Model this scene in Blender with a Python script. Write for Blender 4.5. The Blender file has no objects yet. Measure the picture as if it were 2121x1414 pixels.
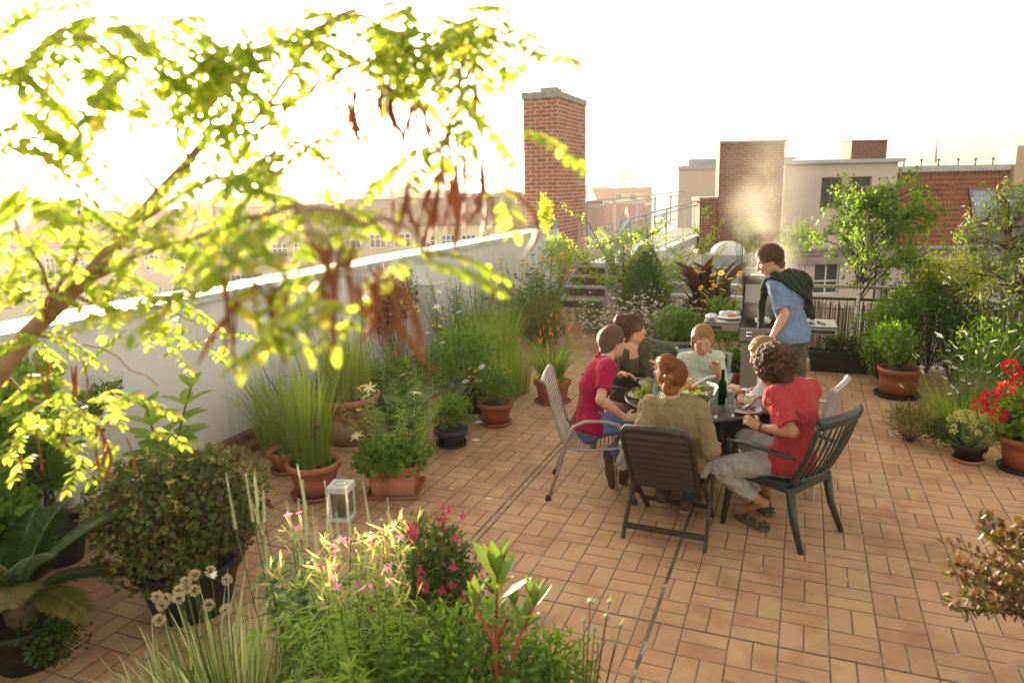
import bpy, bmesh, math, random
import numpy as np
from mathutils import Vector, Matrix, Euler

scene = bpy.context.scene
col = scene.collection
R = math.radians

# ------------------------------------------------------------------ camera
FPX, PITCH, ROLL, CAMH, YAW = 1500.0, .2116, -.0212, 2.425, -.3822
_c, _s = math.cos(YAW), math.sin(YAW)
RX = np.array([_c, -_s, 0.]); FH = np.array([_s, _c, 0.]); ZZ = np.array([0, 0, 1.])
FW = FH*math.cos(PITCH) - ZZ*math.sin(PITCH); UP = FH*math.sin(PITCH) + ZZ*math.cos(PITCH)
RR = RX*math.cos(ROLL) + UP*math.sin(ROLL); UU = UP*math.cos(ROLL) - RX*math.sin(ROLL)
CAM = np.array([0, 0, CAMH])
cd = bpy.data.cameras.new('camera'); cam = bpy.data.objects.new('camera', cd); col.objects.link(cam)
m = Matrix.Identity(4)
for i in range(3):
    m[i][0] = RR[i]; m[i][1] = UU[i]; m[i][2] = -FW[i]; m[i][3] = CAM[i]
cam.matrix_world = m
cd.sensor_width = 36; cd.lens = FPX/2121*36; cd.clip_start = .05; cd.clip_end = 9000
cd.dof.use_dof = True; cd.dof.focus_distance = 5.6; cd.dof.aperture_fstop = 2.4
scene.camera = cam

# ------------------------------------------------------------------ sky, sun, exposure
SUN_AZ, SUN_EL = R(-50.5), R(5.5)           # measured from +Y towards +X
w = bpy.data.worlds.new('World'); scene.world = w; w.use_nodes = True
nt = w.node_tree; nt.nodes.clear()
sk = nt.nodes.new('ShaderNodeTexSky'); sk.sky_type = 'NISHITA'; sk.sun_disc = False
sk.sun_elevation = SUN_EL; sk.sun_rotation = SUN_AZ
sk.air_density = 1.0; sk.dust_density = 3.0; sk.ozone_density = 1.0
hs = nt.nodes.new('ShaderNodeHueSaturation'); hs.inputs['Saturation'].default_value = .26
mx = nt.nodes.new('ShaderNodeMix'); mx.data_type = 'RGBA'; mx.blend_type = 'MULTIPLY'; mx.inputs[0].default_value = 1
mx.inputs[7].default_value = (1.0, .885, .70, 1)
bg = nt.nodes.new('ShaderNodeBackground'); bg.inputs[1].default_value = .15
wo = nt.nodes.new('ShaderNodeOutputWorld')
nt.links.new(sk.outputs[0], hs.inputs['Color']); nt.links.new(hs.outputs[0], mx.inputs[6])
nt.links.new(mx.outputs[2], bg.inputs[0]); nt.links.new(bg.outputs[0], wo.inputs[0])
sl = bpy.data.lights.new('sun', 'SUN'); sl.energy = 3.6; sl.angle = R(.53); sl.color = (1, .84, .62)
so = bpy.data.objects.new('sun', sl); col.objects.link(so)
sd = Vector((math.sin(SUN_AZ)*math.cos(SUN_EL), math.cos(SUN_AZ)*math.cos(SUN_EL), math.sin(SUN_EL)))
so.rotation_euler = sd.to_track_quat('Z', 'Y').to_euler(); so.location = (-30, 30, 20)
scene.view_settings.view_transform = 'Standard'; scene.view_settings.look = 'None'
scene.view_settings.exposure = 2.6; scene.view_settings.gamma = 1
scene.render.engine = 'CYCLES'
cy = scene.cycles
cy.max_bounces = 8; cy.diffuse_bounces = 3; cy.glossy_bounces = 3; cy.transmission_bounces = 6
cy.transparent_max_bounces = 12; cy.volume_bounces = 0; cy.caustics_reflective = False; cy.caustics_refractive = False
cy.sample_clamp_indirect = 6; cy.use_denoising = True
cy.volume_step_rate = 1.0; cy.volume_max_steps = 128

# ------------------------------------------------------------------ picture -> place helpers (authoring)
def ray(x, y): return FW + RR*(x-1060.5)/FPX + UU*(707-y)/FPX
def G(x, y, z=0.):
    d = ray(x, y); return CAM + d*((z-CAMH)/d[2])
def D(x, y, dep): return CAM + ray(x, y)*dep
def onY(x, y, Y):
    d = ray(x, y); return CAM + d*(Y/d[1])
def onX(x, y, X):
    d = ray(x, y); return CAM + d*(X/d[0])
def FR(x, y, yf):                         # point at level distance yf straight ahead
    d = ray(x, y); return CAM + d*(yf/(d@FH))
def lev(xr, yf, z=0.): v = RX*xr + FH*yf; return np.array([v[0], v[1], z])

# ------------------------------------------------------------------ objects
def tag(o, label=None, cat=None, group=None, kind=None):
    if label: o['label'] = label
    if cat: o['category'] = cat
    if group: o['group'] = group
    if kind: o['kind'] = kind
    return o
def empty(name, label, cat, loc=(0, 0, 0), rz=0., group=None):
    o = bpy.data.objects.new(name, None); col.objects.link(o)
    o.location = tuple(float(v) for v in loc); o.rotation_euler = (0, 0, rz); o.empty_display_size = .1
    return tag(o, label, cat, group)
def link(name, me, mat, parent=None, loc=None, rz=None):
    for m_ in (mat if isinstance(mat, (list, tuple)) else [mat]): me.materials.append(m_)
    o = bpy.data.objects.new(name, me); col.objects.link(o)
    if parent is not None: o.parent = parent
    if loc is not None: o.location = tuple(float(v) for v in loc)
    if rz is not None: o.rotation_euler = (0, 0, rz)
    return o
def copytree(o, parent=None, loc=None, rz=None, scale=None, label=None):
    c = o.copy(); col.objects.link(c); c.parent = parent
    if loc is not None: c.location = tuple(float(v) for v in loc)
    if rz is not None: c.rotation_euler = (0, 0, rz)
    if scale is not None: c.scale = scale if hasattr(scale, '__len__') else (scale,)*3
    if label: c['label'] = label
    for ch in list(o.children): copytree(ch, c)
    return c

class MB:
    """collects shapes into one mesh"""
    def __init__(s): s.v = []; s.f = []; s.mi = []; s.sm = []
    def add(s, vs, fs, mi=0, smooth=False):
        n = len(s.v); s.v += [tuple(float(a) for a in v) for v in vs]
        for f in fs: s.f.append(tuple(n+i for i in f)); s.mi.append(mi); s.sm.append(smooth)
        return s
    def box(s, a, b, mi=0, rot=None, piv=None):
        x0, y0, z0 = a; x1, y1, z1 = b
        vs = [(x, y, z) for z in (z0, z1) for x, y in ((x0, y0), (x1, y0), (x1, y1), (x0, y1))]
        if rot is not None:
            pv = Vector(piv if piv is not None else ((x0+x1)/2, (y0+y1)/2, (z0+z1)/2))
            M = Euler(rot).to_matrix(); vs = [tuple(M@(Vector(v)-pv)+pv) for v in vs]
        return s.add(vs, [(3, 2, 1, 0), (4, 5, 6, 7), (0, 1, 5, 4), (1, 2, 6, 5), (2, 3, 7, 6), (3, 0, 4, 7)], mi)
    def bar(s, a, b, w_, h_, mi=0, up=(0, 0, 1)):
        a = Vector(a); b = Vector(b); d = (b-a).normalized(); u = Vector(up)
        if abs(d.dot(u)) > .98: u = Vector((1, 0, 0))
        r_ = d.cross(u).normalized(); u = r_.cross(d)
        vs = [p + r_*sx*w_/2 + u*sy*h_/2 for p in (a, b) for sx, sy in ((-1, -1), (1, -1), (1, 1), (-1, 1))]
        return s.add(vs, [(0, 1, 2, 3), (7, 6, 5, 4), (4, 5, 1, 0), (5, 6, 2, 1), (6, 7, 3, 2), (7, 4, 0, 3)], mi)
    def tube(s, pts, rad, n=8, mi=0, cap=True, flat=1., smooth=True):
        pts = [Vector(p) for p in pts]; k = len(pts)
        if not hasattr(rad, '__len__'): rad = [rad]*k
        t0 = (pts[1]-pts[0]).normalized(); u = Vector((0, 0, 1)) if abs(t0.z) < .9 else Vector((1, 0, 0))
        vs = []
        for i, p in enumerate(pts):
            t = (pts[min(i+1, k-1)]-pts[max(i-1, 0)]).normalized()
            r_ = t.cross(u)
            if r_.length < 1e-5: r_ = t.cross(Vector((0, 1, 0)))
            r_.normalize(); u = r_.cross(t).normalized()
            for j in range(n):
                a = 2*math.pi*j/n; vs.append(p + r_*math.cos(a)*rad[i] + u*math.sin(a)*rad[i]*flat)
        fs = [(i*n+j, i*n+(j+1) % n, (i+1)*n+(j+1) % n, (i+1)*n+j) for i in range(k-1) for j in range(n)]
        s.add(vs, fs, mi, smooth)
        if cap:
            m0 = len(s.v)-len(vs)
            s.f.append(tuple(m0+j for j in reversed(range(n)))); s.mi.append(mi); s.sm.append(False)
            s.f.append(tuple(m0+(k-1)*n+j for j in range(n))); s.mi.append(mi); s.sm.append(False)
        return s
    def lathe(s, prof, n=24, c=(0, 0, 0), mi=0, smooth=True, sq=None, close=True, rz=0.):
        """prof = [(r, z)...] bottom to top; sq = number of sides for polygonal pots"""
        if sq: n = sq; smooth = False
        vs = []
        for r_, z in prof:
            for j in range(n):
                a = 2*math.pi*j/n + rz; vs.append((c[0]+r_*math.cos(a), c[1]+r_*math.sin(a), c[2]+z))
        fs = [(i*n+j, i*n+(j+1) % n, (i+1)*n+(j+1) % n, (i+1)*n+j) for i in range(len(prof)-1) for j in range(n)]
        s.add(vs, fs, mi, smooth)
        if close:
            m0 = len(s.v)-len(vs)
            s.f.append(tuple(m0+j for j in reversed(range(n)))); s.mi.append(mi); s.sm.append(False)
            k = len(prof)-1
            s.f.append(tuple(m0+k*n+j for j in range(n))); s.mi.append(mi); s.sm.append(False)
        return s
    def sph(s, c, r_, mi=0, n=10, k=7):
        if not hasattr(r_, '__len__'): r_ = (r_,)*3
        vs = []; 
        for i in range(1, k):
            th = math.pi*i/k
            for j in range(n):
                a = 2*math.pi*j/n; vs.append((c[0]+r_[0]*math.sin(th)*math.cos(a), c[1]+r_[1]*math.sin(th)*math.sin(a), c[2]-r_[2]*math.cos(th)))
        vs += [(c[0], c[1], c[2]-r_[2]), (c[0], c[1], c[2]+r_[2])]; b_ = len(vs)-2; t_ = len(vs)-1
        fs = [(i*n+j, i*n+(j+1) % n, (i+1)*n+(j+1) % n, (i+1)*n+j) for i in range(k-2) for j in range(n)]
        fs += [(b_, (j+1) % n, j) for j in range(n)] + [(t_, (k-2)*n+j, (k-2)*n+(j+1) % n) for j in range(n)]
        return s.add(vs, fs, mi, True)
    def wallh(s, W, H, T, holes, mi=0, M=None):
        """upright slab in XZ (front face y=0, back y=T) with rectangular openings [(x0,x1,z0,z1)]"""
        xs = sorted({0, W, *[h[0] for h in holes], *[h[1] for h in holes]}); zs = sorted({0, H, *[h[2] for h in holes], *[h[3] for h in holes]})
        n0 = len(s.v)
        for i in range(len(xs)-1):
            for j in range(len(zs)-1):
                cx, cz = (xs[i]+xs[i+1])/2, (zs[j]+zs[j+1])/2
                if any(h[0] < cx < h[1] and h[2] < cz < h[3] for h in holes): continue
                s.add([(xs[i], 0, zs[j]), (xs[i+1], 0, zs[j]), (xs[i+1], 0, zs[j+1]), (xs[i], 0, zs[j+1])], [(0, 1, 2, 3)], mi)
        for h in holes:
            a, b, c_, d = h
            s.add([(a, 0, c_), (b, 0, c_), (b, 0, d), (a, 0, d), (a, T, c_), (b, T, c_), (b, T, d), (a, T, d)],
                  [(0, 4, 5, 1), (1, 5, 6, 2), (2, 6, 7, 3), (3, 7, 4, 0)], mi)
        s.add([(0, T, 0), (W, T, 0), (W, T, H), (0, T, H), (0, 0, 0), (W, 0, 0), (W, 0, H), (0, 0, H)],
              [(0, 4, 7, 3), (5, 1, 2, 6), (4, 0, 1, 5), (7, 6, 2, 3)], mi)
        return s
    def xf(s, M, start=0):
        s.v[start:] = [tuple(M@Vector(v)) for v in s.v[start:]]; return s
    def mesh(s, name):
        me = bpy.data.meshes.new(name); me.from_pydata(s.v, [], s.f)
        me.polygons.foreach_set('material_index', s.mi); me.polygons.foreach_set('use_smooth', s.sm); me.update(); return me
    def build(s, name, mat, parent=None, loc=None, rz=None, bevel=0.):
        o = link(name, s.mesh(name), mat, parent, loc, rz)
        if bevel:
            b_ = o.modifiers.new('b', 'BEVEL'); b_.width = bevel; b_.segments = 2; b_.limit_method = 'ANGLE'
        return o

# ------------------------------------------------------------------ material helpers
class NT:
    def __init__(s, name):
        s.m = bpy.data.materials.new(name); s.m.use_nodes = True; s.t = s.m.node_tree; s.t.nodes.clear()
        s.out = s.n('ShaderNodeOutputMaterial')
    def n(s, typ, **kw):
        nd = s.t.nodes.new(typ)
        for k, v in kw.items(): setattr(nd, k, v)
        return nd
    def l(s, a, b): s.t.links.new(a, b)
    def val(s, x, sock):
        if hasattr(x, 'type') and hasattr(x, 'node'): s.l(x, sock)
        else: sock.default_value = x
    def math(s, op, a, b=0., c=0.):
        nd = s.n('ShaderNodeMath', operation=op); s.val(a, nd.inputs[0]); s.val(b, nd.inputs[1]); s.val(c, nd.inputs[2]); return nd.outputs[0]
    def mix(s, f, a, b, blend='MIX'):
        nd = s.n('ShaderNodeMix', data_type='RGBA', blend_type=blend)
        s.val(f, nd.inputs[0]); s.val(c4(a), nd.inputs[6]); s.val(c4(b), nd.inputs[7]); return nd.outputs[2]
    def pos(s, obj=True):
        return s.n('ShaderNodeTexCoord').outputs['Object'] if obj else s.n('ShaderNodeNewGeometry').outputs['Position']
    def noise(s, scale, vec=None, detail=3, rough=.5, out='Fac'):
        nd = s.n('ShaderNodeTexNoise'); nd.inputs['Scale'].default_value = scale; nd.inputs['Detail'].default_value = detail
        nd.inputs['Roughness'].default_value = rough
        s.l(vec if vec is not None else s.pos(), nd.inputs['Vector']); return nd.outputs[out]
    def ramp(s, f, stops, interp='LINEAR'):
        nd = s.n('ShaderNodeValToRGB'); cr = nd.color_ramp; cr.interpolation = interp
        while len(cr.elements) < len(stops): cr.elements.new(.5)
        for e, (p, c_) in zip(cr.elements, stops): e.position = p; e.color = c4(c_)
        s.val(f, nd.inputs[0]); return nd.outputs[0]
    def bump(s, h, strength=.3, dist=.01):
        nd = s.n('ShaderNodeBump'); nd.inputs['Strength'].default_value = strength; nd.inputs['Distance'].default_value = dist
        s.l(h, nd.inputs['Height']); return nd.outputs[0]
    def pbr(s, color, rough=.7, normal=None, metal=0., spec=None, **kw):
        b_ = s.n('ShaderNodeBsdfPrincipled'); s.val(c4(color), b_.inputs['Base Color']); s.val(rough, b_.inputs['Roughness'])
        b_.inputs['Metallic'].default_value = metal
        if spec is not None: b_.inputs['Specular IOR Level'].default_value = spec
        for k, v in kw.items(): s.val(v, b_.inputs[k.replace('_', ' ')])
        if normal is not None: s.l(normal, b_.inputs['Normal'])
        return b_.outputs[0]
    def fin(s, shader): s.l(shader, s.out.inputs[0]); return s.m
def c4(c_):
    if isinstance(c_, (tuple, list)) and len(c_) == 3: return (*c_, 1)
    return c_
def lin(r_, g, b_):
    return tuple((x/255/12.92 if x/255 <= .04045 else ((x/255+.055)/1.055)**2.4) for x in (r_, g, b_))

def simple(name, c_, rough=.6, metal=0., var=.12, scale=20., bump=0., spec=None, **kw):
    t = NT(name); nz = t.noise(scale)
    lo = tuple(x*(1-var) for x in c_); hi = tuple(min(1, x*(1+var)) for x in c_)
    cc = t.ramp(nz, [(.3, lo), (.7, hi)])
    nm = t.bump(t.noise(scale*3), bump, .004) if bump else None
    return t.fin(t.pbr(cc, rough, nm, metal, spec, **kw))

def leafmat(name, cols, trans=.45, gloss=.35, tcol=None):
    """leaf: colour varies leaf by leaf, light passes through"""
    t = NT(name); g = t.n('ShaderNodeNewGeometry'); rnd = g.outputs['Random Per Island']
    k = len(cols)-1
    cc = t.ramp(rnd, [(i/max(k, 1), tuple(min(.85, x*1.18) for x in c_)) for i, c_ in enumerate(cols)])
    nz = t.noise(60., detail=1)
    cc = t.mix(t.math('MULTIPLY', nz, .35), cc, (.5, .6, .25), 'MULTIPLY')
    d = t.n('ShaderNodeBsdfPrincipled'); t.l(cc, d.inputs['Base Color']); d.inputs['Roughness'].default_value = .55
    d.inputs['Specular IOR Level'].default_value = gloss
    tr = t.n('ShaderNodeBsdfTranslucent'); t.l(t.mix(1., cc, c4(tcol or (1.95, 1.75, .8)), 'MULTIPLY'), tr.inputs[0])
    mxs = t.n('ShaderNodeMixShader'); mxs.inputs[0].default_value = trans
    t.l(d.outputs[0], mxs.inputs[1]); t.l(tr.outputs[0], mxs.inputs[2])
    return t.fin(mxs.outputs[0])
# ------------------------------------------------------------------ materials
def tile_floor():
    t = NT('clay_tiles'); P = t.pos(False); sp = t.n('ShaderNodeSeparateXYZ'); t.l(P, sp.inputs[0])
    X = t.math('DIVIDE', t.math('ADD', sp.outputs[0], .4927), .25); Y = t.math('DIVIDE', t.math('SUBTRACT', sp.outputs[1], 4.189), .25)
    wob = t.noise(1.3, P, 2); wob = t.math('MULTIPLY', t.math('SUBTRACT', wob, .5), .05)
    X = t.math('ADD', X, wob); wy = t.noise(1.1, P, 2, out='Color'); s2 = t.n('ShaderNodeSeparateColor'); t.l(wy, s2.inputs[0])
    Y = t.math('ADD', Y, t.math('MULTIPLY', t.math('SUBTRACT', s2.outputs[1], .5), .06))
    i, j = t.math('FLOOR', X), t.math('FLOOR', Y); u, v = t.math('SUBTRACT', X, i), t.math('SUBTRACT', Y, j)
    par = t.math('ABSOLUTE', t.math('MODULO', t.math('ADD', i, j), 2.))          # 1: two tiles lying along X
    par = t.math('GREATER_THAN', par, .5)
    q = t.math('ADD', t.math('MULTIPLY', par, v), t.math('MULTIPLY', t.math('SUBTRACT', 1., par), u))
    half = t.math('GREATER_THAN', q, .5)
    e = lambda a: t.math('MINIMUM', a, t.math('SUBTRACT', 1., a))
    d = t.math('MINIMUM', t.math('MINIMUM', e(u), e(v)), t.math('ABSOLUTE', t.math('SUBTRACT', q, .5)))
    # expansion strips
    for xs, wd in ((-.662, .012), (-2.045, .010), (-1.993, .008)):
        dd = t.math('DIVIDE', t.math('MAXIMUM', t.math('SUBTRACT', t.math('ABSOLUTE', t.math('SUBTRACT', sp.outputs[0], xs)), wd*.6), 0.), .25)
        d = t.math('MINIMUM', d, dd)
    dd = t.math('DIVIDE', t.math('MAXIMUM', t.math('SUBTRACT', t.math('ABSOLUTE', t.math('SUBTRACT', sp.outputs[1], 3.689)), .004), 0.), .25)
    d = t.math('MINIMUM', d, dd)
    nz = t.noise(90., P, 2); d2 = t.math('ADD', d, t.math('MULTIPLY', t.math('SUBTRACT', nz, .5), .012))
    til = t.ramp(d2, [(.010, (0, 0, 0)), (.022, (1, 1, 1))])
    cv = t.n('ShaderNodeCombineXYZ'); t.l(i, cv.inputs[0]); t.l(j, cv.inputs[1]); t.l(half, cv.inputs[2])
    wn = t.n('ShaderNodeTexWhiteNoise'); t.l(cv.outputs[0], wn.inputs[0]); s3 = t.n('ShaderNodeSeparateColor'); t.l(wn.outputs['Color'], s3.inputs[0])
    base = t.ramp(s3.outputs[0], [(0, lin(176, 130, 96)), (.2, lin(190, 150, 112)), (.5, lin(196, 162, 118)), (.8, lin(198, 156, 122)), (1, lin(186, 160, 118))])
    base = t.mix(.40, base, lin(206, 164, 134)); stain = t.noise(3.5, P, 4, .6); base = t.mix(t.ramp(stain, [(.50, (0, 0, 0)), (.70, (.65, .65, .65))]), base, lin(172, 118, 88), 'MIX')
    spot = t.noise(1.1, P, 5, .65); base = t.mix(t.ramp(spot, [(.47, (0, 0, 0)), (.66, (.6, .6, .6))]), base, lin(146, 112, 78), 'MIX')
    fine = t.noise(45., P, 4, .7); base = t.mix(t.math('MULTIPLY', fine, .5), base, (.72, .66, .6), 'MULTIPLY')
    grit = t.noise(7., P, 3); mort = t.ramp(grit, [(.35, lin(92, 76, 60)), (.62, lin(120, 110, 98)), (.72, lin(176, 172, 166))])
    cc = t.mix(til, mort, base)
    h = t.math('ADD', t.ramp(d, [(.008, (0, 0, 0)), (.045, (1, 1, 1))]), t.math('MULTIPLY', fine, .1))
    h = t.math('ADD', h, t.math('MULTIPLY', s3.outputs[1], .25))
    return t.fin(t.pbr(cc, t.math('ADD', .55, t.math('MULTIPLY', fine, .25)), t.bump(h, .6, .006), spec=.25))

def bricks(name, c1, c2, mortar, wide=.25, row=.0833, obj=True):
    """brick courses on vertical faces: uses world/object x+y along and z up"""
    t = NT(name); P = t.pos(obj); sp = t.n('ShaderNodeSeparateXYZ'); t.l(P, sp.inputs[0])
    cv = t.n('ShaderNodeCombineXYZ'); t.l(t.math('ADD', sp.outputs[0], sp.outputs[1]), cv.inputs[0]); t.l(sp.outputs[2], cv.inputs[1])
    wob = t.noise(9., P, 2, out='Color'); vm = t.n('ShaderNodeVectorMath', operation='MULTIPLY_ADD'); t.l(wob, vm.inputs[0]); vm.inputs[1].default_value = (.02, .014, 0); t.l(cv.outputs[0], vm.inputs[2])
    b_ = t.n('ShaderNodeTexBrick'); t.l(vm.outputs[0], b_.inputs[0]); b_.inputs['Color1'].default_value = c4(c1); b_.inputs['Color2'].default_value = c4(c2)
    b_.inputs['Mortar'].default_value = c4(mortar); b_.inputs['Scale'].default_value = 1; b_.inputs['Mortar Size'].default_value = .014
    b_.inputs['Brick Width'].default_value = wide; b_.inputs['Row Height'].default_value = row; b_.offset = .5; b_.inputs['Mortar Smooth'].default_value = .3
    nz = t.noise(14., P, 4, .6); cc = t.mix(t.ramp(nz, [(.45, (0, 0, 0)), (.75, (.7, .7, .7))]), b_.outputs['Color'], tuple(x*.45 for x in c1))
    n2 = t.noise(1.1, P, 4, .6); cc = t.mix(t.ramp(n2, [(.5, (0, 0, 0)), (.7, (.4, .4, .4))]), cc, mortar)
    h = t.math('ADD', t.math('SUBTRACT', 1., b_.outputs['Fac']), t.math('MULTIPLY', nz, .5))
    return t.fin(t.pbr(cc, .85, t.bump(h, .8, .012)))

def plaster(name, c_, var=.08, stain=(.5, .45, .38), amt=.35):
    t = NT(name); P = t.pos(); n1 = t.noise(.9, P, 5, .6); n2 = t.noise(130., P, 3)
    cc = t.ramp(n1, [(.3, tuple(x*(1-var) for x in c_)), (.7, tuple(x*(1+var*.5) for x in c_))])
    mp = t.n('ShaderNodeMapping'); mp.inputs['Scale'].default_value = (3., 3., .35); t.l(P, mp.inputs[0])
    st = t.noise(1.6, mp.outputs[0], 4, .6); cc = t.mix(t.ramp(st, [(.55, (0, 0, 0)), (.8, (amt,)*3)]), cc, stain, 'MULTIPLY')
    return t.fin(t.pbr(cc, .9, t.bump(n2, .25, .004)))

def rooftiles(name, c1, c2, roww=.3, colw=.22):
    """object x across, object z up the slope"""
    t = NT(name); P = t.pos(); sp = t.n('ShaderNodeSeparateXYZ'); t.l(P, sp.inputs[0])
    a = t.math('DIVIDE', sp.outputs[0], colw); b_ = t.math('DIVIDE', sp.outputs[2], roww)
    fa, fb = t.math('FRACT', a), t.math('FRACT', b_)
    cv = t.n('ShaderNodeCombineXYZ'); t.l(t.math('FLOOR', a), cv.inputs[0]); t.l(t.math('FLOOR', b_), cv.inputs[1])
    wn = t.n('ShaderNodeTexWhiteNoise'); t.l(cv.outputs[0], wn.inputs[0])
    cc = t.mix(t.math('MULTIPLY', wn.outputs['Value'], .35), c1, c2)
    nz = t.noise(2., P, 5, .6); cc = t.mix(t.ramp(nz, [(.4, (0, 0, 0)), (.7, (.5, .5, .5))]), cc, tuple(x*.4 for x in c1))
    wave = t.math('SINE', t.math('MULTIPLY', fa, 6.283))
    h = t.math('ADD', t.math('MULTIPLY', wave, .3), t.math('MULTIPLY', nz, .4))
    return t.fin(t.pbr(cc, .85, t.bump(h, .6, .03)))

def metalm(name, c_, rough=.4, metal=.8, **kw): return simple(name, c_, rough, metal, .1, 30, .05, **kw)

def foil():
    t = NT('aluminium_foil'); v = t.n('ShaderNodeTexVoronoi'); v.inputs['Scale'].default_value = 60; t.l(t.pos(), v.inputs['Vector'])
    return t.fin(t.pbr((.85, .85, .86), .28, t.bump(v.outputs['Distance'], 1., .02), 1.))
def glassm(name, c_=(1, 1, 1), rough=.02, ior=1.45):
    t = NT(name); g = t.n('ShaderNodeBsdfGlass'); g.inputs[0].default_value = c4(c_); g.inputs['Roughness'].default_value = rough; g.inputs['IOR'].default_value = ior
    tr = t.n('ShaderNodeBsdfTransparent'); tr.inputs[0].default_value = c4(tuple(.5+.5*x for x in c_))
    mxs = t.n('ShaderNodeMixShader'); mxs.inputs[0].default_value = .45; t.l(g.outputs[0], mxs.inputs[1]); t.l(tr.outputs[0], mxs.inputs[2])
    return t.fin(mxs.outputs[0])
def windowglass(name, tint=(.05, .055, .06)):
    t = NT(name); return t.fin(t.pbr(tint, .08, t.bump(t.noise(2.), .05, .02), 0., 1.0))
def fabric(name, c_, scale=14., var=.1, fold=.5, rough=.9, weave=True):
    t = NT(name); P = t.pos(); n1 = t.noise(scale, P, 3, .55); n2 = t.noise(400., P, 1)
    mp = t.n('ShaderNodeMapping'); mp.inputs['Scale'].default_value = (1., 1., .5); mp.inputs['Rotation'].default_value = (.4, .3, .2); t.l(P, mp.inputs[0])
    nf = t.noise(17., mp.outputs[0], 3, .5)
    cc = t.ramp(n1, [(.3, tuple(x*(1-var) for x in c_)), (.7, tuple(min(1, x*(1+var)) for x in c_))])
    h = t.math('ADD', nf, t.math('MULTIPLY', n2, .02))
    return t.fin(t.pbr(cc, rough, t.bump(h, min(1., fold*1.3), .05), spec=.12, Sheen_Weight=.08, Sheen_Roughness=.5))
def strandm(name, c1, c2):
    t = NT(name); rnd = t.n('ShaderNodeNewGeometry').outputs['Random Per Island']; cc = t.ramp(rnd, [(0, c1), (1, c2)])
    tr = t.n('ShaderNodeBsdfTranslucent'); t.l(t.mix(1., cc, (1.8, 1.6, 1.3, 1), 'MULTIPLY'), tr.inputs[0]); mxs = t.n('ShaderNodeMixShader'); mxs.inputs[0].default_value = .3
    t.l(t.pbr(cc, .45, spec=.35), mxs.inputs[1]); t.l(tr.outputs[0], mxs.inputs[2]); return t.fin(mxs.outputs[0])
def skinm(name, c_):
    t = NT(name); n1 = t.noise(12., t.pos(), 3)
    cc = t.ramp(n1, [(.3, tuple(x*.86 for x in c_)), (.7, (min(1, c_[0]*1.08), c_[1], c_[2]*.95))])
    return t.fin(t.pbr(cc, .5, t.bump(t.noise(220.), .08, .002), spec=.4, Subsurface_Weight=.15, Subsurface_Radius=(.012, .005, .003), Subsurface_Scale=1.))
def hairm(name, c1, c2, scl=(60, 60, 8)):
    t = NT(name); mp = t.n('ShaderNodeMapping'); mp.inputs['Scale'].default_value = scl; t.l(t.pos(), mp.inputs[0])
    n1 = t.noise(1.5, mp.outputs[0], 3, .6); cc = t.ramp(n1, [(.3, c1), (.65, c2)])
    return t.fin(t.pbr(cc, .5, t.bump(n1, .8, .012), spec=.2))

M = {}
M['floor'] = tile_floor()
M['brick'] = bricks('red_brick', lin(190, 106, 76), lin(156, 84, 60), lin(200, 184, 164))
M['brick2'] = bricks('dark_brick', lin(146, 86, 66), lin(120, 70, 56), lin(140, 122, 106))
M['wall'] = plaster('white_render', (.70, .68, .70), .10, (.55, .48, .42), .75)
M['pale'] = plaster('pink_grey_render', lin(205, 190, 180))
M['facade'] = plaster('grey_render', lin(196, 190, 192))
M['cream'] = plaster('cream_render', lin(222, 210, 168))
M['ochre'] = plaster('ochre_render', lin(198, 176, 140))
M['beige'] = plaster('beige_render', lin(188, 170, 150))
M['concrete'] = simple('concrete', (.36, .34, .31), .9, 0, .2, 6, .4)
M['coping'] = simple('zinc_coping', (.62, .63, .64), .45, .3, .12, 5, .1)
M['zinc'] = simple('zinc', (.42, .43, .45), .5, .4, .12, 4, .1)
M['plinth'] = simple('brown_plinth', lin(118, 84, 66), .8, 0, .2, 8, .3)
M['galv'] = metalm('galvanised_steel', (.50, .51, .53), .5, .6)
M['roof_or'] = rooftiles('orange_clay_roof', lin(156, 98, 70), lin(132, 80, 56), .252, .19)
M['roof_br'] = rooftiles('brown_clay_roof', lin(128, 92, 70), lin(110, 78, 60), .35, .3)
M['bitumen'] = simple('bitumen_roof', (.16, .15, .14), .9, 0, .25, 2, .3)
M['cornice'] = simple('mauve_cornice', lin(150, 138, 144), .8, 0, .1, 4, .1)
M['glass'] = windowglass('window_pane')
M['glassb'] = windowglass('skylight_pane', (.22, .27, .33))
M['frame'] = simple('white_window_frame', (.75, .74, .72), .5, 0, .04)
M['dark'] = simple('dark_metal', (.045, .043, .04), .5, .3, .2)
M['grey_frame'] = simple('grey_roof_window_frame', (.16, .15, .15), .5, .2, .1)
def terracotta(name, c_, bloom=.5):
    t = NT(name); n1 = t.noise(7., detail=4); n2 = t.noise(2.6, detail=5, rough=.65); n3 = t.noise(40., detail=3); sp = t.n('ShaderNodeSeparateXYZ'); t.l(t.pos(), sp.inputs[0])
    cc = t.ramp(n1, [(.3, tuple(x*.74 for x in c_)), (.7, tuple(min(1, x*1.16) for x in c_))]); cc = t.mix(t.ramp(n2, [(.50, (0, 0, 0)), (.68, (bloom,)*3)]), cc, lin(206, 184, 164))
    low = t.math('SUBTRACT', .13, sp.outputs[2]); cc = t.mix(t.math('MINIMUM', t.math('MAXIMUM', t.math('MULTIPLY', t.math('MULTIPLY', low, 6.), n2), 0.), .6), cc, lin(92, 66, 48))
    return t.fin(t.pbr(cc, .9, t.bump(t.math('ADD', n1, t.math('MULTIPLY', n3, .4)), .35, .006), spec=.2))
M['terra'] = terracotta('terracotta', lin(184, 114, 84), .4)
M['terra2'] = terracotta('worn_terracotta', lin(170, 118, 94), .6)
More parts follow.
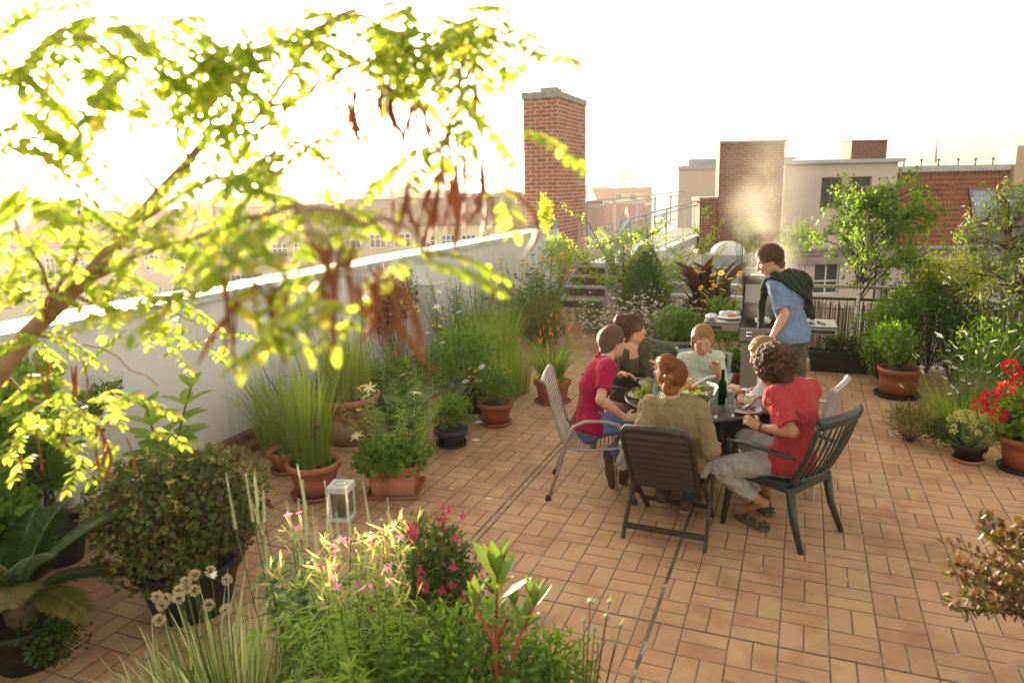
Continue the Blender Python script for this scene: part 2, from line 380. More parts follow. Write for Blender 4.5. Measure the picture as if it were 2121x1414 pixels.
M['terra3'] = simple('brown_plastic_pot', lin(150, 86, 60), .6, 0, .1, 9, .1)
M['blackpot'] = simple('black_plastic_pot', (.012, .011, .010), .55, 0, .2, 9, .1)
M['bluepot'] = simple('dark_blue_pot', (.035, .037, .07), .35, 0, .2, 9, .1)
M['greenpot'] = simple('green_glazed_pot', (.06, .08, .05), .25, 0, .3, 8, .1)
M['greypot'] = simple('grey_plastic_planter', (.20, .20, .22), .6, 0, .1, 9, .1)
M['soil'] = simple('potting_soil', (.045, .03, .02), .95, 0, .5, 60, .8)
M['white'] = simple('white_paint', (.75, .75, .74), .45, 0, .06, 12, .05)
M['stem'] = simple('green_stem', (.10, .16, .035), .7, 0, .2)
M['stemred'] = simple('red_stem', (.35, .05, .03), .6, 0, .2)
M['stemdk'] = simple('dark_stem', (.09, .05, .04), .7, 0, .2)
M['wood'] = simple('brown_bark', (.13, .085, .055), .9, 0, .3, 25, .7)
M['twig'] = simple('robinia_bark', (.34, .21, .14), .85, 0, .3, 25, .6)
def birch():
    t = NT('birch_bark'); mp = t.n('ShaderNodeMapping'); mp.inputs['Scale'].default_value = (4, 4, 22); t.l(t.pos(), mp.inputs[0])
    n1 = t.noise(1.2, mp.outputs[0], 4, .6); return t.fin(t.pbr(t.ramp(n1, [(.36, (.10, .08, .07)), (.46, (.62, .58, .52)), (.8, (.74, .70, .64))]), .7, t.bump(n1, .4, .01)))
M['birch'] = birch()
G1 = lambda *a: [tuple(x) for x in a]
M['lf'] = leafmat('mid_green_leaf', G1((.075, .15, .02), (.12, .21, .03), (.16, .26, .04)))
M['lf_lt'] = leafmat('light_green_leaf', G1((.17, .28, .03), (.24, .36, .05), (.30, .40, .07)))
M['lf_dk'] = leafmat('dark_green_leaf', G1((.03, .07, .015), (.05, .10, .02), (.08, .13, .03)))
M['lf_yel'] = leafmat('yellow_green_leaf', G1((.28, .34, .03), (.36, .42, .05), (.42, .42, .06)), .6)
M['lf_rob'] = leafmat('robinia_leaf', G1((.16, .235, .03), (.25, .335, .05), (.35, .42, .09), (.43, .39, .12)), .6, .3, (1.72, 1.65, .85))
M['lf_sil'] = leafmat('grey_green_leaf', G1((.12, .17, .06), (.17, .23, .09), (.23, .28, .12)), .32)
M['lf_olive'] = leafmat('olive_leaf', G1((.10, .12, .03), (.16, .17, .04), (.10, .07, .03)))
M['lf_oxalis'] = leafmat('clover_leaf', G1((.05, .09, .015), (.08, .125, .02), (.11, .13, .03), (.09, .05, .03)), .25)
M['lf_red'] = leafmat('dark_red_leaf', G1((.07, .025, .015), (.10, .045, .02), (.06, .06, .02)), .15)
M['lf_canna'] = leafmat('bronze_leaf', G1((.055, .022, .016), (.085, .03, .02)), .35)
M['lf_crimson'] = leafmat('crimson_creeper_leaf', G1((.30, .03, .03), (.20, .05, .03), (.12, .10, .03)))
M['gr'] = leafmat('grass_blade', G1((.13, .21, .03), (.20, .29, .05), (.27, .34, .07)), .5)
M['gr_dry'] = leafmat('dry_grass_blade', G1((.20, .24, .06), (.34, .32, .12), (.45, .38, .18)), .5)
M['gr_var'] = leafmat('variegated_blade', G1((.16, .22, .08), (.60, .62, .42), (.26, .34, .14), (.50, .52, .32)), .3)
M['conif'] = leafmat('spruce_needles', G1((.075, .13, .02), (.12, .18, .03), (.16, .22, .035)), .2)
M['conifb'] = leafmat('blue_fir_needles', G1((.05, .09, .05), (.08, .13, .08)), .15)
petal = lambda n_, c_, t_=.4: leafmat(n_, [tuple(x*.85 for x in c_), c_], t_, .2, (1.3, 1.3, 1.3))
M['p_white'] = petal('white_petal', (.80, .78, .76)); M['p_yel'] = petal('yellow_petal', (.80, .50, .03))
M['p_cream'] = petal('cream_petal', (.80, .70, .40)); M['p_red'] = petal('red_petal', (.62, .02, .03))
M['p_pink'] = petal('pink_petal', (.60, .20, .42)); M['p_mag'] = petal('magenta_petal', (.55, .03, .13))
M['p_purp'] = petal('purple_petal', (.20, .05, .18)); M['p_or'] = petal('orange_petal', (.75, .20, .03))
M['p_blush'] = petal('blush_petal', (.78, .66, .64)); M['p_spike'] = petal('white_green_floret', (.50, .54, .34))
M['p_seed'] = petal('dry_seed_head', (.48, .40, .28), .2); M['pod'] = leafmat('brown_pod', G1((.24, .09, .035), (.34, .13, .05), (.14, .055, .03)), .32, .5, (1.35, 1.1, .9))
M['p_brown'] = petal('brown_flower_eye', (.16, .07, .02), .1)
# ------------------------------------------------------------------ ground, terrace
def struct(name, mb, mat, **k): o = mb.build(name, mat, **k); o['kind'] = 'structure'; return o
M['cityground'] = simple('city_ground', (.12, .12, .09), .95, 0, .4, .02, 0)
b = MB(); b.add([(-3400, -60, -20), (3400, -60, -20), (3400, 3900, -20), (-3400, 3900, -20)], [(0, 1, 2, 3)]); struct('city_ground', b, M['cityground'])
b = MB()
poly = [(-4.95, -3), (5.2, -3), (5.2, 10.45), (-.45, 10.45), (-.45, 12.95), (-3.2, 12.95), (-3.2, 15.2), (-4.95, 15.2)]
b.add([(x, y, 0) for x, y in poly], [tuple(range(len(poly)))]); struct('terrace_floor', b, M['floor'])
b = MB()                                     # the house under the terrace
b.box((-5.38, -6, -20), (5.3, 10.46, -.012)); b.box((-5.38, 10.46, -20), (-.4, 14.1, -.012)); b.box((-5.38, 14.1, -20), (-3.3, 15.5, -.012))
o = b.build('own_house', M['facade']); tag(o, 'rendered house block underneath the tiled roof terrace', 'building')
# low brown step along the wall foot
b = MB(); b.box((-4.945, -3, .002), (-4.72, 14.2, .075)); b.box((-4.945, -3, .075), (-4.86, 14.2, .15))
tag(b.build('wall_plinth', M['plinth'], bevel=.008), 'brown stepped plinth running along the foot of the white parapet', 'plinth')
# parapet
pw = empty('parapet_wall', 'long white rendered parapet wall with pale metal coping on the sun side', 'wall', (-4.95, 0, 0))
b = MB(); b.box((-.40, -3, -.01), (0, 15.2, 1.50)); b.build('wall_body', M['wall'], pw)
b = MB()
ys = [-3, -.4, 2.2, 4.7, 7.2, 9.7, 12.2, 14.55]
for k in range(7):
    b.box((-.47, ys[k]+.004, 1.503), (.035, ys[k+1]-.004, 1.528), rot=(0, R(1.2*(-1)**k*.3), 0)); b.box((.018, ys[k]+.004, 1.465), (.036, ys[k+1]-.004, 1.503))
b.build('coping', M['coping'], pw)
b = MB(); b.box((-.44, 14.56, 1.503), (.0, 15.18, 1.70)); b.build('end_block', M['concrete'], pw, bevel=.01)
# white pillar standing against the wall among the plants
b = MB(); b.box((-.14, -.16, 0), (.14, .16, 1.10)); b.box((-.16, -.18, 1.10), (.16, .18, 1.13))
p = G(868, 775); p = (-4.80, 8.9, 0)
tag(b.build('wall_pillar', M['wall'], loc=p, bevel=.008), 'short white rendered pillar against the parapet beside the red creeper', 'pillar')

# tall chimney
ch = empty('brick_chimney', 'tall free standing red brick chimney at the end of the white parapet', 'chimney', (-4.95, 15.2, 0))
b = MB(); b.box((-.79, 0, -.01), (0, 2.1, 4.22)); b.build('shaft', M['brick'], ch)
b = MB(); b.box((-.82, -.03, 4.22), (.03, 2.13, 4.36)); b.box((-.5, .25, 4.36), (-.12, .7, 4.47), rot=(0, 0, .1)); b.box((-.45, .9, 4.36), (-.1, 1.2, 4.42)); b.build('cap', M['concrete'], ch, bevel=.015)
for k in range(8):
    b = MB(); z = 1.35+k*.36
    b.tube([(0, 1.18, z), (.14, 1.2, z), (.14, 1.55, z), (0, 1.57, z)], .011, 6); b.build('climbing_iron', M['galv'], ch)

# stairs
st = empty('roof_stairs', 'weathered grey four tread steps up to the walkway beside the tall chimney', 'stairs', (-4.6, 13.85, 0))
sp = [(0, .155), (.52, .34), (1.02, .50), (1.5, .66)]
for k, (y, z) in enumerate(sp):
    b = MB(); b.box((-.02, y, z-.035), (1.02, y+.36 if k < 3 else y+.75, z)); b.build('tread', M['concrete'], st, bevel=.005)
    b = MB(); b.box((.05, y+.06, z-.19 if k else 0), (.97, y+.085, z-.036)); b.build('riser', M['plinth'], st)
b = MB(); b.bar((0, 0, .05), (0, 1.9, .72), .04, .12); b.bar((1.0, 0, .05), (1.0, 1.9, .72), .04, .12); b.build('stringer', M['galv'], st)

# gate + walkway with railings
def railing(name, label, a, b_, drop=1.05, step=.13, mat='galv', rails=(0, -.12, -.93), postn=5, group=None):
    """a, b_: ends of the handrail"""
    e = empty(name, label, 'railing', (a[0], a[1], 0), group=group); a = Vector(a); b_ = Vector(b_); o0 = Vector((a.x, a.y, 0)); L = (b_-a).length
    m_ = MB(); m_.tube([a-o0, b_-o0], .024, 8); m_.build('handrail', M[mat], e)
    m_ = MB()
    for r_ in rails[1:]: m_.bar(a-o0+Vector((0, 0, r_)), b_-o0+Vector((0, 0, r_)), .012, .035)
    m_.build('rail', M[mat], e)
    m_ = MB(); n = int(L/step)
    for k in range(n+1):
        p_ = a.lerp(b_, k/n)-o0; m_.bar(p_+Vector((0, 0, rails[1])), p_+Vector((0, 0, rails[-1])), .012, .012)
    m_.build('balusters', M[mat], e)
    for k in range(postn+1):
        p_ = a.lerp(b_, k/postn)-o0; m_ = MB(); m_.bar(p_-Vector((0, 0, .02)), p_-Vector((0, 0, drop)), .045, .045, up=(1, 0, 0)); m_.build('post', M[mat], e)
    return e
e1, e2 = onY(1217, 418, 16.6), onY(1418, 396, 27.); f1, f2 = onY(1287, 457, 16.), onY(1476, 408, 25.)
railing('walkway_railing', 'far galvanised railing of the roof walkway behind the sapling', e1, e2, postn=5)
railing('walkway_railing', 'near galvanised railing of the roof walkway rising towards the low brick wall', f1, f2, postn=5)
b = MB(); z0 = float(f1[2])-1.02; z1 = float(f2[2])-1.02
b.add([(e1[0], 15.75, z0), (f1[0]+.1, 15.75, z0), (f2[0]+.1, 25.2, z1), (e2[0], 25.2, z1), (e1[0], 15.75, z0-.22), (f1[0]+.1, 15.75, z0-.22), (f2[0]+.1, 25.2, z1-.22), (e2[0], 25.2, z1-.22)],
      [(0, 1, 2, 3), (4, 7, 6, 5), (0, 4, 5, 1), (1, 5, 6, 2), (2, 6, 7, 3), (3, 7, 4, 0)])
tag(b.build('roof_walkway', M['coping']), 'pale metal walkway deck leading across the roofs behind the gate', 'walkway')
ga = empty('steel_gate', 'galvanised steel gate at the top of the steps beside the chimney', 'gate', (-4.72, 15.95, z0))
b = MB()
for x in (0, .78): b.bar((x, 0, 0), (x, 0, .98), .035, .035, up=(0, 1, 0))
for z in (.06, .84, .96): b.bar((0, 0, z), (.78, 0, z), .03, .03)
b.build('gate_frame', M['galv'], ga)
b = MB()
for k in range(1, 7): b.bar((.78*k/7, 0, .07), (.78*k/7, 0, .83), .012, .012, up=(0, 1, 0))
b.build('bars', M['galv'], ga)
# stair handrail with posts
sr = empty('stair_handrail', 'grey steel handrail sloping down beside the steps', 'handrail', (-3.55, 13.9, 0))
b = MB(); b.bar((0, 0, 0), (0, 0, 1.12), .05, .05, up=(0, 1, 0)); b.build('post', M['galv'], sr)
b = MB(); b.bar((0, 2.0, .5), (0, 2.0, 1.66), .05, .05, up=(0, 1, 0)); b.build('post', M['galv'], sr)
b = MB(); b.bar((0, 0, 1.12), (0, 2.0, 1.66), .05, .05); b.build('rail', M['galv'], sr)
b = MB()
for k in range(1, 12): t_ = k/12; b.bar((0, 2*t_, .15+.5*t_), (0, 2*t_, 1.1+.54*t_), .012, .012, up=(0, 1, 0))
b.build('balusters', M['galv'], sr)

# neighbour flat roof beyond
b = MB(); b.box((-3.25, 14.4, -20), (-.6, 24.6, .28)); b.box((-5.0, 17.4, -20), (-3.25, 24.6, .28)); nr = b.build('flat_roof_building', M['bitumen'])
tag(nr, 'low grey flat roofed block beyond the terrace under the walkway', 'building')
b = MB()
b.box((-3.2, 14.2, .0), (-.6, 14.4, .46)); b.box((-3.23, 14.17, .46), (-.57, 14.43, .50))
b.build('roof_edge', M['zinc'], nr)
sky_ = empty('skylight_dome', 'white domed skylight on the grey flat roof behind the smoke', 'skylight', FR(1508, 524, 19.2)-np.array((0, 0, .12)))
b = MB(); b.box((-.62, -.5, -.35), (.62, .5, .1)); b.build('curb', M['zinc'], sky_)
b = MB(); b.sph((0, 0, .1), (.46, .36, .34), n=24, k=12); b.build('dome', M['white'], sky_)
# low white wall with railing behind the canna
b = MB(); b.box((-2.3, 12.98, -.01), (-.45, 13.14, .42)); b.box((-2.33, 12.95, .42), (-.42, 13.17, .46))
tag(b.build('low_wall', M['wall']), 'low white wall behind the cone spruce and the bronze canna', 'wall')
railing('terrace_railing', 'thin dark railing above the low white wall behind the canna', (-2.25, 13.06, .95), (-.5, 13.06, .95), drop=.5, rails=(0, -.05, -.42), postn=2, step=.12)

# reed fence + rails on the right
rf = empty('reed_fence', 'dark reed screen fence behind the birch and the box planter', 'fence', (-.45, 10.42, 0))
rng = np.random.default_rng(4)
b = MB()
for k in range(470):
    x = k*.012+rng.uniform(-.003, .003); h_ = .80+rng.uniform(-.06, .05); y = rng.uniform(-.012, .012); l_ = rng.uniform(-.01, .01)
    b.tube([(x, y, .04), (x+l_, y, h_)], rng.uniform(.0035, .006), 4, cap=False)
M['reed'] = leafmat('reed_canes', [(.16, .11, .07), (.26, .19, .12), (.10, .07, .05)], .15, .1, (1.2, 1, .8))
b.build('reed_screen', M['reed'], rf)
b = MB()
for z in (.12, .46, .74): b.tube([(0, -.012, z), (5.6, -.012, z)], .004, 5)
b.build('binding_wire', M['dark'], rf)
fr = empty('fence_rail', 'dark steel balustrade carrying the reed screen with a pale wooden top rail', 'railing', (-.45, 10.5, 0))
b = MB(); b.bar((0, 0, .86), (5.6, 0, .86), .04, .035); b.build('lower_rail', M['dark'], fr)
b = MB(); b.bar((0, .03, 1.02), (5.6, .03, 1.02), .09, .035); b.build('top_rail', simple('weathered_wood', (.36, .31, .25), .85, 0, .2, 20, .3), fr)
for k in range(5):
    b = MB(); b.bar((.2+k*1.3, 0, 0), (.2+k*1.3, 0, 1.0), .04, .04, up=(0, 1, 0)); b.build('post', M['dark'], fr)
b = MB()
for k in range(56): b.bar((.05+k*.1, .0, .05), (.05+k*.1, .0, .85), .01, .01, up=(0, 1, 0))
b.build('balusters', M['dark'], fr)

# ------------------------------------------------------------------ near buildings (turned to face the camera)
def bl(name, label, cat, xr, yf, z=0., group=None, turn=0.): return empty(name, label, cat, lev(xr, yf, z), -YAW+turn, group)
def window(parent, x, z, W, H, bars=(1,), rows=(), y=0., frame='frame', pane='glass', t_=.06):
    w_ = MB(); w_.box((x, y, z), (x+t_, y+.05, z+H)); w_.box((x+W-t_, y, z), (x+W, y+.05, z+H)); w_.box((x+t_, y, z), (x+W-t_, y+.05, z+t_)); w_.box((x+t_, y, z+H-t_), (x+W-t_, y+.05, z+H))
    for f_ in bars: w_.box((x+W*f_-t_/2, y+.002, z+t_), (x+W*f_+t_/2, y+.048, z+H-t_))
    for f_ in rows: w_.box((x+t_, y+.004, z+H*f_-t_/2), (x+W-t_, y+.046, z+H*f_+t_/2))
    fo = w_.build('window', M[frame], parent)
    g_ = MB(); g_.add([(x+t_*.5, y+.03, z+t_*.5), (x+W-t_*.5, y+.03, z+t_*.5), (x+W-t_*.5, y+.03, z+H-t_*.5), (x+t_*.5, y+.03, z+H-t_*.5)], [(0, 1, 2, 3)]); g_.build('pane', M[pane], fo)
    return fo

# pale block with brick stack (right of centre)
a = bl('plastered_building', 'pale grey plastered house with two brown attic windows and a flat zinc coping', 'building', 12.3, 33)
b = MB(); H0 = 22.2; b.wallh(5.0, H0, 6., [(1.65, 2.6, 20.75, 22.15-.0), (2.95, 3.9, 20.75, 22.15), (1.6, 2.55, 17.2, 18.6), (5.0-.6, 5.0-.3, 16.9, 18.9)], 0)
b.xf(Matrix.Translation((0, 0, -19.2+.0))); 
b = MB(); b.wallh(5.0, 23.1, 6., [(1.65, 2.6, 21.1, 22.5), (2.95, 3.9, 21.1, 22.5), (1.6, 2.75, 17.25, 18.75), (4.35, 4.6, 16.9, 18.9)], 0); b.xf(Matrix.Translation((0, 0, -20)))
b.build('wall', M['pale'], a)
b = MB(); b.box((-.15, -.22, 3.1), (5.22, 6.1, 3.26)); b.build('coping', M['zinc'], a)
M['wood_frame'] = simple('brown_window_frame', (.17, .09, .045), .6, 0, .2)
for x in (1.65, 2.95): window(a, x, 1.1, .95, 1.4, (.5,), (), .14, 'wood_frame')
window(a, 1.6, -2.75, 1.15, 1.5, (.5,), (.4,), .12); window(a, 4.35, -3.1, .25, 2., (), (), .1)
b = MB(); b.box((.0, -.30, -.95), (5.0, -.02, -.72)); b.box((.0, -.42, -.72), (5.0, -.02, -.62)); b.box((.0, -.2, -1.35), (5.0, -.02, -1.2)); b.build('cornice', M['cornice'], a)
b = MB(); b.box((3.15, .6, 3.26), (4.75, 1.6, 4.05)); b.box((3.1, .55, 4.05), (4.8, 1.65, 4.1)); b.build('chimney', M['brick2'], a)
b = MB(); b.tube([(4.2, -.35, -.9), (4.75, -.3, -1.5), (4.75, -.1, -1.9), (4.75, -.1, -12)], .07, 8); b.build('downpipe', M['dark'], a)

# tiled mansard house
a = bl('tiled_roof_house', 'house with a steep orange tiled mansard roof and slanted roof windows', 'building', 17.35, 33.4)
sl_ = math.atan2(3.45, 1.6); LS = math.hypot(3.45, 1.6)
Ms = Matrix.Translation((0, 0, -.72)) @ Euler((-(math.pi/2-sl_), 0, 0)).to_matrix().to_4x4()
rb = MB()                                   # roof mesh: rows of lapped tiles, local z up the slope
nr_, nc = 15, 66; WR = 12.4
for j in range(nr_):
    z0_, z1_ = j*LS/nr_, (j+1)*LS/nr_+.03
    vs = []
    for i in range(nc*4+1):
        x = i*WR/(nc*4); wv = .020*math.cos(2*math.pi*i/4)
        vs += [(x, -.085+wv*1., z0_), (x, -.012+wv, z1_)]
    n4 = nc*4+1; vs += [(v[0], v[1]+.07, v[2]) for v in vs[0:2*n4:2]]; rb.add(vs, [(2*i, 2*i+2, 2*i+3, 2*i+1) for i in range(nc*4)]+[(2*i, 2*n4+i, 2*n4+i+1, 2*i+2) for i in range(nc*4)], 0, False)
ro_ = rb.build('roof', M['roof_or'], a); ro_.matrix_local = Ms
for x in (4.1, 5.75, 7.9):
    b = MB(); b.box((x, -.16, 1.25), (x+1.3, -.05, 2.75)); fo = b.build('roof_window', M['grey_frame'], a); fo.matrix_local = Ms
    b = MB(); b.add([(x+.12, -.165, 1.37), (x+1.18, -.165, 1.37), (x+1.18, -.165, 2.63), (x+.12, -.165, 2.63)], [(0, 1, 2, 3)]); b.build('pane', M['glassb'], fo)
    b = MB(); b.box((x, -.10, .15), (x+1.3, -.06, 1.1)); fo = b.build('roof_window', M['grey_frame'], a); fo.matrix_local = Ms
b = MB()
for k in range(3):
    x = 4.0+1.75*k; b.bar((x, -.55, 1.15-.72+.1), (x+1.6, -.55, 1.15-.72+.1), .03, .03)
    for q in range(6): b.bar((x+q*.3, -.55, -.4), (x+q*.3, -.55, .5), .02, .02, up=(0, 1, 0))
b.build('window_railing', M['dark'], a)
b = MB(); b.box((-.03, 1.35, 2.66), (WR, 1.9, 2.93)); b.build('ridge_flashing', M['zinc'], a)
for k in range(9):
    x = .5+k*.82+(.1 if k > 3 else 0); b = MB(); b.tube([(x, 1.7, 2.9), (x, 1.7, 3.18)], .035, 8); b.lathe([(.08, 0), (.08, .03), (.02, .08)], 10, (x, 1.7, 3.18)); b.build('vent_pipe', M['dark'], a)
b = MB(); b.wallh(WR, 19.3, 6, [(1.2, 2.3, 17.45, 18.2), (4.2, 5.3, 17.45, 18.2), (7.2, 8.3, 17.45, 18.2)]); b.xf(Matrix.Translation((0, .12, -20))); b.build('wall', M['facade'], a)
for x in (1.2, 4.2, 7.2): window(a, x, -2.55, 1.1, .75, (.4,), (), .22)
b = MB(); b.box((0, -.32, -1.0), (WR, .1, -.74)); b.box((0, -.18, -1.5), (WR, .11, -1.38)); b.build('cornice', M['cornice'], a)
b = MB(); b.tube([(0, -.42, -.72), (WR, -.42, -.72)], .09, 8); b.build('gutter', M['zinc'], a)
b = MB(); b.box((0, 1.5, -20), (WR, 8, 2.7)); b.build('attic_block', M['facade'], a)
for k, xx in enumerate((.62, 3.2, 5.6)):
    b = MB(); b.box((xx, -.12, 2.95), (xx+.3, -.04, 3.05)); fo = b.build('vent_tile', M['roof_or'], a); fo.matrix_local = Ms

# brick stack with pilaster
a = bl('brick_stack', 'wide dark brick chimney stack behind the drifting smoke', 'chimney', 6.24, 22)
b = MB(); b.box((0, 0, -20), (.57, .34, 3.52)); b.box((.572, .10, -20), (1.95, .42, 3.52)); b.build('brickwork', M['brick2'], a)
b = MB(); b.box((-.03, -.03, 3.52), (1.98, .45, 3.58)); b.build('cap', M['concrete'], a)
a = bl('low_brick_wall', 'low dark brick wall where the walkway railing ends', 'wall', 5.7, 21.7)
b = MB(); b.box((.0, .3, -.2), (.52, 1.2, 1.92)); b.build('brickwork', M['brick2'], a); b = MB(); b.box((-.03, .27, 1.92), (.53, 1.23, 1.97)); b.build('cap', M['concrete'], a)
a = bl('pale_stairhouse', 'plain pale plastered rooftop block with slanted grey roof edge left of the brick stack', 'building', 6.3, 27.5)
b = MB(); b.box((0, 0, -20), (2.3, 5, 2.88)); b.build('wall', M['pale'], a)
b = MB(); b.box((-.06, -.06, 2.88), (2.3, 5.05, 3.02)); b.box((.45, .5, 3.02), (2.3, 4, 3.26)); b.build('roof_edge', M['zinc'], a)
a = bl('white_gable', 'white plastered wall face between the brick stack and the grey house', 'building', 10.35, 35.5)
b = MB(); b.box((0, 0, -20), (3.2, 6, 3.36)); b.build('wall', M['pale'], a); b = MB(); b.box((-.1, -.1, 3.36), (3.3, 6.1, 3.5)); b.build('coping', M['zinc'], a)

# ------------------------------------------------------------------ mid distance houses across the street
def gable_house(name, label, xr, yf, W, Dp, eave, ridge, wall, roof, cols, rows, group=None, base=-20, turn=0., winW=1.1, winH=1.5, chim=2, det=True):
    a = bl(name, label, 'building', xr, yf, 0, group, turn)
    b = MB(); b.box((0, 0, base), (W, Dp, eave))
    b.add([(0, 0, eave), (0, Dp, eave), (0, Dp/2, ridge-.1), (W, 0, eave), (W, Dp, eave), (W, Dp/2, ridge-.1)], [(0, 2, 1), (3, 4, 5)]); b.build('wall', M[wall], a)
    LS_ = math.hypot(Dp/2+.4, ridge-eave); an = math.atan2(ridge-eave+.1, Dp/2)
    r_ = MB(); r_.box((-.15, -.12, -.35), (W+.15, 0, LS_)); ro = r_.build('roof', M[roof], a); ro.matrix_local = Matrix.Translation((0, 0, eave+.02)) @ Euler((-(math.pi/2-an), 0, 0)).to_matrix().to_4x4()
    r_ = MB(); r_.box((-.15, 0, -.35), (W+.15, .12, LS_)); r2 = r_.build('roof', M[roof], a); r2.matrix_local = Matrix.Translation((0, Dp, eave+.02)) @ Euler((math.pi/2-an, 0, 0)).to_matrix().to_4x4()
    rg = random.Random(int(W*100+xr*7))
    for k in range(chim):
        c_ = MB(); x = W*(k+.6)/(chim+.2); c_.box((x, Dp*.42, ridge-1.2), (x+.9, Dp*.42+.6, ridge+rg.uniform(.3, .7))); c_.build('chimney', M['brick2'], a)
    if det:
        for r_ in range(rows):
            for k in range(cols):
                x = (k+.5)*W/cols-winW/2; z = eave-1.15-winH-r_*3.1
                window(a, x, z, winW, winH, (.33, .66) if winW > 1.3 else (.5,), (.62,), -.06, t_=.09)
    return a
yh = gable_house('yellow_house', 'pale yellow house with brown tiled roof and leafy balconies across the street', -9.65, 77, 8.5, 7, -1.35, .95, 'cream', 'roof_br', 4, 2, winW=1.5, winH=1.5, chim=0)
M['lfmass'] = leafmat('balcony_leaves', [(.05, .10, .02), (.12, .17, .03)], .3)
for k, x in enumerate((.9, 4.9, 6.)):
    b = MB(); rg = random.Random(k)
    b.box((x, -.55, -4.45), (x+1.7, -.06, -4.35)); b.build('balcony', M['concrete'], yh)
    b = MB()
    for q in range(160):
        c_ = (x+rg.uniform(-.1, 1.8), -.45+rg.uniform(-.2, .2), -4.2+rg.uniform(-.2, .45)); s_ = .12
        b.add([(c_[0]+rg.uniform(-s_, s_), c_[1]+rg.uniform(-s_, s_), c_[2]+rg.uniform(-s_, s_)) for _ in range(3)], [(0, 1, 2)])
    b.build('balcony_plants', M['lfmass'], yh)
gable_house('grey_house', 'beige apartment house with wide windows left of the yellow house', -17.6, 76, 7.7, 8, -1.0, 1.0, 'beige', 'roof_br', 3, 3, winW=1.7, winH=1.5, chim=2)
gable_house('long_apartment_house', 'long ochre apartment block with rows of white windows behind the acacia leaves', -31.2, 74, 13.4, 9, -1.6, .5, 'ochre', 'roof_br', 6, 3, winW=1.6, chim=3)
gable_house('brown_apartment_house', 'brownish apartment block furthest left behind the acacia trunk', -49, 72, 17.2, 9, -2.4, .4, 'beige', 'roof_or', 7, 3, winW=1.5, chim=3)
gable_house('red_roof_house', 'house with a red tiled roof and attic terrace just left of the tall chimney', -1.0, 84, 12, 8, -2.4, .0, 'beige', 'roof_or', 6, 2, winW=1.4, chim=2)

# ------------------------------------------------------------------ far city
protos = []
rg = random.Random(11)
def wallwin(name, c_):
    """plaster with rows of dark window openings, for buildings a few pixels tall"""
    t = NT(name); sp = t.n('ShaderNodeSeparateXYZ'); t.l(t.pos(), sp.inputs[0])
    u = t.math('FRACT', t.math('DIVIDE', t.math('ADD', sp.outputs[0], sp.outputs[1]), 3.)); v = t.math('FRACT', t.math('DIVIDE', sp.outputs[2], 3.))
    w_ = t.math('MULTIPLY', t.math('MULTIPLY', t.math('GREATER_THAN', u, .3), t.math('LESS_THAN', u, .7)), t.math('MULTIPLY', t.math('GREATER_THAN', v, .35), t.math('LESS_THAN', v, .85)))
    return t.fin(t.pbr(t.mix(w_, c_, (.09, .09, .09)), .85))
cw = [wallwin('far_facade_'+n_, c_) for n_, c_ in (('cream', (.55, .5, .38)), ('grey', (.42, .41, .40)), ('ochre', (.46, .36, .25)), ('white', (.62, .60, .57)))]
k_ = 0
specs = []
for yf in (105, 130, 160, 200, 250, 310, 390, 480, 600, 760, 950, 1200, 1500, 1850):
    n = 15 if yf < 400 else 17
    for i in range(n):
        xr = (-.78+1.62*(i+rg.random()*.8)/n)*yf
        if yf < 340 and -.02*yf < xr and rg.random() < .2: continue
        W = rg.uniform(12, 26)*(1 if yf < 400 else yf/420.); D_ = rg.uniform(9, 14)*(1 if yf < 400 else yf/500.)
        top = rg.uniform(-4.5, -1.0)-(.5 if yf < 200 else 0) + (0 if yf < 500 else rg.uniform(-1, 3))
        specs.append((xr, yf+rg.uniform(-10, 10), W, D_, top, rg.randrange(4), rg.random() < .6))
protos = {}
for wi in range(4):
    for gab in (0, 1):
        me = MB(); me.box((-.5, 0, 0), (.5, 1, 1), 0)
        if gab: me.add([(-.5, 0, 1), (.5, 0, 1), (.5, .5, 1.18), (-.5, .5, 1.18), (-.5, 1, 1), (.5, 1, 1)], [(0, 1, 2, 3), (3, 2, 5, 4), (0, 3, 4), (1, 5, 2)], 1)
        else: me.box((-.1, .3, 1), (.15, .6, 1.12), 0)
        protos[wi, gab] = me
nm = 0
cache = {}
for xr, yf, W, D_, top, wi, gab in specs:
    H_ = top+20
    key = (wi, int(gab), round(W/5), round(H_/2))
    if key not in cache:
        src = protos[wi, int(gab)]; q = MB(); q.v = [(x*key[2]*5, y*11, z*key[3]*2.) for x, y, z in src.v]; q.f = src.f; q.mi = src.mi; q.sm = src.sm
        me = q.mesh('far_house'); me.materials.append(cw[wi]); me.materials.append(M['roof_or'] if wi % 2 else M['roof_br']); cache[key] = me
    o = bpy.data.objects.new('far_house', cache[key]); col.objects.link(o); p = lev(xr, yf, -20); o.location = tuple(p); o.rotation_euler = (0, 0, -YAW+rg.uniform(-.4, .4))
    tag(o, 'hazy distant city house among the roofs out towards the skyline', 'building', 'far city houses towards the skyline')
for n_, lab, xr, yf, W, D_, top, wi in (
    ('tower_block', 'pale slab tower block on the skyline left of the seed pods', -71, 350, 13, 12, 6.8, 3),
    ('tower_block', 'stepped white office block on the skyline behind the seed pods', -58.5, 352, 17.5, 14, 10.4, 3),
    ('tower_block', 'tall square tower on the skyline behind the acacia twigs', -115, 350, 10.5, 12, 10.2, 0),
    ('tower_block', 'pale plant building with a small chimney on the skyline above the walkway', 62, 420, 11, 12, 9.5, 3)):
    b = MB(); b.box((0, 0, -20), (W, D_, top)); b.box((W*.3, 2, top), (W*.6, D_-2, top+2.2)); 
    if xr == 62: b.box((W*.8, 1, top), (W*.95, 3, top+4.5))
    o = b.build(n_, cw[wi], loc=lev(xr, yf, 0), rz=-YAW+.1); tag(o, lab, 'building')
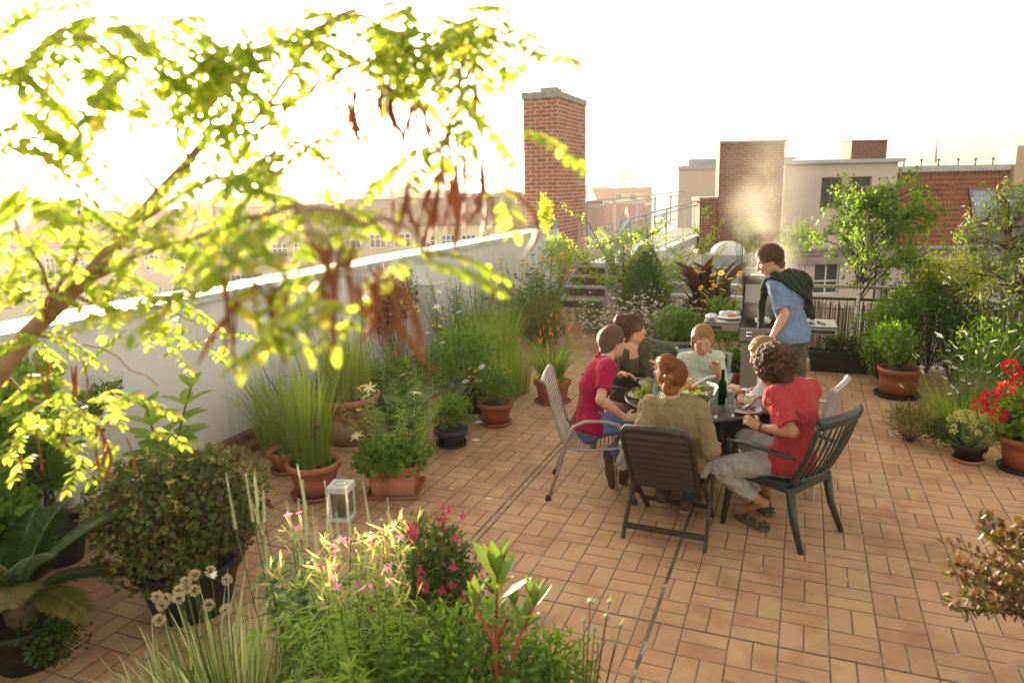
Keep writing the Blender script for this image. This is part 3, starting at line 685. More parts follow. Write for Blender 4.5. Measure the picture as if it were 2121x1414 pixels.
b = MB(); b.lathe([(2.2, 0), (1.1, 9), (.12, 26)], 8); 
tag(b.build('church_spire', M['brick2'], loc=lev(143.5, 250, -11.5)), 'slender pointed church spire rising behind the tiled roof', 'church')
b = MB(); b.sph((0, 0, 0), (7, 7, 4.2), n=24, k=12); b.lathe([(7, -24), (7, 0)], 24); tag(b.build('white_dome', M['white'], loc=lev(93.5, 165, 1.4)), 'shallow white dome roof just over the tiled ridge', 'dome')
a = bl('tan_chimney', 'tan rendered chimney cut by the right edge above the tiled roof', 'chimney', 23.6, 34.6); b = MB(); b.box((0, 0, -20), (1.4, 1.2, 3.75)); b.build('shaft', M['ochre'], a)

# haze
hz = NT('haze_air'); pv = hz.n('ShaderNodeVolumePrincipled'); pv.inputs['Color'].default_value = (.97, .93, .86, 1); pv.inputs['Density'].default_value = .0005; pv.inputs['Anisotropy'].default_value = .65
hz.l(pv.outputs[0], hz.out.inputs[1])
b = MB(); b.box((-3500, -80, -21.2), (3500, 4000, 15)); HZ = b.build('haze', hz.m); HZ['kind'] = 'stuff'
# ------------------------------------------------------------------ plants
def leaf_tpl(kind='oval', w_=.5, fold=.18, droop=.25):
    """unit leaf: along +Y, width w_, normal +Z -> (verts, quads/tris)"""
    sh = {'oval': [(.0, .06), (.25, .85), (.55, 1.), (.82, .6), (1., .02)], 'lance': [(0, .1), (.2, .8), (.45, 1.), (.75, .65), (1., .0)],
          'heart': [(0, .35), (.12, .95), (.4, 1.), (.75, .55), (1., .0)], 'round': [(0, .3), (.2, .9), (.5, 1.), (.8, .85), (1., .3)],
          'blade': [(0, .7), (.3, 1.), (.6, .8), (.85, .45), (1., 0)], 'small': [(0, .2), (.5, 1.), (1, .1)]}[kind]
    vs = []; 
    for y, q in sh:
        z = -droop*y*y; hw = q*w_/2
        vs += [(-hw, y, z+fold*hw*2*.5), (0, y, z), (hw, y, z+fold*hw*2*.5)]
    fs = []
    for i in range(len(sh)-1):
        a = i*3; fs += [(a, a+1, a+4, a+3), (a+1, a+2, a+5, a+4)]
    return np.array(vs), np.array(fs)
TP = {k: leaf_tpl(*v) for k, v in {'oval': ('oval', .5), 'wide': ('oval', .72, .12, .2), 'lance': ('lance', .26, .3, .3), 'thin': ('lance', .13, .3, .35), 'heart': ('heart', .78, .2, .25),
      'round': ('round', .9, .15, .1), 'small': ('small', .55, .1, .1), 'petal': ('oval', .5, .2, .15), 'needle': ('small', .16, 0, .05), 'leaflet': ('oval', .42, .1, .08)}.items()}

class Leaves:
    def __init__(s, tpl='oval'): s.tpl = tpl; s.P = []; s.Dr = []; s.N = []; s.S = []
    def add(s, p, d, n=(0, 0, 1), size=.05):
        s.P.append(p); s.Dr.append(d); s.N.append(n); s.S.append(size)
    def addn(s, P, Dr, N, S): s.P += list(P); s.Dr += list(Dr); s.N += list(N); s.S += list(S)
    def build(s, name, mat, parent=None, loc=None, kind=None):
        V, F = TP[s.tpl] if isinstance(s.tpl, str) else s.tpl
        P = np.array(s.P, float); Dn = np.array(s.Dr, float); N = np.array(s.N, float); S = np.array(s.S, float)[:, None]
        Dn /= np.linalg.norm(Dn, axis=1, keepdims=True)+1e-9
        Xn = np.cross(Dn, N); ln = np.linalg.norm(Xn, axis=1, keepdims=True); bad = ln[:, 0] < 1e-4
        Xn[bad] = (1, 0, 0); ln[bad] = 1; Xn /= ln; Zn = np.cross(Xn, Dn)
        k = len(V); W = (P[:, None, :] + S[:, None, :]*(V[None, :, 0:1]*Xn[:, None, :] + V[None, :, 1:2]*Dn[:, None, :] + V[None, :, 2:3]*Zn[:, None, :])).reshape(-1, 3)
        Fa = (F[None]+np.arange(len(P))[:, None, None]*k).reshape(-1, F.shape[1])
        return fastmesh(name, W, Fa, mat, parent, loc, kind)
def fastmesh(name, W, Fa, mat, parent=None, loc=None, kind=None, smooth=True):
    me = bpy.data.meshes.new(name); nv, nf, q = len(W), len(Fa), Fa.shape[1]
    me.vertices.add(nv); me.vertices.foreach_set('co', np.ascontiguousarray(W, dtype=np.float32).ravel())
    me.loops.add(nf*q); me.loops.foreach_set('vertex_index', np.ascontiguousarray(Fa, dtype=np.int32).ravel())
    me.polygons.add(nf); me.polygons.foreach_set('loop_start', np.arange(nf, dtype=np.int32)*q); me.polygons.foreach_set('loop_total', np.full(nf, q, dtype=np.int32))
    if smooth: me.polygons.foreach_set('use_smooth', np.ones(nf, dtype=bool))
    me.update(calc_edges=True)
    o = link(name, me, mat, parent, loc)
    if kind: o['kind'] = kind
    return o

def unit(v): v = np.asarray(v, float); return v/(np.linalg.norm(v)+1e-9)
def rdir(rg, up=.0): 
    a = rg.uniform(0, 2*math.pi); z = rg.uniform(-1, 1); r_ = math.sqrt(max(0, 1-z*z)); return unit((r_*math.cos(a), r_*math.sin(a), z+up))
def blades(name, mat, parent, n, H_, R0, spread, rg, w_=.008, arch=.5, loc=None, c=(0, 0, 0), seg=6, minh=.5, lean=(0, 0)):
    """arching ribbons from a tuft"""
    W = []; F = []; k = seg+1
    for i in range(n):
        a = rg.uniform(0, 2*math.pi); r0 = R0*math.sqrt(rg.random()); h_ = H_*rg.uniform(minh, 1.); sp_ = spread*rg.uniform(.15, 1.)
        base = np.array([c[0]+r0*math.cos(a), c[1]+r0*math.sin(a), c[2]]); out = np.array([math.cos(a+rg.uniform(-.7, .7)), math.sin(a+rg.uniform(-.7, .7)), 0])
        out = out+np.array([lean[0], lean[1], 0]); side = unit(np.array([-out[1], out[0], 0])*1.+rg.normal(0, .5, 3)*np.array([1, 1, 0])); ar = arch*rg.uniform(.3, 1.2)
        ww = w_*rg.uniform(.7, 1.3)
        for j in range(k):
            t_ = j/seg; z = h_*(t_-ar*.45*t_**3); r_ = sp_*h_*(t_**1.8)
            p = base+out*r_+np.array([0, 0, z]); q = ww*(1-t_**2.2)*.5+.0006
            W += [p-side*q, p+side*q]
        b0 = i*k*2
        for j in range(seg): F.append((b0+2*j, b0+2*j+1, b0+2*j+3, b0+2*j+2))
    return fastmesh(name, np.array(W), np.array(F), mat, parent, loc)

def curve(p, d, L, n, rg, wob=.15, g=0.):
    pts = [np.array(p, float)]; d = unit(d)
    for i in range(n):
        d = unit(d+rg.normal(0, wob, 3)+np.array([0, 0, g])); pts.append(pts[-1]+d*L/n)
    return pts
def pot(parent, r_=.17, h_=.28, mat='terra', rim=.03, saucer=True, sq=None, taper=.72, soil=True, saucer_mat=None, rz=None):
    rz = rz if rz is not None else (math.pi/4 if sq == 4 else 0)
    b = MB(); z0 = .018 if saucer else 0
    b.lathe([(r_*taper, z0), (r_*taper+(r_-r_*taper)*.5, z0+h_*.48), (r_*.97, h_-rim*1.8), (r_*1.06, h_-rim*1.75), (r_*1.08, h_-.004), (r_*1.05, h_), (r_*.96, h_), (r_*.94, h_-.04)], 28, sq=sq, rz=rz)
    b.build('pot', M[mat], parent, bevel=.004 if sq else 0)
    if saucer:
        b = MB(); b.lathe([(r_*taper*1.1, 0), (r_*taper*1.3, .006), (r_*taper*1.36, .035), (r_*taper*1.30, .036), (r_*taper*1.22, .012), (r_*taper*.9, .012)], 28, sq=sq, rz=rz); b.build('saucer', M[saucer_mat or mat], parent)
    if soil:
        b = MB(); n = sq or 28; b.lathe([(r_*.95, h_-.05), (r_*.95, h_-.035), (r_*.4, h_-.02)], n, rz=rz); b.build('soil', M['soil'], parent)
    return h_-.03
def flower(L, c, n, r_, rg, normal=(0, 0, 1), k=None):
    nn = unit(normal); a0 = rg.uniform(0, 6); x = unit(np.cross(nn, (1, .2, .1))); y = np.cross(nn, x)
    for i in range(n):
        a = a0+2*math.pi*i/n; d = x*math.cos(a)+y*math.sin(a); L.add(c, d+nn*.25, nn, r_)
def stems(name, mat, parent, paths, r0, r1, n=5, loc=None):
    b = MB()
    for pt in paths: b.tube(pt, np.linspace(r0, r1, len(pt)), n, cap=False)
    return b.build(name, M[mat], parent, loc)
def flowerheads(parent, cs, mat, rg, r_=.02, n=9, tpl='petal', eye=None, name='flower', up=(0, 0, 1), layers=1):
    """every flower a part of its own (its eye a sub-part); past 100 one mesh of stuff"""
    name = 'flower' if name == 'flowers' else name.rstrip('s') if name.endswith('flowers') else name
    if len(cs) > 100:
        L = Leaves(tpl)
        for c in cs: flower(L, c, n, r_, rg, unit(np.array(up)+rg.normal(0, .35, 3)))
        return L.build(name+'s', M[mat], parent, kind='stuff')
    for c in cs:
        L = Leaves(tpl); nn = unit(np.array(up)+rg.normal(0, .35, 3))
        for q in range(layers): flower(L, nn*q*r_*.12, n, r_*(1-.25*q), rg, nn)
        o = L.build(name, M[mat], parent, loc=c)
        if eye:
            b = MB(); b.sph((0, 0, r_*.12), (r_*.3, r_*.3, r_*.16), n=6, k=4); b.build('flower_eye', M[eye], o)
def leafy_stems(parent, rg, n, H_, R0, spread, tpl, size, mat, stem='stem', per=14, bare=.15, c=(0, 0, 0), sr=.004, droop=.2, wob=.08, sizeend=.7, minh=.6, up=.25, name='foliage', lean=(0, 0), whorl=1, branch=0, stemname='stems', shape=None):
    """many upright stems carrying leaves along them; returns the tips"""
    L = Leaves(tpl); paths = []; tips = []
    for i in range(n):
        a = rg.uniform(0, 2*math.pi); r0 = R0*math.sqrt(rg.random()); h_ = H_*rg.uniform(minh, 1.)
        p = (c[0]+r0*math.cos(a), c[1]+r0*math.sin(a), c[2]); d = (spread*math.cos(a)*(r0/R0)+lean[0], spread*math.sin(a)*(r0/R0)+lean[1], 1)
        pt = curve(p, d, h_, 6, rg, wob, .02); allp = [pt]
        for bi in range(branch):
            t_ = rg.integers(2, 5); aa = rg.uniform(0, 6.28); q = curve(pt[t_], (math.cos(aa), math.sin(aa), .7), h_*.4, 4, rg, wob*1.5); allp.append(q)
        for ip, pp in enumerate(allp):
            paths.append(pp); tips.append(pp[-1]); pp = np.array(pp); K = per if ip == 0 else max(3, per//2)
            for j in range(K):
                t_ = (bare if ip == 0 else .1)+(1-(bare if ip == 0 else .1))*(j+rg.random()*.6)/K; f = min(t_, .999)*(len(pp)-1); i0 = int(f); q = pp[i0]+(pp[i0+1]-pp[i0])*(f-i0)
                ax = unit(pp[i0+1]-pp[i0]); sz = size*(1+(sizeend-1)*t_)*rg.uniform(.75, 1.2); a1 = rg.uniform(0, 6.28)
                for wq in range(whorl):
                    aw = a1+2*math.pi*wq/whorl; o_ = np.array([math.cos(aw), math.sin(aw), up+rg.uniform(-.2, .2)]); L.add(q, o_, unit(ax+rg.normal(0, .3, 3)), sz)
    stems(stemname, stem, parent, paths, sr, sr*.4); L.build(name, M[mat], parent)
    return tips
def bush(parent, rg, c, rad, n, tpl, size, mat, name='foliage', hollow=.45, up=.3, lumps=7, flat=1.):
    """leaves spread through the volume of several overlapping lobes, densest near their skins"""
    L = Leaves(tpl); rad = np.array(rad if hasattr(rad, '__len__') else (rad,)*3, float); c = np.array(c, float)
    lob = [(c+rdir(rg)*rad*rg.uniform(.3, .6), rad*rg.uniform(.4, .62)) for _ in range(lumps)]+[(c, rad*.7)]
    for i in range(n):
        lc, lr = lob[rg.integers(len(lob))]; d = rdir(rg); t_ = rg.uniform(hollow, 1.05)**.6; p = lc+d*lr*t_
        if p[2] < .03: continue
        o_ = unit(d+rg.normal(0, .6, 3)+np.array([0, 0, up])); L.add(p, o_, unit(d+rg.normal(0, .5, 3)+np.array([0, 0, .5])), size*rg.uniform(.6, 1.25))
    return L.build(name, M[mat], parent)
def twigs(parent, rg, c, rad, n, r_=.004, mat='stemdk', base=(0, 0, 0), name='twigs'):
    c = np.array(c, float); rad = np.array(rad if hasattr(rad, '__len__') else (rad,)*3, float); ps = []
    for i in range(n):
        t_ = c+rdir(rg, .2)*rad*rg.uniform(.5, .95); b0 = np.array(base, float); mid = (b0+t_)/2+rg.normal(0, .06, 3)*np.linalg.norm(rad); 
        ps.append([b0, b0*.25+mid*.75, mid*.5+t_*.5+rg.normal(0, .01, 3), t_])
    return stems(name, mat, parent, ps, r_*1.6, r_*.5)
RG = lambda k: np.random.default_rng(k)
# ------------------------------------------------------------------ potted plants and beds, left side
def plant(name, label, x, y, z=0, rz=0., group=None, cat='plant'): return empty(name, label, cat, (x, y, z), rz, group)
def spikes(parent, tips, mat, rg, L_=.14, r_=.008, tpl='small', n=60, size=.009, name='flower_spikes', dirs=None):
    Lv = Leaves(tpl)
    for i, t_ in enumerate(tips):
        d = unit(dirs[i]) if dirs is not None else unit((rg.normal(0, .12), rg.normal(0, .12), 1))
        ll = L_*rg.uniform(.7, 1.2)
        for j in range(n):
            f = (j+rg.random())/n; a = j*2.4; x = unit(np.cross(d, (1, .3, .2))); y = np.cross(d, x); o_ = x*math.cos(a)+y*math.sin(a)
            Lv.add(np.array(t_)+d*ll*f, o_+d*.6, d, size*(1-.6*f)*(1.+r_*40))
    return Lv.build(name, M[mat], parent)

# oxalis bush in dark pot
r = RG(1); a = plant('clover_bush', 'broad rounded dark clover leaved bush with pale seed heads in a black pot', -3.27, 2.92, cat='potted plant')
pot(a, .30, .34, 'blackpot', saucer=False)
bush(a, r, (0, .0, .58), (.54, .48, .42), 11500, 'round', .029, 'lf_oxalis', hollow=.75, lumps=14)
bush(a, r, (0, .0, .58), (.52, .46, .40), 2000, 'round', .026, 'lf_red', hollow=.7, lumps=9, name='dark_foliage')
heads = []
for k in range(110):
    d = rdir(r, .5); heads.append(np.array((0, 0, .58))+d*np.array((.54, .48, .42))*r.uniform(.92, 1.06))
L = Leaves('thin')
for h_ in heads:
    for q in range(11): L.add(h_, rdir(r, .4), rdir(r), r.uniform(.02, .038))
L.build('seed_heads', leafmat('seed_head_straw', [(.30, .30, .09), (.42, .34, .15)], .4), a)
stems('stalks', 'stem', a, [[(0, 0, .3), tuple(np.array(h_)*np.array((.7, .7, .8))), tuple(h_)] for h_ in heads], .002, .0012)

# sago palm
r = RG(2); a = plant('sago_palm', 'dark feathery sago palm in the bottom left corner', -3.70, 2.22, cat='potted plant')
pot(a, .20, .26, 'blackpot', saucer=False)
b = MB(); b.sph((0, 0, .3), (.09, .09, .12)); b.build('trunk', M['wood'], a)
for k in range(17):
    az = k*2.4; el = r.uniform(.35, 1.25); L_ = r.uniform(.55, .78); d = np.array([math.cos(az)*math.cos(el), math.sin(az)*math.cos(el), math.sin(el)])
    pts = curve((0, 0, .36), d, L_, 14, r, .02, -.075); Lf = Leaves('thin'); pts = np.array(pts)
    for j in range(64):
        f = .16+.84*j/64; q = f*14*.999; i0 = int(q); p = pts[i0]+(pts[min(i0+1, 14)]-pts[i0])*(q-i0); ax = unit(pts[min(i0+1, 14)]-pts[i0]); sd_ = unit(np.cross(ax, (0, 0, 1)))
        ll = .135*math.sin(math.pi*min(1, f*.93+.04))**.6*r.uniform(.9, 1.05)
        for s_ in (-1, 1): Lf.add(p, sd_*s_+ax*.75+np.array((0, 0, .22)), (0, 0, 1), ll)
    o = Lf.build('frond', M['lf_dk'] if k % 5 else M['lf_olive'], a)
    b = MB(); b.tube(list(pts), np.linspace(.005, .002, len(pts)), 5, cap=False); b.build('rachis', M['stem'], o)
bush(a, r, (.22, -.02, .25), (.22, .2, .2), 700, 'small', .03, 'lf_dk', name='ground_foliage')

# large leaved angel's trumpets
def bigleaf(label, x, y, H_, n, size, seed, mat='lf_lt', whorls=4, base=None):
    r = RG(seed); a = plant('angels_trumpet', label, x, y, cat='potted plant'); pot(a, .17, .26, 'blackpot', saucer=False)
    ps = [curve((0, 0, .22), (r.normal(0, .12), r.normal(0, .12), 1), H_-.22, 6, r, .05) for _ in range(n)]; stems('stems', 'stem', a, ps, .014, .007)
    Lf = Leaves('lance' if mat == 'none' else 'leaflet')
    big = Leaves(leaf_tpl('oval', .52, .25, .22))
    for pt in ps:
        for w_ in range(whorls):
            t_ = .45+.55*(w_+.5)/whorls; i0 = int(t_*6*.999); q = pt[i0]
            for k in range(4):
                az = k*1.57+w_*.8+r.uniform(-.3, .3); big.add(q, (math.cos(az), math.sin(az), .35+.6*(w_/whorls)+r.uniform(-.25, .2)), (0, 0, 1), size*(1-.35*w_/whorls)*r.uniform(.8, 1.1))
        for k in range(4): az = k*1.57; big.add(pt[-1], (math.cos(az), math.sin(az), 1.3), (math.cos(az)*-.7, math.sin(az)*-.7, .6), size*.5)
    big.build('foliage', M[mat], a); return a
bigleaf('tall bright angel\'s trumpet with big pointed leaves standing against the white wall', -4.25, 3.72, 1.04, 2, .30, 3)
bigleaf('lower darker angel\'s trumpet beside the clover bush', -4.55, 3.05, .92, 2, .32, 4, 'lf')
# leafy shrubs along wall at left
r = RG(5); a = plant('hydrangea_shrub', 'dark leafy hydrangea shrub at the far left under the acacia branch', -4.5, 2.45)
bush(a, r, (0, 0, .55), (.5, .6, .55), 1900, 'wide', .085, 'lf', hollow=.5); twigs(a, r, (0, 0, .55), (.45, .5, .5), 26)
a = plant('climbing_hydrangea', 'green climbing hydrangea reaching up the white parapet behind the acacia branch', -4.78, 3.05)
bush(a, r, (0, 0, 1.0), (.16, .42, .42), 1100, 'wide', .07, 'lf_lt', hollow=.4); bush(a, r, (.05, .55, .92), (.16, .2, .2), 320, 'wide', .06, 'lf', hollow=.4, name='side_foliage')
twigs(a, r, (0, 0, .8), (.16, .5, .5), 22, .004); 
for c_ in ((.1, .0, 1.38), (.1, .3, 1.3), (.1, .62, 1.12), (.12, .55, 1.1)):
    L = Leaves('small')
    for q in range(120): dd = rdir(r, .2); L.add(dd*np.array((.1, .12, .03)), dd, rdir(r), .012)
    L.build('flower_head', M['p_seed'], a, loc=c_)
r = RG(6); a = plant('heart_leaf_shrub', 'mid green heart leaved shrub between the palm and the wall', -4.45, 1.9)
bush(a, r, (0, 0, .5), (.55, .5, .42), 1500, 'heart', .075, 'lf', hollow=.5); twigs(a, r, (0, 0, .45), (.5, .45, .4), 20)
r = RG(61); a = plant('small_wall_herb', 'low grey green herb growing at the foot of the wall behind the clover bush', -4.62, 4.45)
bush(a, r, (0, 0, .14), (.16, .22, .12), 400, 'small', .03, 'lf_sil')

# round terracotta pot with gladiolus blades
r = RG(7); a = plant('gladiolus_pot', 'round terracotta pot of tall upright gladiolus blades with dark purple bloom', -3.57, 4.52, cat='potted plant')
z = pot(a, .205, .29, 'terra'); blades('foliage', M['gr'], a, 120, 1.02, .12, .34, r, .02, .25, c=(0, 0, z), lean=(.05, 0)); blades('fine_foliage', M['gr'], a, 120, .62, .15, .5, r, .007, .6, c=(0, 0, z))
bush(a, r, (-.12, -.05, .38), (.14, .12, .12), 160, 'wide', .05, 'lf_dk', name='side_foliage')
flowerheads(a, [(.12, -.12, .56), (.14, -.1, .62), (.13, -.12, .66)], 'p_purp', r, .035, 5); stems('flower_stem', 'stemdk', a, [[(.02, 0, z), (.08, -.06, .5), (.15, -.11, .74)]], .004, .002)
# pot behind it, feathery
r = RG(8); a = plant('feathery_herb_pot', 'terracotta pot of feathery grey green herb tucked behind the gladiolus pot', -4.12, 4.86, cat='potted plant')
z = pot(a, .15, .2, 'terra'); leafy_stems(a, r, 26, .72, .14, .35, 'thin', .03, 'lf_sil', per=26, c=(0, 0, z), branch=2, sr=.002)
flowerheads(a, [(r.uniform(-.45, .1), r.uniform(-.3, .3), r.uniform(.35, .6)) for _ in range(9)], 'p_white', r, .014, 5)
# big grass at the wall
r = RG(9); a = plant('wild_grass_clump', 'tall arching wild grass clump against the wall left of the big terracotta urn', -4.45, 5.25)
blades('foliage', M['gr'], a, 330, 1.12, .24, .55, r, .0085, .7)
# urn with grass
r = RG(10); a = plant('urn_of_grass', 'large worn terracotta urn full of dry striped grass', -4.05, 5.72, cat='potted plant')
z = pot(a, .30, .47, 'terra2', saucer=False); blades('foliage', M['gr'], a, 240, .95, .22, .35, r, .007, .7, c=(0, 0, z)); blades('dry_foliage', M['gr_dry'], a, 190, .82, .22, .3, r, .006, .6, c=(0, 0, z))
L = Leaves('small'); tp = [(r.normal(0, .16), r.normal(0, .16), r.uniform(1.1, 1.32)) for _ in range(14)]
spikes(a, tp, 'p_seed', r, .14, .008, n=40, size=.012); stems('seed_stems', 'stem', a, [[(t_[0]*.3, t_[1]*.3, z), t_] for t_ in tp], .002, .001)
# square planter: lilies
r = RG(11); a = plant('lily_planter', 'square terracotta planter of pale yellow lilies above strawberry leaves', -2.98, 4.80, rz=.35, cat='potted plant')
z = pot(a, .27, .27, 'terra', sq=4, taper=.84, rim=.035)
tp = leafy_stems(a, r, 34, .68, .23, .45, 'thin', .085, 'lf_lt', per=46, c=(0, 0, z), sr=.004, up=.35, sizeend=.6, minh=.55)
bush(a, r, (0, -.02, z+.09), (.34, .31, .17), 900, 'round', .055, 'lf', hollow=.6, lumps=9, name='strawberry_leaves')
lil = [(-.18, .05, .86), (-.2, .0, .80), (.20, .02, .82), (-.24, -.22, .55)]
flowerheads(a, lil, 'p_cream', r, .065, 6, 'lance', layers=2, name='lily_flowers')
flowerheads(a, [(-.28, .1, .84), (-.25, .1, .86), (-.26, -.02, .70), (.05, .3, .9)], 'p_yel', r, .028, 10, name='yellow_flowers')
stems('flower_stems', 'stem', a, [[(c_[0]*.5, c_[1]*.5, z), (c_[0]*.9, c_[1]*.9, c_[2]*.7), c_] for c_ in lil+[(-.28, .1, .84), (-.26, -.02, .70)]], .005, .003)
# broad leaf lilies behind with purple spikes
r = RG(12); a = plant('broad_leaf_pot', 'pale terracotta pot with broad upright strap leaves and purple sage spikes', -3.36, 5.62, cat='potted plant')
z = pot(a, .19, .25, 'terra2'); L = Leaves(leaf_tpl('oval', .30, .35, .3))
for k in range(24):
    az = r.uniform(0, 6.28); el = r.uniform(.5, 1.3); L.add((r.normal(0, .05), r.normal(0, .05), z), (math.cos(az)*math.cos(el), math.sin(az)*math.cos(el), math.sin(el)), (-math.cos(az), -math.sin(az), .8), r.uniform(.3, .55))
L.build('foliage', leafmat('blue_green_strap_leaf', [(.10, .17, .06), (.15, .22, .08)], .35), a)
tp = [(r.uniform(-.22, .12), r.uniform(-.2, .2), r.uniform(.5, .66)) for _ in range(8)]; spikes(a, tp, 'p_purp', r, .13, .008, n=60, size=.014); stems('flower_stems', 'stemdk', a, [[(t_[0]*.4, t_[1]*.4, z), t_] for t_ in tp], .003, .002)
bush(a, r, (0, 0, .36), (.2, .2, .14), 320, 'small', .05, 'lf_dk', name='low_foliage')
# blue pot
r = RG(13); a = plant('blue_pot_herb', 'dark blue round pot of small leafy dahlia with two white pompon flowers', -3.03, 5.92, cat='potted plant')
z = pot(a, .155, .17, 'bluepot', saucer_mat='blackpot'); bush(a, r, (0, 0, .32), (.23, .22, .17), 620, 'leaflet', .06, 'lf', hollow=.3)
wf = [(.31, -.05, .27), (.36, -.22, .16), (.03, .3, .55)]
for c_ in wf: pass
flowerheads(a, wf, 'p_white', r, .04, 16, layers=4); stems('flower_stems', 'stem', a, [[(0, 0, z), (c_[0]*.6, c_[1]*.6, c_[2]+.05), c_] for c_ in wf], .003, .002)
# grey feathery twiggy herb
r = RG(131); a = plant('grey_wormwood', 'wispy grey wormwood stems rising between the strap leaves and the rose', -3.2, 6.3)
leafy_stems(a, r, 9, .85, .08, .25, 'small', .028, 'lf_sil', per=30, branch=3, sr=.003)
# rose bush black pot
r = RG(14); a = plant('white_rose_bush', 'leafy rose bush with double white blooms in a tall black pot', -3.25, 6.85, cat='potted plant')
z = pot(a, .20, .36, 'blackpot', saucer_mat='terra'); bush(a, r, (0, .0, .75), (.42, .40, .33), 1750, 'oval', .05, 'lf', hollow=.3, lumps=11); twigs(a, r, (0, 0, .7), (.34, .34, .3), 22, base=(0, 0, z))
flowerheads(a, [(-.34, -.28, .93), (-.12, -.38, .86), (-.2, .2, 1.08), (-.42, .1, 1.15), (.28, -.3, .62), (-.5, .3, 1.28)], 'p_white', r, .045, 9, layers=4)
# yellow flower terracotta pot
r = RG(15); a = plant('yellow_loosestrife_pot', 'round brown terracotta pot of bushy foliage with tiny yellow flowers', -2.87, 6.64, cat='potted plant')
z = pot(a, .175, .24, 'terra3'); bush(a, r, (0, 0, .42), (.27, .25, .20), 900, 'small', .045, 'lf', hollow=.3, lumps=9)
flowerheads(a, [(r.uniform(-.22, .22), r.uniform(-.24, .05), r.uniform(.46, .66)) for _ in range(26)], 'p_yel', r, .018, 5)
leafy_stems(a, r, 8, .45, .1, .6, 'small', .035, 'lf', per=18, c=(.1, 0, z), name='trailing_foliage', stemname='trailing_stems', lean=(.5, 0))
# daylily in hexagonal pot
r = RG(16); a = plant('daylily_pot', 'hexagonal brown pot of arching daylily leaves with orange buds', -2.55, 7.55, cat='potted plant')
z = pot(a, .20, .27, 'terra3', sq=6, taper=.8, rim=.04, rz=.3); blades('foliage', M['gr'], a, 210, .62, .13, .85, r, .018, .8, c=(0, 0, z))
bush(a, r, (0, -.05, .28), (.25, .22, .1), 420, 'small', .03, 'lf_yel', name='creeping_foliage')
bd = [(r.uniform(-.2, .25), r.uniform(-.1, .2), r.uniform(.68, .95)) for _ in range(20)]
for c_ in bd: L = Leaves('lance'); L.add((0, 0, 0), (r.normal(0, .3), r.normal(0, .3), 1), rdir(r), r.uniform(.05, .08)); L.build('flower_bud', M['p_or'], a, loc=c_)
stems('flower_stems', 'stem', a, [[(c_[0]*.2, c_[1]*.2, z), (c_[0]*.8, c_[1]*.8, c_[2]*.75), c_] for c_ in bd], .003, .002)
flowerheads(a, [(-.36, -.12, .74), (.0, -.2, .66)], 'p_or', r, .06, 6, 'lance')

# back left bed
r = RG(17); a = plant('red_creeper', 'reddening creeper on the parapet beside the white pillar', -4.84, 8.0)
bush(a, r, (.02, -.1, .95), (.12, .75, .42), 850, 'oval', .06, 'lf_crimson', hollow=.3, lumps=12); twigs(a, r, (0, 0, .7), (.08, .8, .6), 26, .005)
bush(a, r, (.06, .2, 1.1), (.14, .4, .3), 260, 'oval', .05, 'lf', hollow=.3, name='green_foliage')
r = RG(171); a = plant('bare_vine', 'leafless twisted brown vine stems on the white wall behind the grasses', -4.87, 6.3)
ps = []
for k in range(16):
    y0 = r.uniform(-.5, .8); ps.append(curve((.03, y0, 0), (.0, r.uniform(-.6, .6), 1), r.uniform(.7, 1.35), 10, r, .22))
ps = [[(max(.02, min(.1, p[0])), p[1], max(0, p[2])) for p in pt] for pt in ps]; stems('stems', 'stemdk', a, ps, .008, .003)
r = RG(18); a = plant('tall_leafy_perennial', 'tall dense mid green perennial with narrow leaves in front of the parapet beyond the pillar', -4.3, 8.8)
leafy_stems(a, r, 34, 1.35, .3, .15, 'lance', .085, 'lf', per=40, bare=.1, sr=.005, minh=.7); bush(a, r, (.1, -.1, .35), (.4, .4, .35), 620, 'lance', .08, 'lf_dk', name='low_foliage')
r = RG(181); a = plant('bright_leafy_perennial', 'bright green leafy perennials with small yellow daisies right of the urn', -3.85, 6.75)
tp = leafy_stems(a, r, 30, .95, .3, .3, 'lance', .09, 'lf_lt', per=20, bare=.2, sr=.004, minh=.6)
tt = [(r.uniform(-.3, .4), r.uniform(-.3, .4), r.uniform(.85, 1.2)) for _ in range(12)]; flowerheads(a, tt, 'p_yel', r, .03, 9); stems('flower_stems', 'stem', a, [[(c_[0]*.7, c_[1]*.7, .3), c_] for c_ in tt], .003, .002)
tt = [(r.uniform(-.9, -.5), r.uniform(.1, .6), r.uniform(1.25, 1.5)) for _ in range(5)]
[spikes(a, [q_], 'p_pink', r, .2, .008, n=90, size=.02, name='pink_spike') for q_ in tt]; stems('spike_stems', 'stem', a, [[(c_[0]*.6, c_[1]*.7, .1), c_] for c_ in tt], .004, .003)
r = RG(19); a = plant('fountain_grass', 'tall fine fountain grass with feathery tips halfway along the parapet', -3.75, 8.6)
blades('foliage', M['gr'], a, 520, 1.12, .34, .30, r, .009, .35, minh=.6); 
tt = [(r.normal(-.15, .3), r.normal(.3, .3), r.uniform(1.25, 1.62)) for _ in range(26)]; spikes(a, tt, 'p_seed', r, .16, .006, n=36, size=.012); stems('seed_stems', 'stem', a, [[(c_[0]*.6, c_[1]*.6, .1), c_] for c_ in tt], .002, .0012)
tt = [(r.normal(-.45, .15), r.normal(.0, .3), r.uniform(.85, 1.25)) for _ in range(7)]; flowerheads(a, tt, 'p_white', r, .035, 8, layers=2, name='white_flowers')
r = RG(191); a = plant('low_grass_mound', 'lower bright grass mound between the rose bush and the daylily', -3.2, 7.75)
blades('foliage', M['gr'], a, 360, .78, .28, .4, r, .008, .5)
r = RG(192)
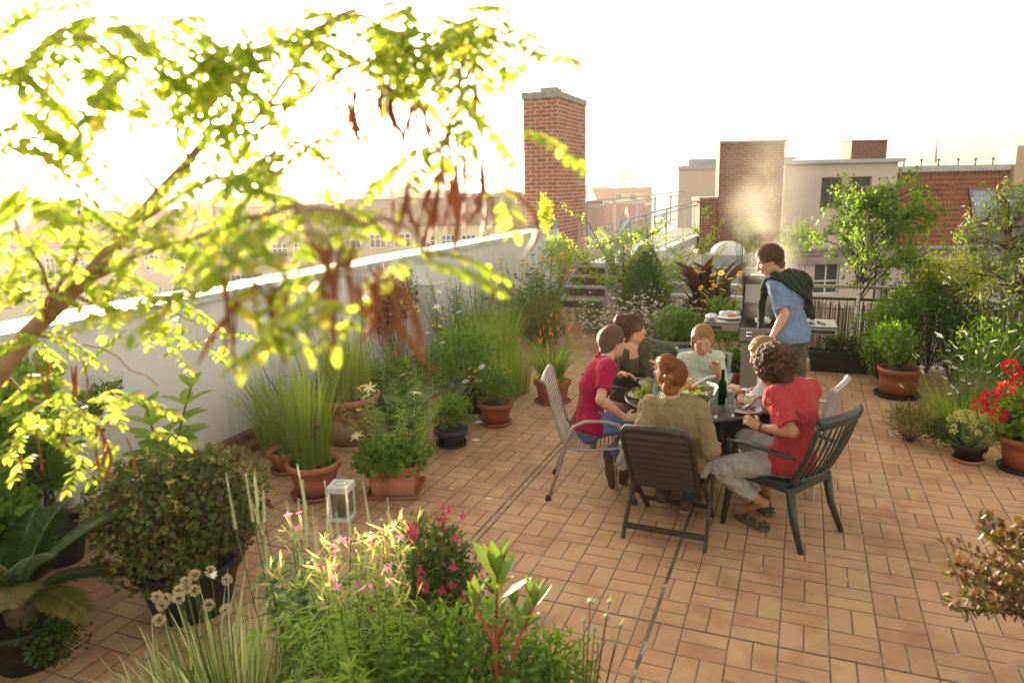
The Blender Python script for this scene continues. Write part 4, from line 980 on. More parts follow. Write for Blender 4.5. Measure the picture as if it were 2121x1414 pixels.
for lab, x, y, kind in (('loose bright green perennial against the parapet behind the strap leaved pot', -4.25, 6.55, 0), ('tall feathery green perennial with small white flowers in front of the white pillar', -4.05, 7.75, 1), ('mid green leafy clump behind the fountain grass', -4.4, 9.7, 0), ('low spreading greens between the big urn and the rose bush', -3.75, 6.2, 2)):
    a = plant('border_perennial', lab, x, y)
    if kind == 2: bush(a, r, (0, 0, .28), (.34, .34, .26), 1300, 'oval', .055, 'lf', hollow=.3, lumps=9); continue
    tq = leafy_stems(a, r, 34, 1.12 if kind == 0 else 1.0, .3, .25, 'lance' if kind == 0 else 'thin', .085, 'lf_lt' if kind == 0 else 'lf', per=34, bare=.08, sr=.004, minh=.55)
    bush(a, r, (0, 0, .32), (.36, .36, .32), 800, 'lance', .075, 'lf', name='low_foliage')
    if kind == 1: flowerheads(a, tq[::3], 'p_white', r, .022, 6)
r = RG(20); a = plant('heliopsis_bush', 'tall leafy bush of yellow daisies near the end of the parapet', -4.15, 11.2)
tp = leafy_stems(a, r, 44, 1.4, .55, .22, 'oval', .085, 'lf', per=24, bare=.12, sr=.005, minh=.6, branch=1); bush(a, r, (.1, -.2, .4), (.6, .6, .42), 900, 'oval', .08, 'lf', name='low_foliage')
flowerheads(a, [tuple(t_+np.array((0, 0, .02))) for t_ in tp[::2]][:38], 'p_yel', r, .045, 11, eye='p_brown')
r = RG(201); a = plant('brown_leaf_bush', 'low bush with browning leaves in front of the yellow daisies', -3.55, 10.0)
bush(a, r, (0, 0, .42), (.45, .5, .45), 1300, 'oval', .06, 'lf_olive', hollow=.3); twigs(a, r, (0, 0, .4), (.35, .4, .4), 18)
r = RG(21); a = plant('golden_honey_locust', 'slim bright yellow green sapling in a tapered terracotta pot by the steps', -4.33, 12.75, cat='potted plant')
z = pot(a, .21, .45, 'terra', taper=.68, saucer=False, sq=4, rim=.04); ps = [curve((0, 0, z), (-.05, 0, 1), 1.6, 6, r, .05)]; stems('trunk', 'wood', a, ps, .014, .006)
bush(a, r, (-.08, .0, 1.92), (.17, .17, .42), 620, 'leaflet', .06, 'lf_yel', hollow=.1, lumps=9); bush(a, r, (.15, -.1, 1.15), (.4, .4, .5), 900, 'leaflet', .06, 'lf_lt', hollow=.2, lumps=9, name='lower_foliage')
# plants right of the steps
r = RG(22); a = plant('cone_spruce', 'dense bright green cone shaped dwarf spruce', -2.45, 12.2, cat='conifer')
pot(a, .26, .30, 'greypot', saucer=False)
L = Leaves('needle')
for k in range(9000):
    t_ = r.random()**.75; z = .28+1.12*(1-t_)**1.0; rr = .47*(1-(z-.28)/1.14)**.62*r.uniform(.84, 1.05)*(1+.06*math.sin(9*z+5*math.sin(3*z))); az = r.uniform(0, 6.283)
    o_ = np.array((math.cos(az), math.sin(az), .45))+r.normal(0, .35, 3); L.add((rr*math.cos(az), rr*math.sin(az), z), o_, rdir(r), r.uniform(.035, .06))
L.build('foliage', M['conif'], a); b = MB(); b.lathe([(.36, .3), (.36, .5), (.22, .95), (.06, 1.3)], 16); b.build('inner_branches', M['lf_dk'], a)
r = RG(23); a = plant('young_fir', 'small blue green fir with tiers of branches beside the handrail', -2.95, 12.75, cat='conifer')
b = MB(); b.tube([(0, 0, 0), (0, 0, 1.35)], (.03, .008), 6); b.build('trunk', M['wood'], a); L = Leaves('needle')
for tier in range(9):
    zz = .25+tier*.12; Lb = .5*(1-tier/10)
    for k in range(9):
        az = k*.7+tier*.5; d = np.array((math.cos(az), math.sin(az), .1))
        for j in range(56): f = j/56; L.add(np.array((0, 0, zz))+d*Lb*f+np.array((0, 0, -.1*f*f)), d+r.normal(0, .8, 3)*np.array((1, 1, .4)), (0, 0, 1), .05)
L.build('foliage', M['conifb'], a)
r = RG(24); a = plant('light_sapling', 'airy sapling with pale leaves in front of the walkway railing', -2.45, 12.75, cat='tree')
ps = []; L = Leaves('leaflet'); tips = []
for k in range(12):
    az = r.uniform(0, 6.28); main = curve((r.normal(0, .08), r.normal(0, .08), 0), (math.cos(az)*.65+.05, math.sin(az)*.5, 1), r.uniform(1.5, 2.3), 9, r, .09); ps.append(main)
    for q in range(10):
        i0 = r.integers(3, 9); a2 = r.uniform(0, 6.28); bb = curve(main[i0], (math.cos(a2), math.sin(a2), .5), r.uniform(.3, .7), 6, r, .15); ps.append(bb)
        for p_ in bb[1:]:
            for z in range(8): L.add(p_+r.normal(0, .035, 3), rdir(r, .3), rdir(r, .5), r.uniform(.04, .065))
stems('trunk', 'wood', a, ps[::10], .016, .006); stems('branches', 'wood', a, ps, .008, .0025); L.build('foliage', M['lf_lt'], a)
L = Leaves('leaflet')
for k in range(60): L.add((.75+r.normal(0, .18), r.normal(0, .15), .75+r.normal(0, .2)), rdir(r), rdir(r), .06)
L.build('yellow_leaves', M['p_yel'], a)
r = RG(25); a = plant('box_shrub', 'small round dark box shrub at the foot of the steps', -3.2, 11.55); bush(a, r, (0, 0, .30), (.38, .36, .30), 2200, 'small', .03, 'conif', hollow=.8, lumps=6)
r = RG(26); a = plant('gaura', 'wide airy gaura covered in tiny white and pink blossoms', -2.25, 10.6)
tp = leafy_stems(a, r, 95, .95, .5, .75, 'small', .03, 'lf_olive', per=9, bare=.05, sr=.0025, branch=3, stem='stemdk', wob=.14)
flowerheads(a, [tuple(t_) for t_ in tp]+[tuple(t_-np.array((r.normal(0, .03), r.normal(0, .03), .1))) for t_ in tp], 'p_blush', r, .027, 5); bush(a, r, (0, 0, .25), (.5, .4, .25), 700, 'thin', .06, 'lf', name='low_foliage')
r = RG(27); a = plant('grey_planter_herbs', 'wide grey plastic planter of bright bushy herbs behind the women', -1.55, 10.05, cat='potted plant')
z = pot(a, .38, .32, 'greypot', saucer=False); bush(a, r, (0, 0, .48), (.55, .36, .3), 1900, 'leaflet', .055, 'lf', hollow=.3, lumps=11); leafy_stems(a, r, 14, .62, .25, .3, 'thin', .05, 'lf_lt', per=24, c=(-.1, 0, z), name='upright_foliage', stemname='upright_stems')
r = RG(28); a = plant('green_glazed_pot', 'round green glazed pot of thin browning stalks behind the jacket woman', -1.57, 9.12, cat='potted plant')
z = pot(a, .19, .36, 'greenpot', saucer=False, taper=.7); leafy_stems(a, r, 12, .42, .12, .25, 'thin', .035, 'lf_lt', per=16, c=(0, 0, z), sr=.002)
r = RG(29); a = plant('bronze_canna', 'dark bronze canna with big pointed leaves in front of the low white wall', -1.38, 11.8)
L = Leaves(leaf_tpl('oval', .34, .3, .2))
for st_ in range(7):
    bx, by = r.normal(0, .22), r.normal(0, .12)
    for k in range(6):
        az = r.uniform(0, 6.28); el = r.uniform(.75, 1.4); L.add((bx, by, .2+k*.12), (math.cos(az)*math.cos(el), math.sin(az)*math.cos(el), math.sin(el)), (-math.cos(az), -math.sin(az), .7), r.uniform(.42, .66))
L.build('foliage', M['lf_canna'], a); bush(a, r, (0.1, -.1, .35), (.5, .3, .45), 900, 'oval', .11, 'lf_canna', name='low_foliage')
r = RG(30); a = plant('yellow_daisy_clump', 'clump of bright yellow daisies on thin stems left of the grill lid', -1.02, 10.35)
tt = [(r.uniform(-.38, .28), r.uniform(-.2, .2), r.uniform(.75, 1.22)) for _ in range(26)]
bush(a, r, (.1, 0, .5), (.36, .3, .42), 1100, 'oval', .075, 'lf', hollow=.2); flowerheads(a, tt, 'p_yel', r, .045, 11, eye='p_brown'); stems('flower_stems', 'stem', a, [[(c_[0]*.5, c_[1]*.5, .2), (c_[0]*.8, c_[1]*.9, c_[2]*.7), c_] for c_ in tt], .003, .002)
r = RG(301)
for lab, px, py, yf, rad in (('tall hazy shrub behind the standing man seen through the smoke', 1648, 490, 12.6, (.42, .35, .5)), ('feathery shrub behind the canna seen through the smoke', 1552, 480, 13.0, (.32, .3, .5))):
    c_ = FR(px, py, yf); a = plant('background_shrub', lab, c_[0], c_[1]); bush(a, r, (0, 0, c_[2]), rad, 1300, 'lance', .06, 'lf', hollow=.1, lumps=12); twigs(a, r, (0, 0, c_[2]), rad, 24)
r = RG(31); a = plant('geranium_pot', 'terracotta pot of round green geranium leaves beside the grill', -.70, 8.82, cat='potted plant')
z = pot(a, .155, .21, 'terra', saucer_mat='blackpot'); bush(a, r, (0, 0, .33), (.18, .18, .14), 420, 'round', .055, 'lf', hollow=.4)
r = RG(32); a = plant('tall_potted_begonia', 'taller leafy begonia pot under the left shelf of the grill', -.78, 9.3, cat='potted plant')
z = pot(a, .13, .22, 'terra3', saucer=False); leafy_stems(a, r, 12, .52, .1, .35, 'oval', .07, 'lf', per=10, c=(0, 0, z))

# ------------------------------------------------------------------ right side
r = RG(33); a = plant('box_planter', 'long dark plastic box planter with low weeds and dry grass under the birch', .52, 9.98, rz=.02, cat='potted plant')
b = MB(); b.lathe([(.40, 0), (.44, .22), (.455, .23), (.455, .26), (.43, .26), (.43, .23)], 4, rz=math.pi/4, smooth=False); b.v = [(x*1.15, y*.42, z) for x, y, z in b.v]; b.build('planter', M['blackpot'], a, bevel=.006)
blades('foliage', M['gr'], a, 160, .34, .01, .5, r, .005, .5, c=(0, 0, .24)); bush(a, r, (0, 0, .36), (.38, .14, .14), 900, 'small', .035, 'lf_dk', hollow=.1); bush(a, r, (.2, -.05, .32), (.2, .12, .1), 300, 'thin', .05, 'lf_olive', name='dry_grass', hollow=.1)
flowerheads(a, [(r.uniform(-.35, .35), r.uniform(-.1, .1), r.uniform(.4, .55)) for _ in range(14)], 'p_yel', r, .012, 5)
def tree(name, label, x, y, trunk, bark, r0, crown, tpl, size, mat, seed, nper=8, nb=40, blen=(.3, .7), droop=-.05, cat='tree', start=.35, r1=.006):
    """crown: (centre, radii); limbs leave the trunk and reach into the crown volume, leaves sit on twigs"""
    r = RG(seed); a = plant(name, label, x, y, cat=cat); tr = [np.array(p, float) for p in trunk]
    b = MB(); b.tube(tr, np.linspace(r0, r1, len(tr)), 8, cap=False); b.build('trunk', M[bark], a); L = Leaves(tpl); br = []; tw = []
    c_, R_ = np.array(crown[0], float), np.array(crown[1], float)
    for k in range(nb):
        t_ = start+(1-start)*r.random(); f = t_*(len(tr)-1)*.999; i0 = int(f); p0 = tr[i0]+(tr[i0+1]-tr[i0])*(f-i0); tgt = c_+rdir(r, .1)*R_*r.uniform(.55, 1.0); 
        if tgt[2] < p0[2]-.1: tgt[2] = p0[2]+r.uniform(-.1, .3)
        mid = p0*.45+tgt*.55+np.array((0, 0, .12))+r.normal(0, .05, 3); br.append([p0, p0*.6+mid*.4+(0, 0, .03), mid, tgt*.7+mid*.3+r.normal(0, .02, 3), tgt])
        for q in range(6):
            s_ = mid+(tgt-mid)*r.uniform(0, 1); tt = curve(s_, rdir(r, .1), r.uniform(*blen)*.5, 4, r, .2, droop); tw.append(tt)
            for p_ in tt[1:]:
                for z in range(nper): L.add(p_+r.normal(0, .03, 3), unit(rdir(r)+np.array((0, 0, droop*6))), rdir(r, .5), size*r.uniform(.7, 1.2))
    stems('branches', bark if bark != 'birch' else 'stemdk', a, br, r0*.3, .003); stems('twigs', 'stemdk', a, tw, .003, .001, 4); L.build('foliage', M[mat], a); return a
tree('young_birch', 'young white barked birch tree rising from behind the box planter', .62, 10.12, [(0, 0, 0), (.04, 0, .35), (.08, .02, .8), (.10, 0, 1.2), (.22, .02, 1.7), (.3, .05, 2.25)], 'birch', .032,
     ((.18, .05, 1.78), (.76, .6, .64)), 'heart', .043, 'lf', 34, nper=5, nb=44, blen=(.35, .7), droop=-.12, start=.42)
tree('willow_shrub', 'large silvery willow like shrub at the right edge with a leaning brown trunk', 2.35, 9.3, [(.2, -.25, 0), (.1, -.15, .6), (-.08, -.05, 1.2), (-.18, .1, 1.6), (-.3, .2, 2.0)], 'wood', .05,
     ((-.12, -.2, 1.24), (.90, .8, .54)), 'lance', .070, 'lf_sil', 35, nper=5, nb=58, blen=(.3, .6), droop=.05, start=.3)
r = RG(36)
for lab, x, y, c_, R_, n, tp_, sz, mt in (
    ('bushy raspberry shrub with yellowing tips right of the birch', 1.15, 9.9, (0, 0, .72), (.42, .38, .55), 1700, 'oval', .06, 'lf'),
    ('dark dense shrub growing along the reed fence behind the terracotta pot', 1.75, 9.75, (0, 0, .62), (.5, .4, .6), 1900, 'oval', .055, 'lf_dk'),
    ('golden green spindle shrub rising under the willow', 1.9, 10.1, (0, 0, 1.25), (.45, .3, .40), 1100, 'oval', .055, 'lf_yel'),
    ('deep green shrub filling the right edge below the willow', 2.75, 8.6, (0, 0, .7), (.65, .6, .7), 2900, 'leaflet', .07, 'lf_dk'),
    ('rounded olive shrub between the birch and the terracotta bush pot', .95, 9.85, (0, 0, .55), (.45, .3, .5), 1600, 'oval', .05, 'lf'),
    ('feathery green shrub right behind the white tassels', 2.0, 8.45, (0, 0, .55), (.6, .4, .5), 2200, 'lance', .06, 'lf'),
    ('yellow green tall shrub standing at the railing between birch and willow', 1.45, 10.2, (0, 0, 1.15), (.35, .22, .45), 1000, 'oval', .05, 'lf_yel'),
    ('tall loose shrub against the fence left of the willow', 1.55, 10.15, (0, 0, 1.0), (.5, .3, .62), 1500, 'oval', .055, 'lf'),
    ('broad olive green shrub in the middle of the right hedge', 2.2, 9.1, (0, 0, .62), (.6, .5, .6), 2200, 'oval', .055, 'lf'),
    ('low leafy shrub just right of the box planter', .98, 9.55, (0, 0, .40), (.28, .24, .36), 900, 'oval', .05, 'lf')):
    a = plant('leafy_shrub', lab, x, y); bush(a, r, c_, R_, n, tp_, sz, mt, hollow=.35, lumps=12); twigs(a, r, c_, R_, 18)
r = RG(37); a = plant('shrub_in_terracotta', 'big round terracotta pot with a leafy bush in front of the fence shrubs', 1.10, 8.98, cat='potted plant')
z = pot(a, .21, .33, 'terra3', saucer_mat='blackpot', taper=.86); bush(a, r, (0, .05, .62), (.36, .34, .34), 1200, 'oval', .05, 'lf', hollow=.3, lumps=10); twigs(a, r, (0, 0, .6), (.25, .25, .25), 14, base=(0, 0, z))
r = RG(38); a = plant('white_tassel_grass', 'loose grassy clump with nodding white bottlebrush tassels', 1.65, 7.95)
blades('foliage', M['gr'], a, 480, .62, .42, .6, r, .007, .7); bush(a, r, (.2, 0, .3), (.6, .4, .26), 900, 'thin', .06, 'lf_sil', hollow=.2, name='low_foliage')
tt = []; dr = []; sp_ = []
for k in range(46):
    az = r.uniform(2.2, 5.6) if k % 2 else r.uniform(0, 6.28); rr = r.uniform(.1, .75); hh = r.uniform(.45, 1.0)*(1 if rr < .45 else .7); t_ = np.array((rr*math.cos(az), rr*math.sin(az)*.6, hh)); d = unit((math.cos(az)*.9, math.sin(az)*.4, r.uniform(-.2, .9)))
    tt.append(t_); dr.append(d); sp_.append([(t_[0]*.2, t_[1]*.2, 0), (t_[0]*.7, t_[1]*.7, hh*.75), tuple(t_)])
spikes(a, tt, 'p_white', r, .065, .012, n=110, size=.009, dirs=dr, name='white_tassels'); stems('tassel_stems', 'stem', a, sp_, .0025, .0015)
tt = [(r.uniform(-.3, .1), r.uniform(-.35, .1), r.uniform(.35, .55)) for _ in range(8)]; spikes(a, tt, 'p_purp', r, .11, .006, n=50, size=.01, name='purple_spikes')
r = RG(39); a = plant('dry_lavender', 'greyish brown dry lavender mound at the edge of the tiles', 1.05, 7.35); bush(a, r, (0, 0, .2), (.3, .27, .2), 1100, 'thin', .06, 'lf_olive', hollow=.2, up=.8); twigs(a, r, (0, 0, .18), (.28, .25, .2), 50, .002)
r = RG(40); a = plant('low_green_mat', 'dark green low mounding herb between the lavender and the sedum pot', 1.32, 7.2); bush(a, r, (0, 0, .17), (.28, .25, .18), 1500, 'small', .025, 'lf_dk', hollow=.3)
flowerheads(a, [(r.uniform(-.25, .25), r.uniform(-.3, 0), r.uniform(.15, .33)) for _ in range(22)], 'p_white', r, .007, 5)
r = RG(41); a = plant('sedum_pot', 'small dark pot of pale clustered sedum with trailing shoots', 1.45, 6.98, cat='potted plant')
z = pot(a, .13, .17, 'blackpot', saucer_mat='terra'); 
L = Leaves('round')
for k in range(60):
    c_ = np.array((0, 0, .32))+rdir(r, .5)*np.array((.18, .17, .12))
    for q in range(26): d = rdir(r, .6); L.add(c_+d*.012, d, rdir(r), .016)
L.build('flower_clusters', leafmat('pale_sedum', [(.38, .42, .22), (.52, .54, .32)], .3), a)
leafy_stems(a, r, 22, .3, .1, 1.6, 'small', .026, 'lf_sil', per=34, c=(0, 0, z), bare=0, sr=.003, whorl=2)
r = RG(42); a = plant('red_geranium', 'terracotta pot of bright red geranium blooms at the right edge', 1.83, 6.9, cat='potted plant')
z = pot(a, .19, .30, 'terra3', saucer_mat='blackpot'); bush(a, r, (0, 0, .48), (.30, .28, .22), 620, 'round', .07, 'lf', hollow=.5, lumps=9)
for c_ in ((-.3, -.05, .62), (-.22, -.12, .72), (-.36, -.02, .53), (-.25, -.15, .50), (.05, -.15, .74), (-.04, -.2, .62), (.1, -.2, .55), (0, 0, .85), (-.08, .05, .78), (.2, -.1, .68), (-.15, .1, .86)):
    L = Leaves('round')
    for q in range(60): d = rdir(r, .2); L.add(d*np.array((.05, .05, .042)), d, rdir(r), .026)
    L.build('flower_head', M['p_red'], a, loc=c_)
stems('flower_stems', 'stem', a, [[(0, 0, z), (x*.8, y*.8, zz*.8), (x, y, zz)] for x, y, zz in ((-.3, -.05, .62), (-.22, -.12, .72), (.05, -.15, .74), (0, 0, .85))], .004, .003)
# weeds in tile joints
r = RG(43)
for lab, x, y, s_ in (('small weed tuft in the expansion joint at the bottom of the floor', -.70, 3.62, .10), ('mossy weed in the tile joint nearer the camera', -.68, 3.42, .09), ('little grass weed in the tiles right of the green chair', .72, 6.55, .12)):
    a = plant('joint_weed', lab, x, y); bush(a, r, (0, 0, .015), (s_, s_*1.2, .022), 260, 'thin', .022, 'lf_olive', hollow=.05); 
a = plant('fallen_leaf', 'curled pale yellow leaf fallen on the tiles beside the lily planter', -2.57, 4.95); L = Leaves('oval'); L.add((0, 0, .012), (1, .4, .05), (0, 0, 1), .05); L.build('leaf', M['p_cream'], a)
a = plant('fallen_leaf', 'narrow pale leaf on the tiles just in front of the lily planter', -2.5, 4.55); L = Leaves('lance'); L.add((0, 0, .012), (1, -.1, .02), (0, 0, 1), .06); L.build('leaf', M['p_seed'], a)
a = plant('bird_dropping', 'small white splash on the tiles between planter and chair', -2.2, 4.9, cat='splash'); b = MB(); b.sph((0, 0, .003), (.022, .014, .003)); b.sph((.02, .015, .003), (.01, .009, .002)); b.build('splash', M['white'], a)

# lantern
r = RG(44); a = empty('lantern', 'white metal candle lantern standing on the tiles by the square planter', 'lantern', (-3.10, 4.22, 0), .25)
b = MB(); s_ = .075; H_ = .23
b.box((-s_, -s_, 0), (s_, s_, .02)); b.box((-s_-.008, -s_-.008, H_), (s_+.008, s_+.008, H_+.05)); b.box((-s_+.015, -s_+.015, .02), (s_-.015, s_-.015, .032))
for x in (-1, 1):
    for y in (-1, 1): b.box((x*s_-(.016 if x > 0 else 0), y*s_-(.016 if y > 0 else 0), .02), (x*s_+(0 if x > 0 else .016), y*s_+(0 if y > 0 else .016), H_))
b.build('frame', M['white'], a, bevel=.003)
b = MB(); b.tube([(.045*math.cos(t_), .045*math.sin(t_), H_+.053) for t_ in np.linspace(0, 6.28, 20)], .003, 6); b.build('top_ring', M['galv'], a)
b = MB(); b.tube([(0, 0, H_+.05), (-.01, 0, H_+.08), (.015, 0, H_+.10), (.0, 0, H_+.12), (-.015, 0, H_+.105)], .0025, 6); b.build('hook', M['white'], a)
b = MB(); b.lathe([(.033, 0), (.034, .1), (.02, .104)], 18, (0, 0, .032)); b.build('candle', M['p_seed'], a)
M['lantern_glass'] = glassm('lantern_glass', (.9, .92, .92))
for dx, dy in ((0, -1), (1, 0), (0, 1), (-1, 0)):
    b = MB(); p_ = np.array((dx, dy))*(s_-.008); q = np.array((-dy, dx))*(s_-.017); b.add([(p_[0]-q[0], p_[1]-q[1], .03), (p_[0]+q[0], p_[1]+q[1], .03), (p_[0]+q[0], p_[1]+q[1], H_), (p_[0]-q[0], p_[1]-q[1], H_)], [(0, 1, 2, 3)]); b.build('glass_pane', M['lantern_glass'], a)

# fallen petals, soil crumbs and dry leaves blown against the pots and the wall
r = RG(45); L = Leaves('small'); L2 = Leaves('oval')
for k in range(900):
    if k % 3 == 0: x, y = -4.72+abs(r.normal(0, .16)), r.uniform(1.2, 12.5)
    elif k % 3 == 1: c_ = ((-3.6, 4.4), (-3.0, 4.6), (-3.05, 5.8), (-2.9, 6.5), (-2.6, 7.3), (-3.3, 2.6))[k % 6 if k % 6 < 6 else 0]; x, y = c_[0]+r.normal(.1, .28), c_[1]+r.normal(-.1, .28)
    else: x, y = r.uniform(.5, 2.2), 7.0+r.normal(.6, .7)
    (L if k % 4 else L2).add((x, y, .006), (r.normal(), r.normal(), .08), (r.normal(0, .2), r.normal(0, .2), 1), r.uniform(.008, .022) if k % 4 else r.uniform(.02, .035))
o = L.build('leaf_litter', M['wood'], kind='stuff'); o = L2.build('fallen_leaves', M['gr_dry'], kind='stuff')
# ------------------------------------------------------------------ near plants at the bottom of the frame
def fplant(name, label, x, y, **k): return plant(name, label, x, y, **k)
r = RG(51); a = fplant('hairy_willowherb', 'big bushy green willowherb with pink flowers and sunlit seed pods in the foreground', -1.52, 2.18)
z = pot(a, .2, .3, 'blackpot', saucer=False)
tp = leafy_stems(a, r, 56, .66, .20, .36, 'thin', .11, 'lf_lt', per=34, c=(.02, .02, .25), bare=.08, sr=.004, minh=.55, branch=2, wob=.1)
tp += leafy_stems(a, r, 26, .95, .11, .17, 'thin', .095, 'lf_lt', per=40, whorl=2, c=(.06, -.12, .25), bare=.08, sr=.004, minh=.80, wob=.07, name='tall_foliage', stemname='tall_stems', sizeend=.4)
leafy_stems(a, r, 26, .7, .2, .95, 'thin', .10, 'lf', per=30, c=(.02, -.05, .2), bare=.05, sr=.004, minh=.6, name='side_foliage', stemname='side_stems', branch=1)
def pods(parent, tips, rg, n, mat_pod, mat_f, Lp=(.045, .08)):
    Lq = Leaves(leaf_tpl('lance', .085, .3, .2))
    for t_ in tips:
        for k in range(n):
            d = unit(rdir(rg, .9)); q = np.array(t_)+rg.normal(0, .02, 3)-np.array((0, 0, rg.uniform(0, .08))); l_ = rg.uniform(*Lp); Lq.add(q, d, rdir(rg), l_); Lq.add(q, d, np.cross(d, rdir(rg)), l_)
            if rg.random() < .15: flowerheads(parent, [q+d*l_], mat_f, rg, .019, 4, up=d*3)
    Lq.build('seed_pods', M[mat_pod], parent, kind='stuff')
M['podg'] = leafmat('pale_seed_pod', [(.34, .42, .16), (.46, .48, .24), (.46, .34, .24)], .5, .3, (1.5, 1.4, .9))
hi = sorted(tp, key=lambda q: -q[2]); pods(a, [q for q in tp[-26:]], r, 12, 'podg', 'p_pink'); 
flowerheads(a, hi[30::3], 'p_pink', r, .020, 4)

r = RG(52); a = fplant('culvers_root', 'slender white green flower spires of culver\'s root left of the pink willowherb', -1.98, 2.42)
tips = []; ps = []
for k in range(24):
    x, y = r.uniform(-.30, .34), r.uniform(-.22, .25); t_ = (x, y, r.uniform(.78, 1.0)); tips.append(t_); ps.append([(x*.5, y*.5, 0), (x*.8, y*.8, .5), t_])
stems('stems', 'stem', a, ps, .004, .0025); spikes(a, tips, 'p_spike', r, .24, .006, n=150, size=.0105, dirs=[(r.normal(0, .08), r.normal(0, .08), 1) for _ in tips], name='flower_spires')
L = Leaves('lance')
for pt in ps:
    for w_ in range(7):
        z = .25+.55*w_/7; f = z/pt[2][2]; q = np.array((pt[2][0]*f, pt[2][1]*f, z))
        for k in range(5): az = k*1.256+w_; L.add(q, (math.cos(az), math.sin(az), .4), (0, 0, 1), .085)
L.build('foliage', M['lf'], a)
r = RG(53); a = fplant('variegated_grass', 'green and white striped ribbon grass in the bottom foreground', -2.05, 1.98)
blades('foliage', M['gr_var'], a, 330, .78, .24, .62, r, .019, .5); blades('thin_foliage', M['gr'], a, 200, .65, .28, .6, r, .008, .6)
r = RG(531); a = fplant('variegated_grass', 'striped ribbon grass clump at the lower left beneath the dry alliums', -2.42, 2.02)
blades('foliage', M['gr_var'], a, 200, .58, .26, .62, r, .015, .5); blades('thin_foliage', M['gr'], a, 110, .5, .26, .6, r, .008, .6)
r = RG(54); a = fplant('dry_allium', 'cluster of round dried allium heads on thin stalks beside the clover bush', -2.35, 2.25)
hd = [D(x_, y_, d_)-np.array((-2.35, 2.25, 0)) for x_, y_, d_ in ((325, 1235, 2.75), (343, 1240, 2.8), (335, 1252, 2.75), (372, 1222, 2.8), (370, 1238, 2.7), (385, 1205, 2.9), (385, 1218, 2.9), (403, 1190, 2.95), (403, 1222, 2.85), (436, 1182, 3.), (470, 1200, 3.), (432, 1252, 2.8), (468, 1262, 2.75), (330, 1283, 2.65))]
for c_ in hd:
    L = Leaves('small')
    for q in range(110): d = rdir(r); L.add(d*.013, d, rdir(r), .012)
    L.build('seed_head', M['p_seed'], a, loc=c_)
stems('stalks', 'stem', a, [[(c_[0]*.3, c_[1]*.3, 0), (c_[0]*.8, c_[1]*.8, c_[2]*.6), tuple(c_)] for c_ in hd], .003, .002); blades('foliage', M['gr'], a, 90, .5, .2, .5, r, .006, .5)
flowerheads(a, [tuple(D(441, 1197, 2.9)-np.array((-2.35, 2.25, 0))), tuple(D(443, 1190, 2.9)-np.array((-2.35, 2.25, 0)))], 'p_white', r, .018, 6)
r = RG(55); a = fplant('fuchsia', 'fuchsia bush hung with crimson and magenta bells in the foreground', -1.42, 2.58, cat='potted plant')
pot(a, .17, .28, 'terra3', saucer=False); bush(a, r, (0, 0, .62), (.28, .28, .42), 2900, 'oval', .036, 'lf_dk', hollow=.2, lumps=12); twigs(a, r, (0, 0, .72), (.28, .26, .42), 34, .002, 'stemred', base=(0, 0, .2))
for k in range(98):
    F = Leaves('lance'); F2 = Leaves('petal')
    c_ = np.array((0.02, -.03, .66))+rdir(r)*np.array((.29, .28, .42))*r.uniform(.85, 1.08)
    for q in range(5): az = q*1.256; F.add(c_, (math.cos(az)*.5, math.sin(az)*.5, -.8 if r.random() < .6 else -.1), (math.cos(az), math.sin(az), .3), .030)
    F.add(c_+np.array((0, 0, .025)), (0, 0, -1), rdir(r), .03)
    F.add(c_+np.array((0.006, 0, .02)), (.1, 0, -1), rdir(r), .045)
    F.P = [np.array(q)-c_ for q in F.P]; fo = F.build('fuchsia_bell', M['p_mag'], a, loc=c_)
    if k % 2: flower(F2, (0, 0, -.012), 4, .017, r, (0, 0, -1)); F2.build('petals', M['p_pink'], fo)
# red stemmed shrub with upright leaves
r = RG(56); a = fplant('red_stem_shrub', 'thick red stemmed shrub with big upright oval leaves in the foreground', -.90, 2.28)
L = Leaves(leaf_tpl('oval', .34, .35, .10)); ps = []
o0 = np.array((-.90, 2.28, 0))
for base, top, dep, n, sz, az0 in (((1028, 1345), (1030, 1190), 2.5, 14, .155, 0), ((1065, 1345), (1108, 1250), 2.48, 12, .11, .5), ((1032, 1320), (1066, 1255), 2.6, 6, .085, 1.), ((1025, 1330), (985, 1260), 2.45, 6, .12, 2)):
    p0, p1 = D(*base, dep)-o0, D(*top, dep)-o0; ps.append([(p0[0]*.8, p0[1]*.8, 0), tuple(p0), tuple((p0+p1)/2), tuple(p1)])
    for k in range(n):
        az = k*2.4+az0; el = 1.32 if k < 5 else .85; q = p1-(p1-p0)*(.02*k if k < 5 else r.uniform(.05, .7)); L.add(q, (math.cos(az)*math.cos(el), math.sin(az)*math.cos(el), math.sin(el)), (-math.cos(az), -math.sin(az), .5), sz*r.uniform(.8, 1.1))
stems('stems', 'stemred', a, ps, .008, .004, 8); L.build('foliage', leafmat('broad_shrub_leaf', [(.10, .18, .03), (.16, .25, .05), (.17, .20, .07)], .18), a)
r = RG(57); a = fplant('fern_leaf_mound', 'dense dark ferny herb mound filling the bottom centre of the foreground', -1.0, 2.05)
pot(a, .28, .45, 'terra3', saucer=False); bush(a, r, (0, 0, .70), (.40, .30, .26), 4600, 'thin', .035, 'lf_dk', hollow=.5, lumps=12); bush(a, r, (.05, .05, .72), (.38, .30, .26), 1800, 'small', .03, 'lf', hollow=.5, name='bright_foliage')
r = RG(571); a = fplant('low_foreground_greens', 'mixed low green foliage below the ribbon grass at the bottom edge', -1.75, 1.72)
bush(a, r, (0, 0, .35), (.55, .3, .32), 2200, 'thin', .07, 'lf', hollow=.3); blades('grass_foliage', M['gr'], a, 120, .6, .4, .5, r, .01, .5)
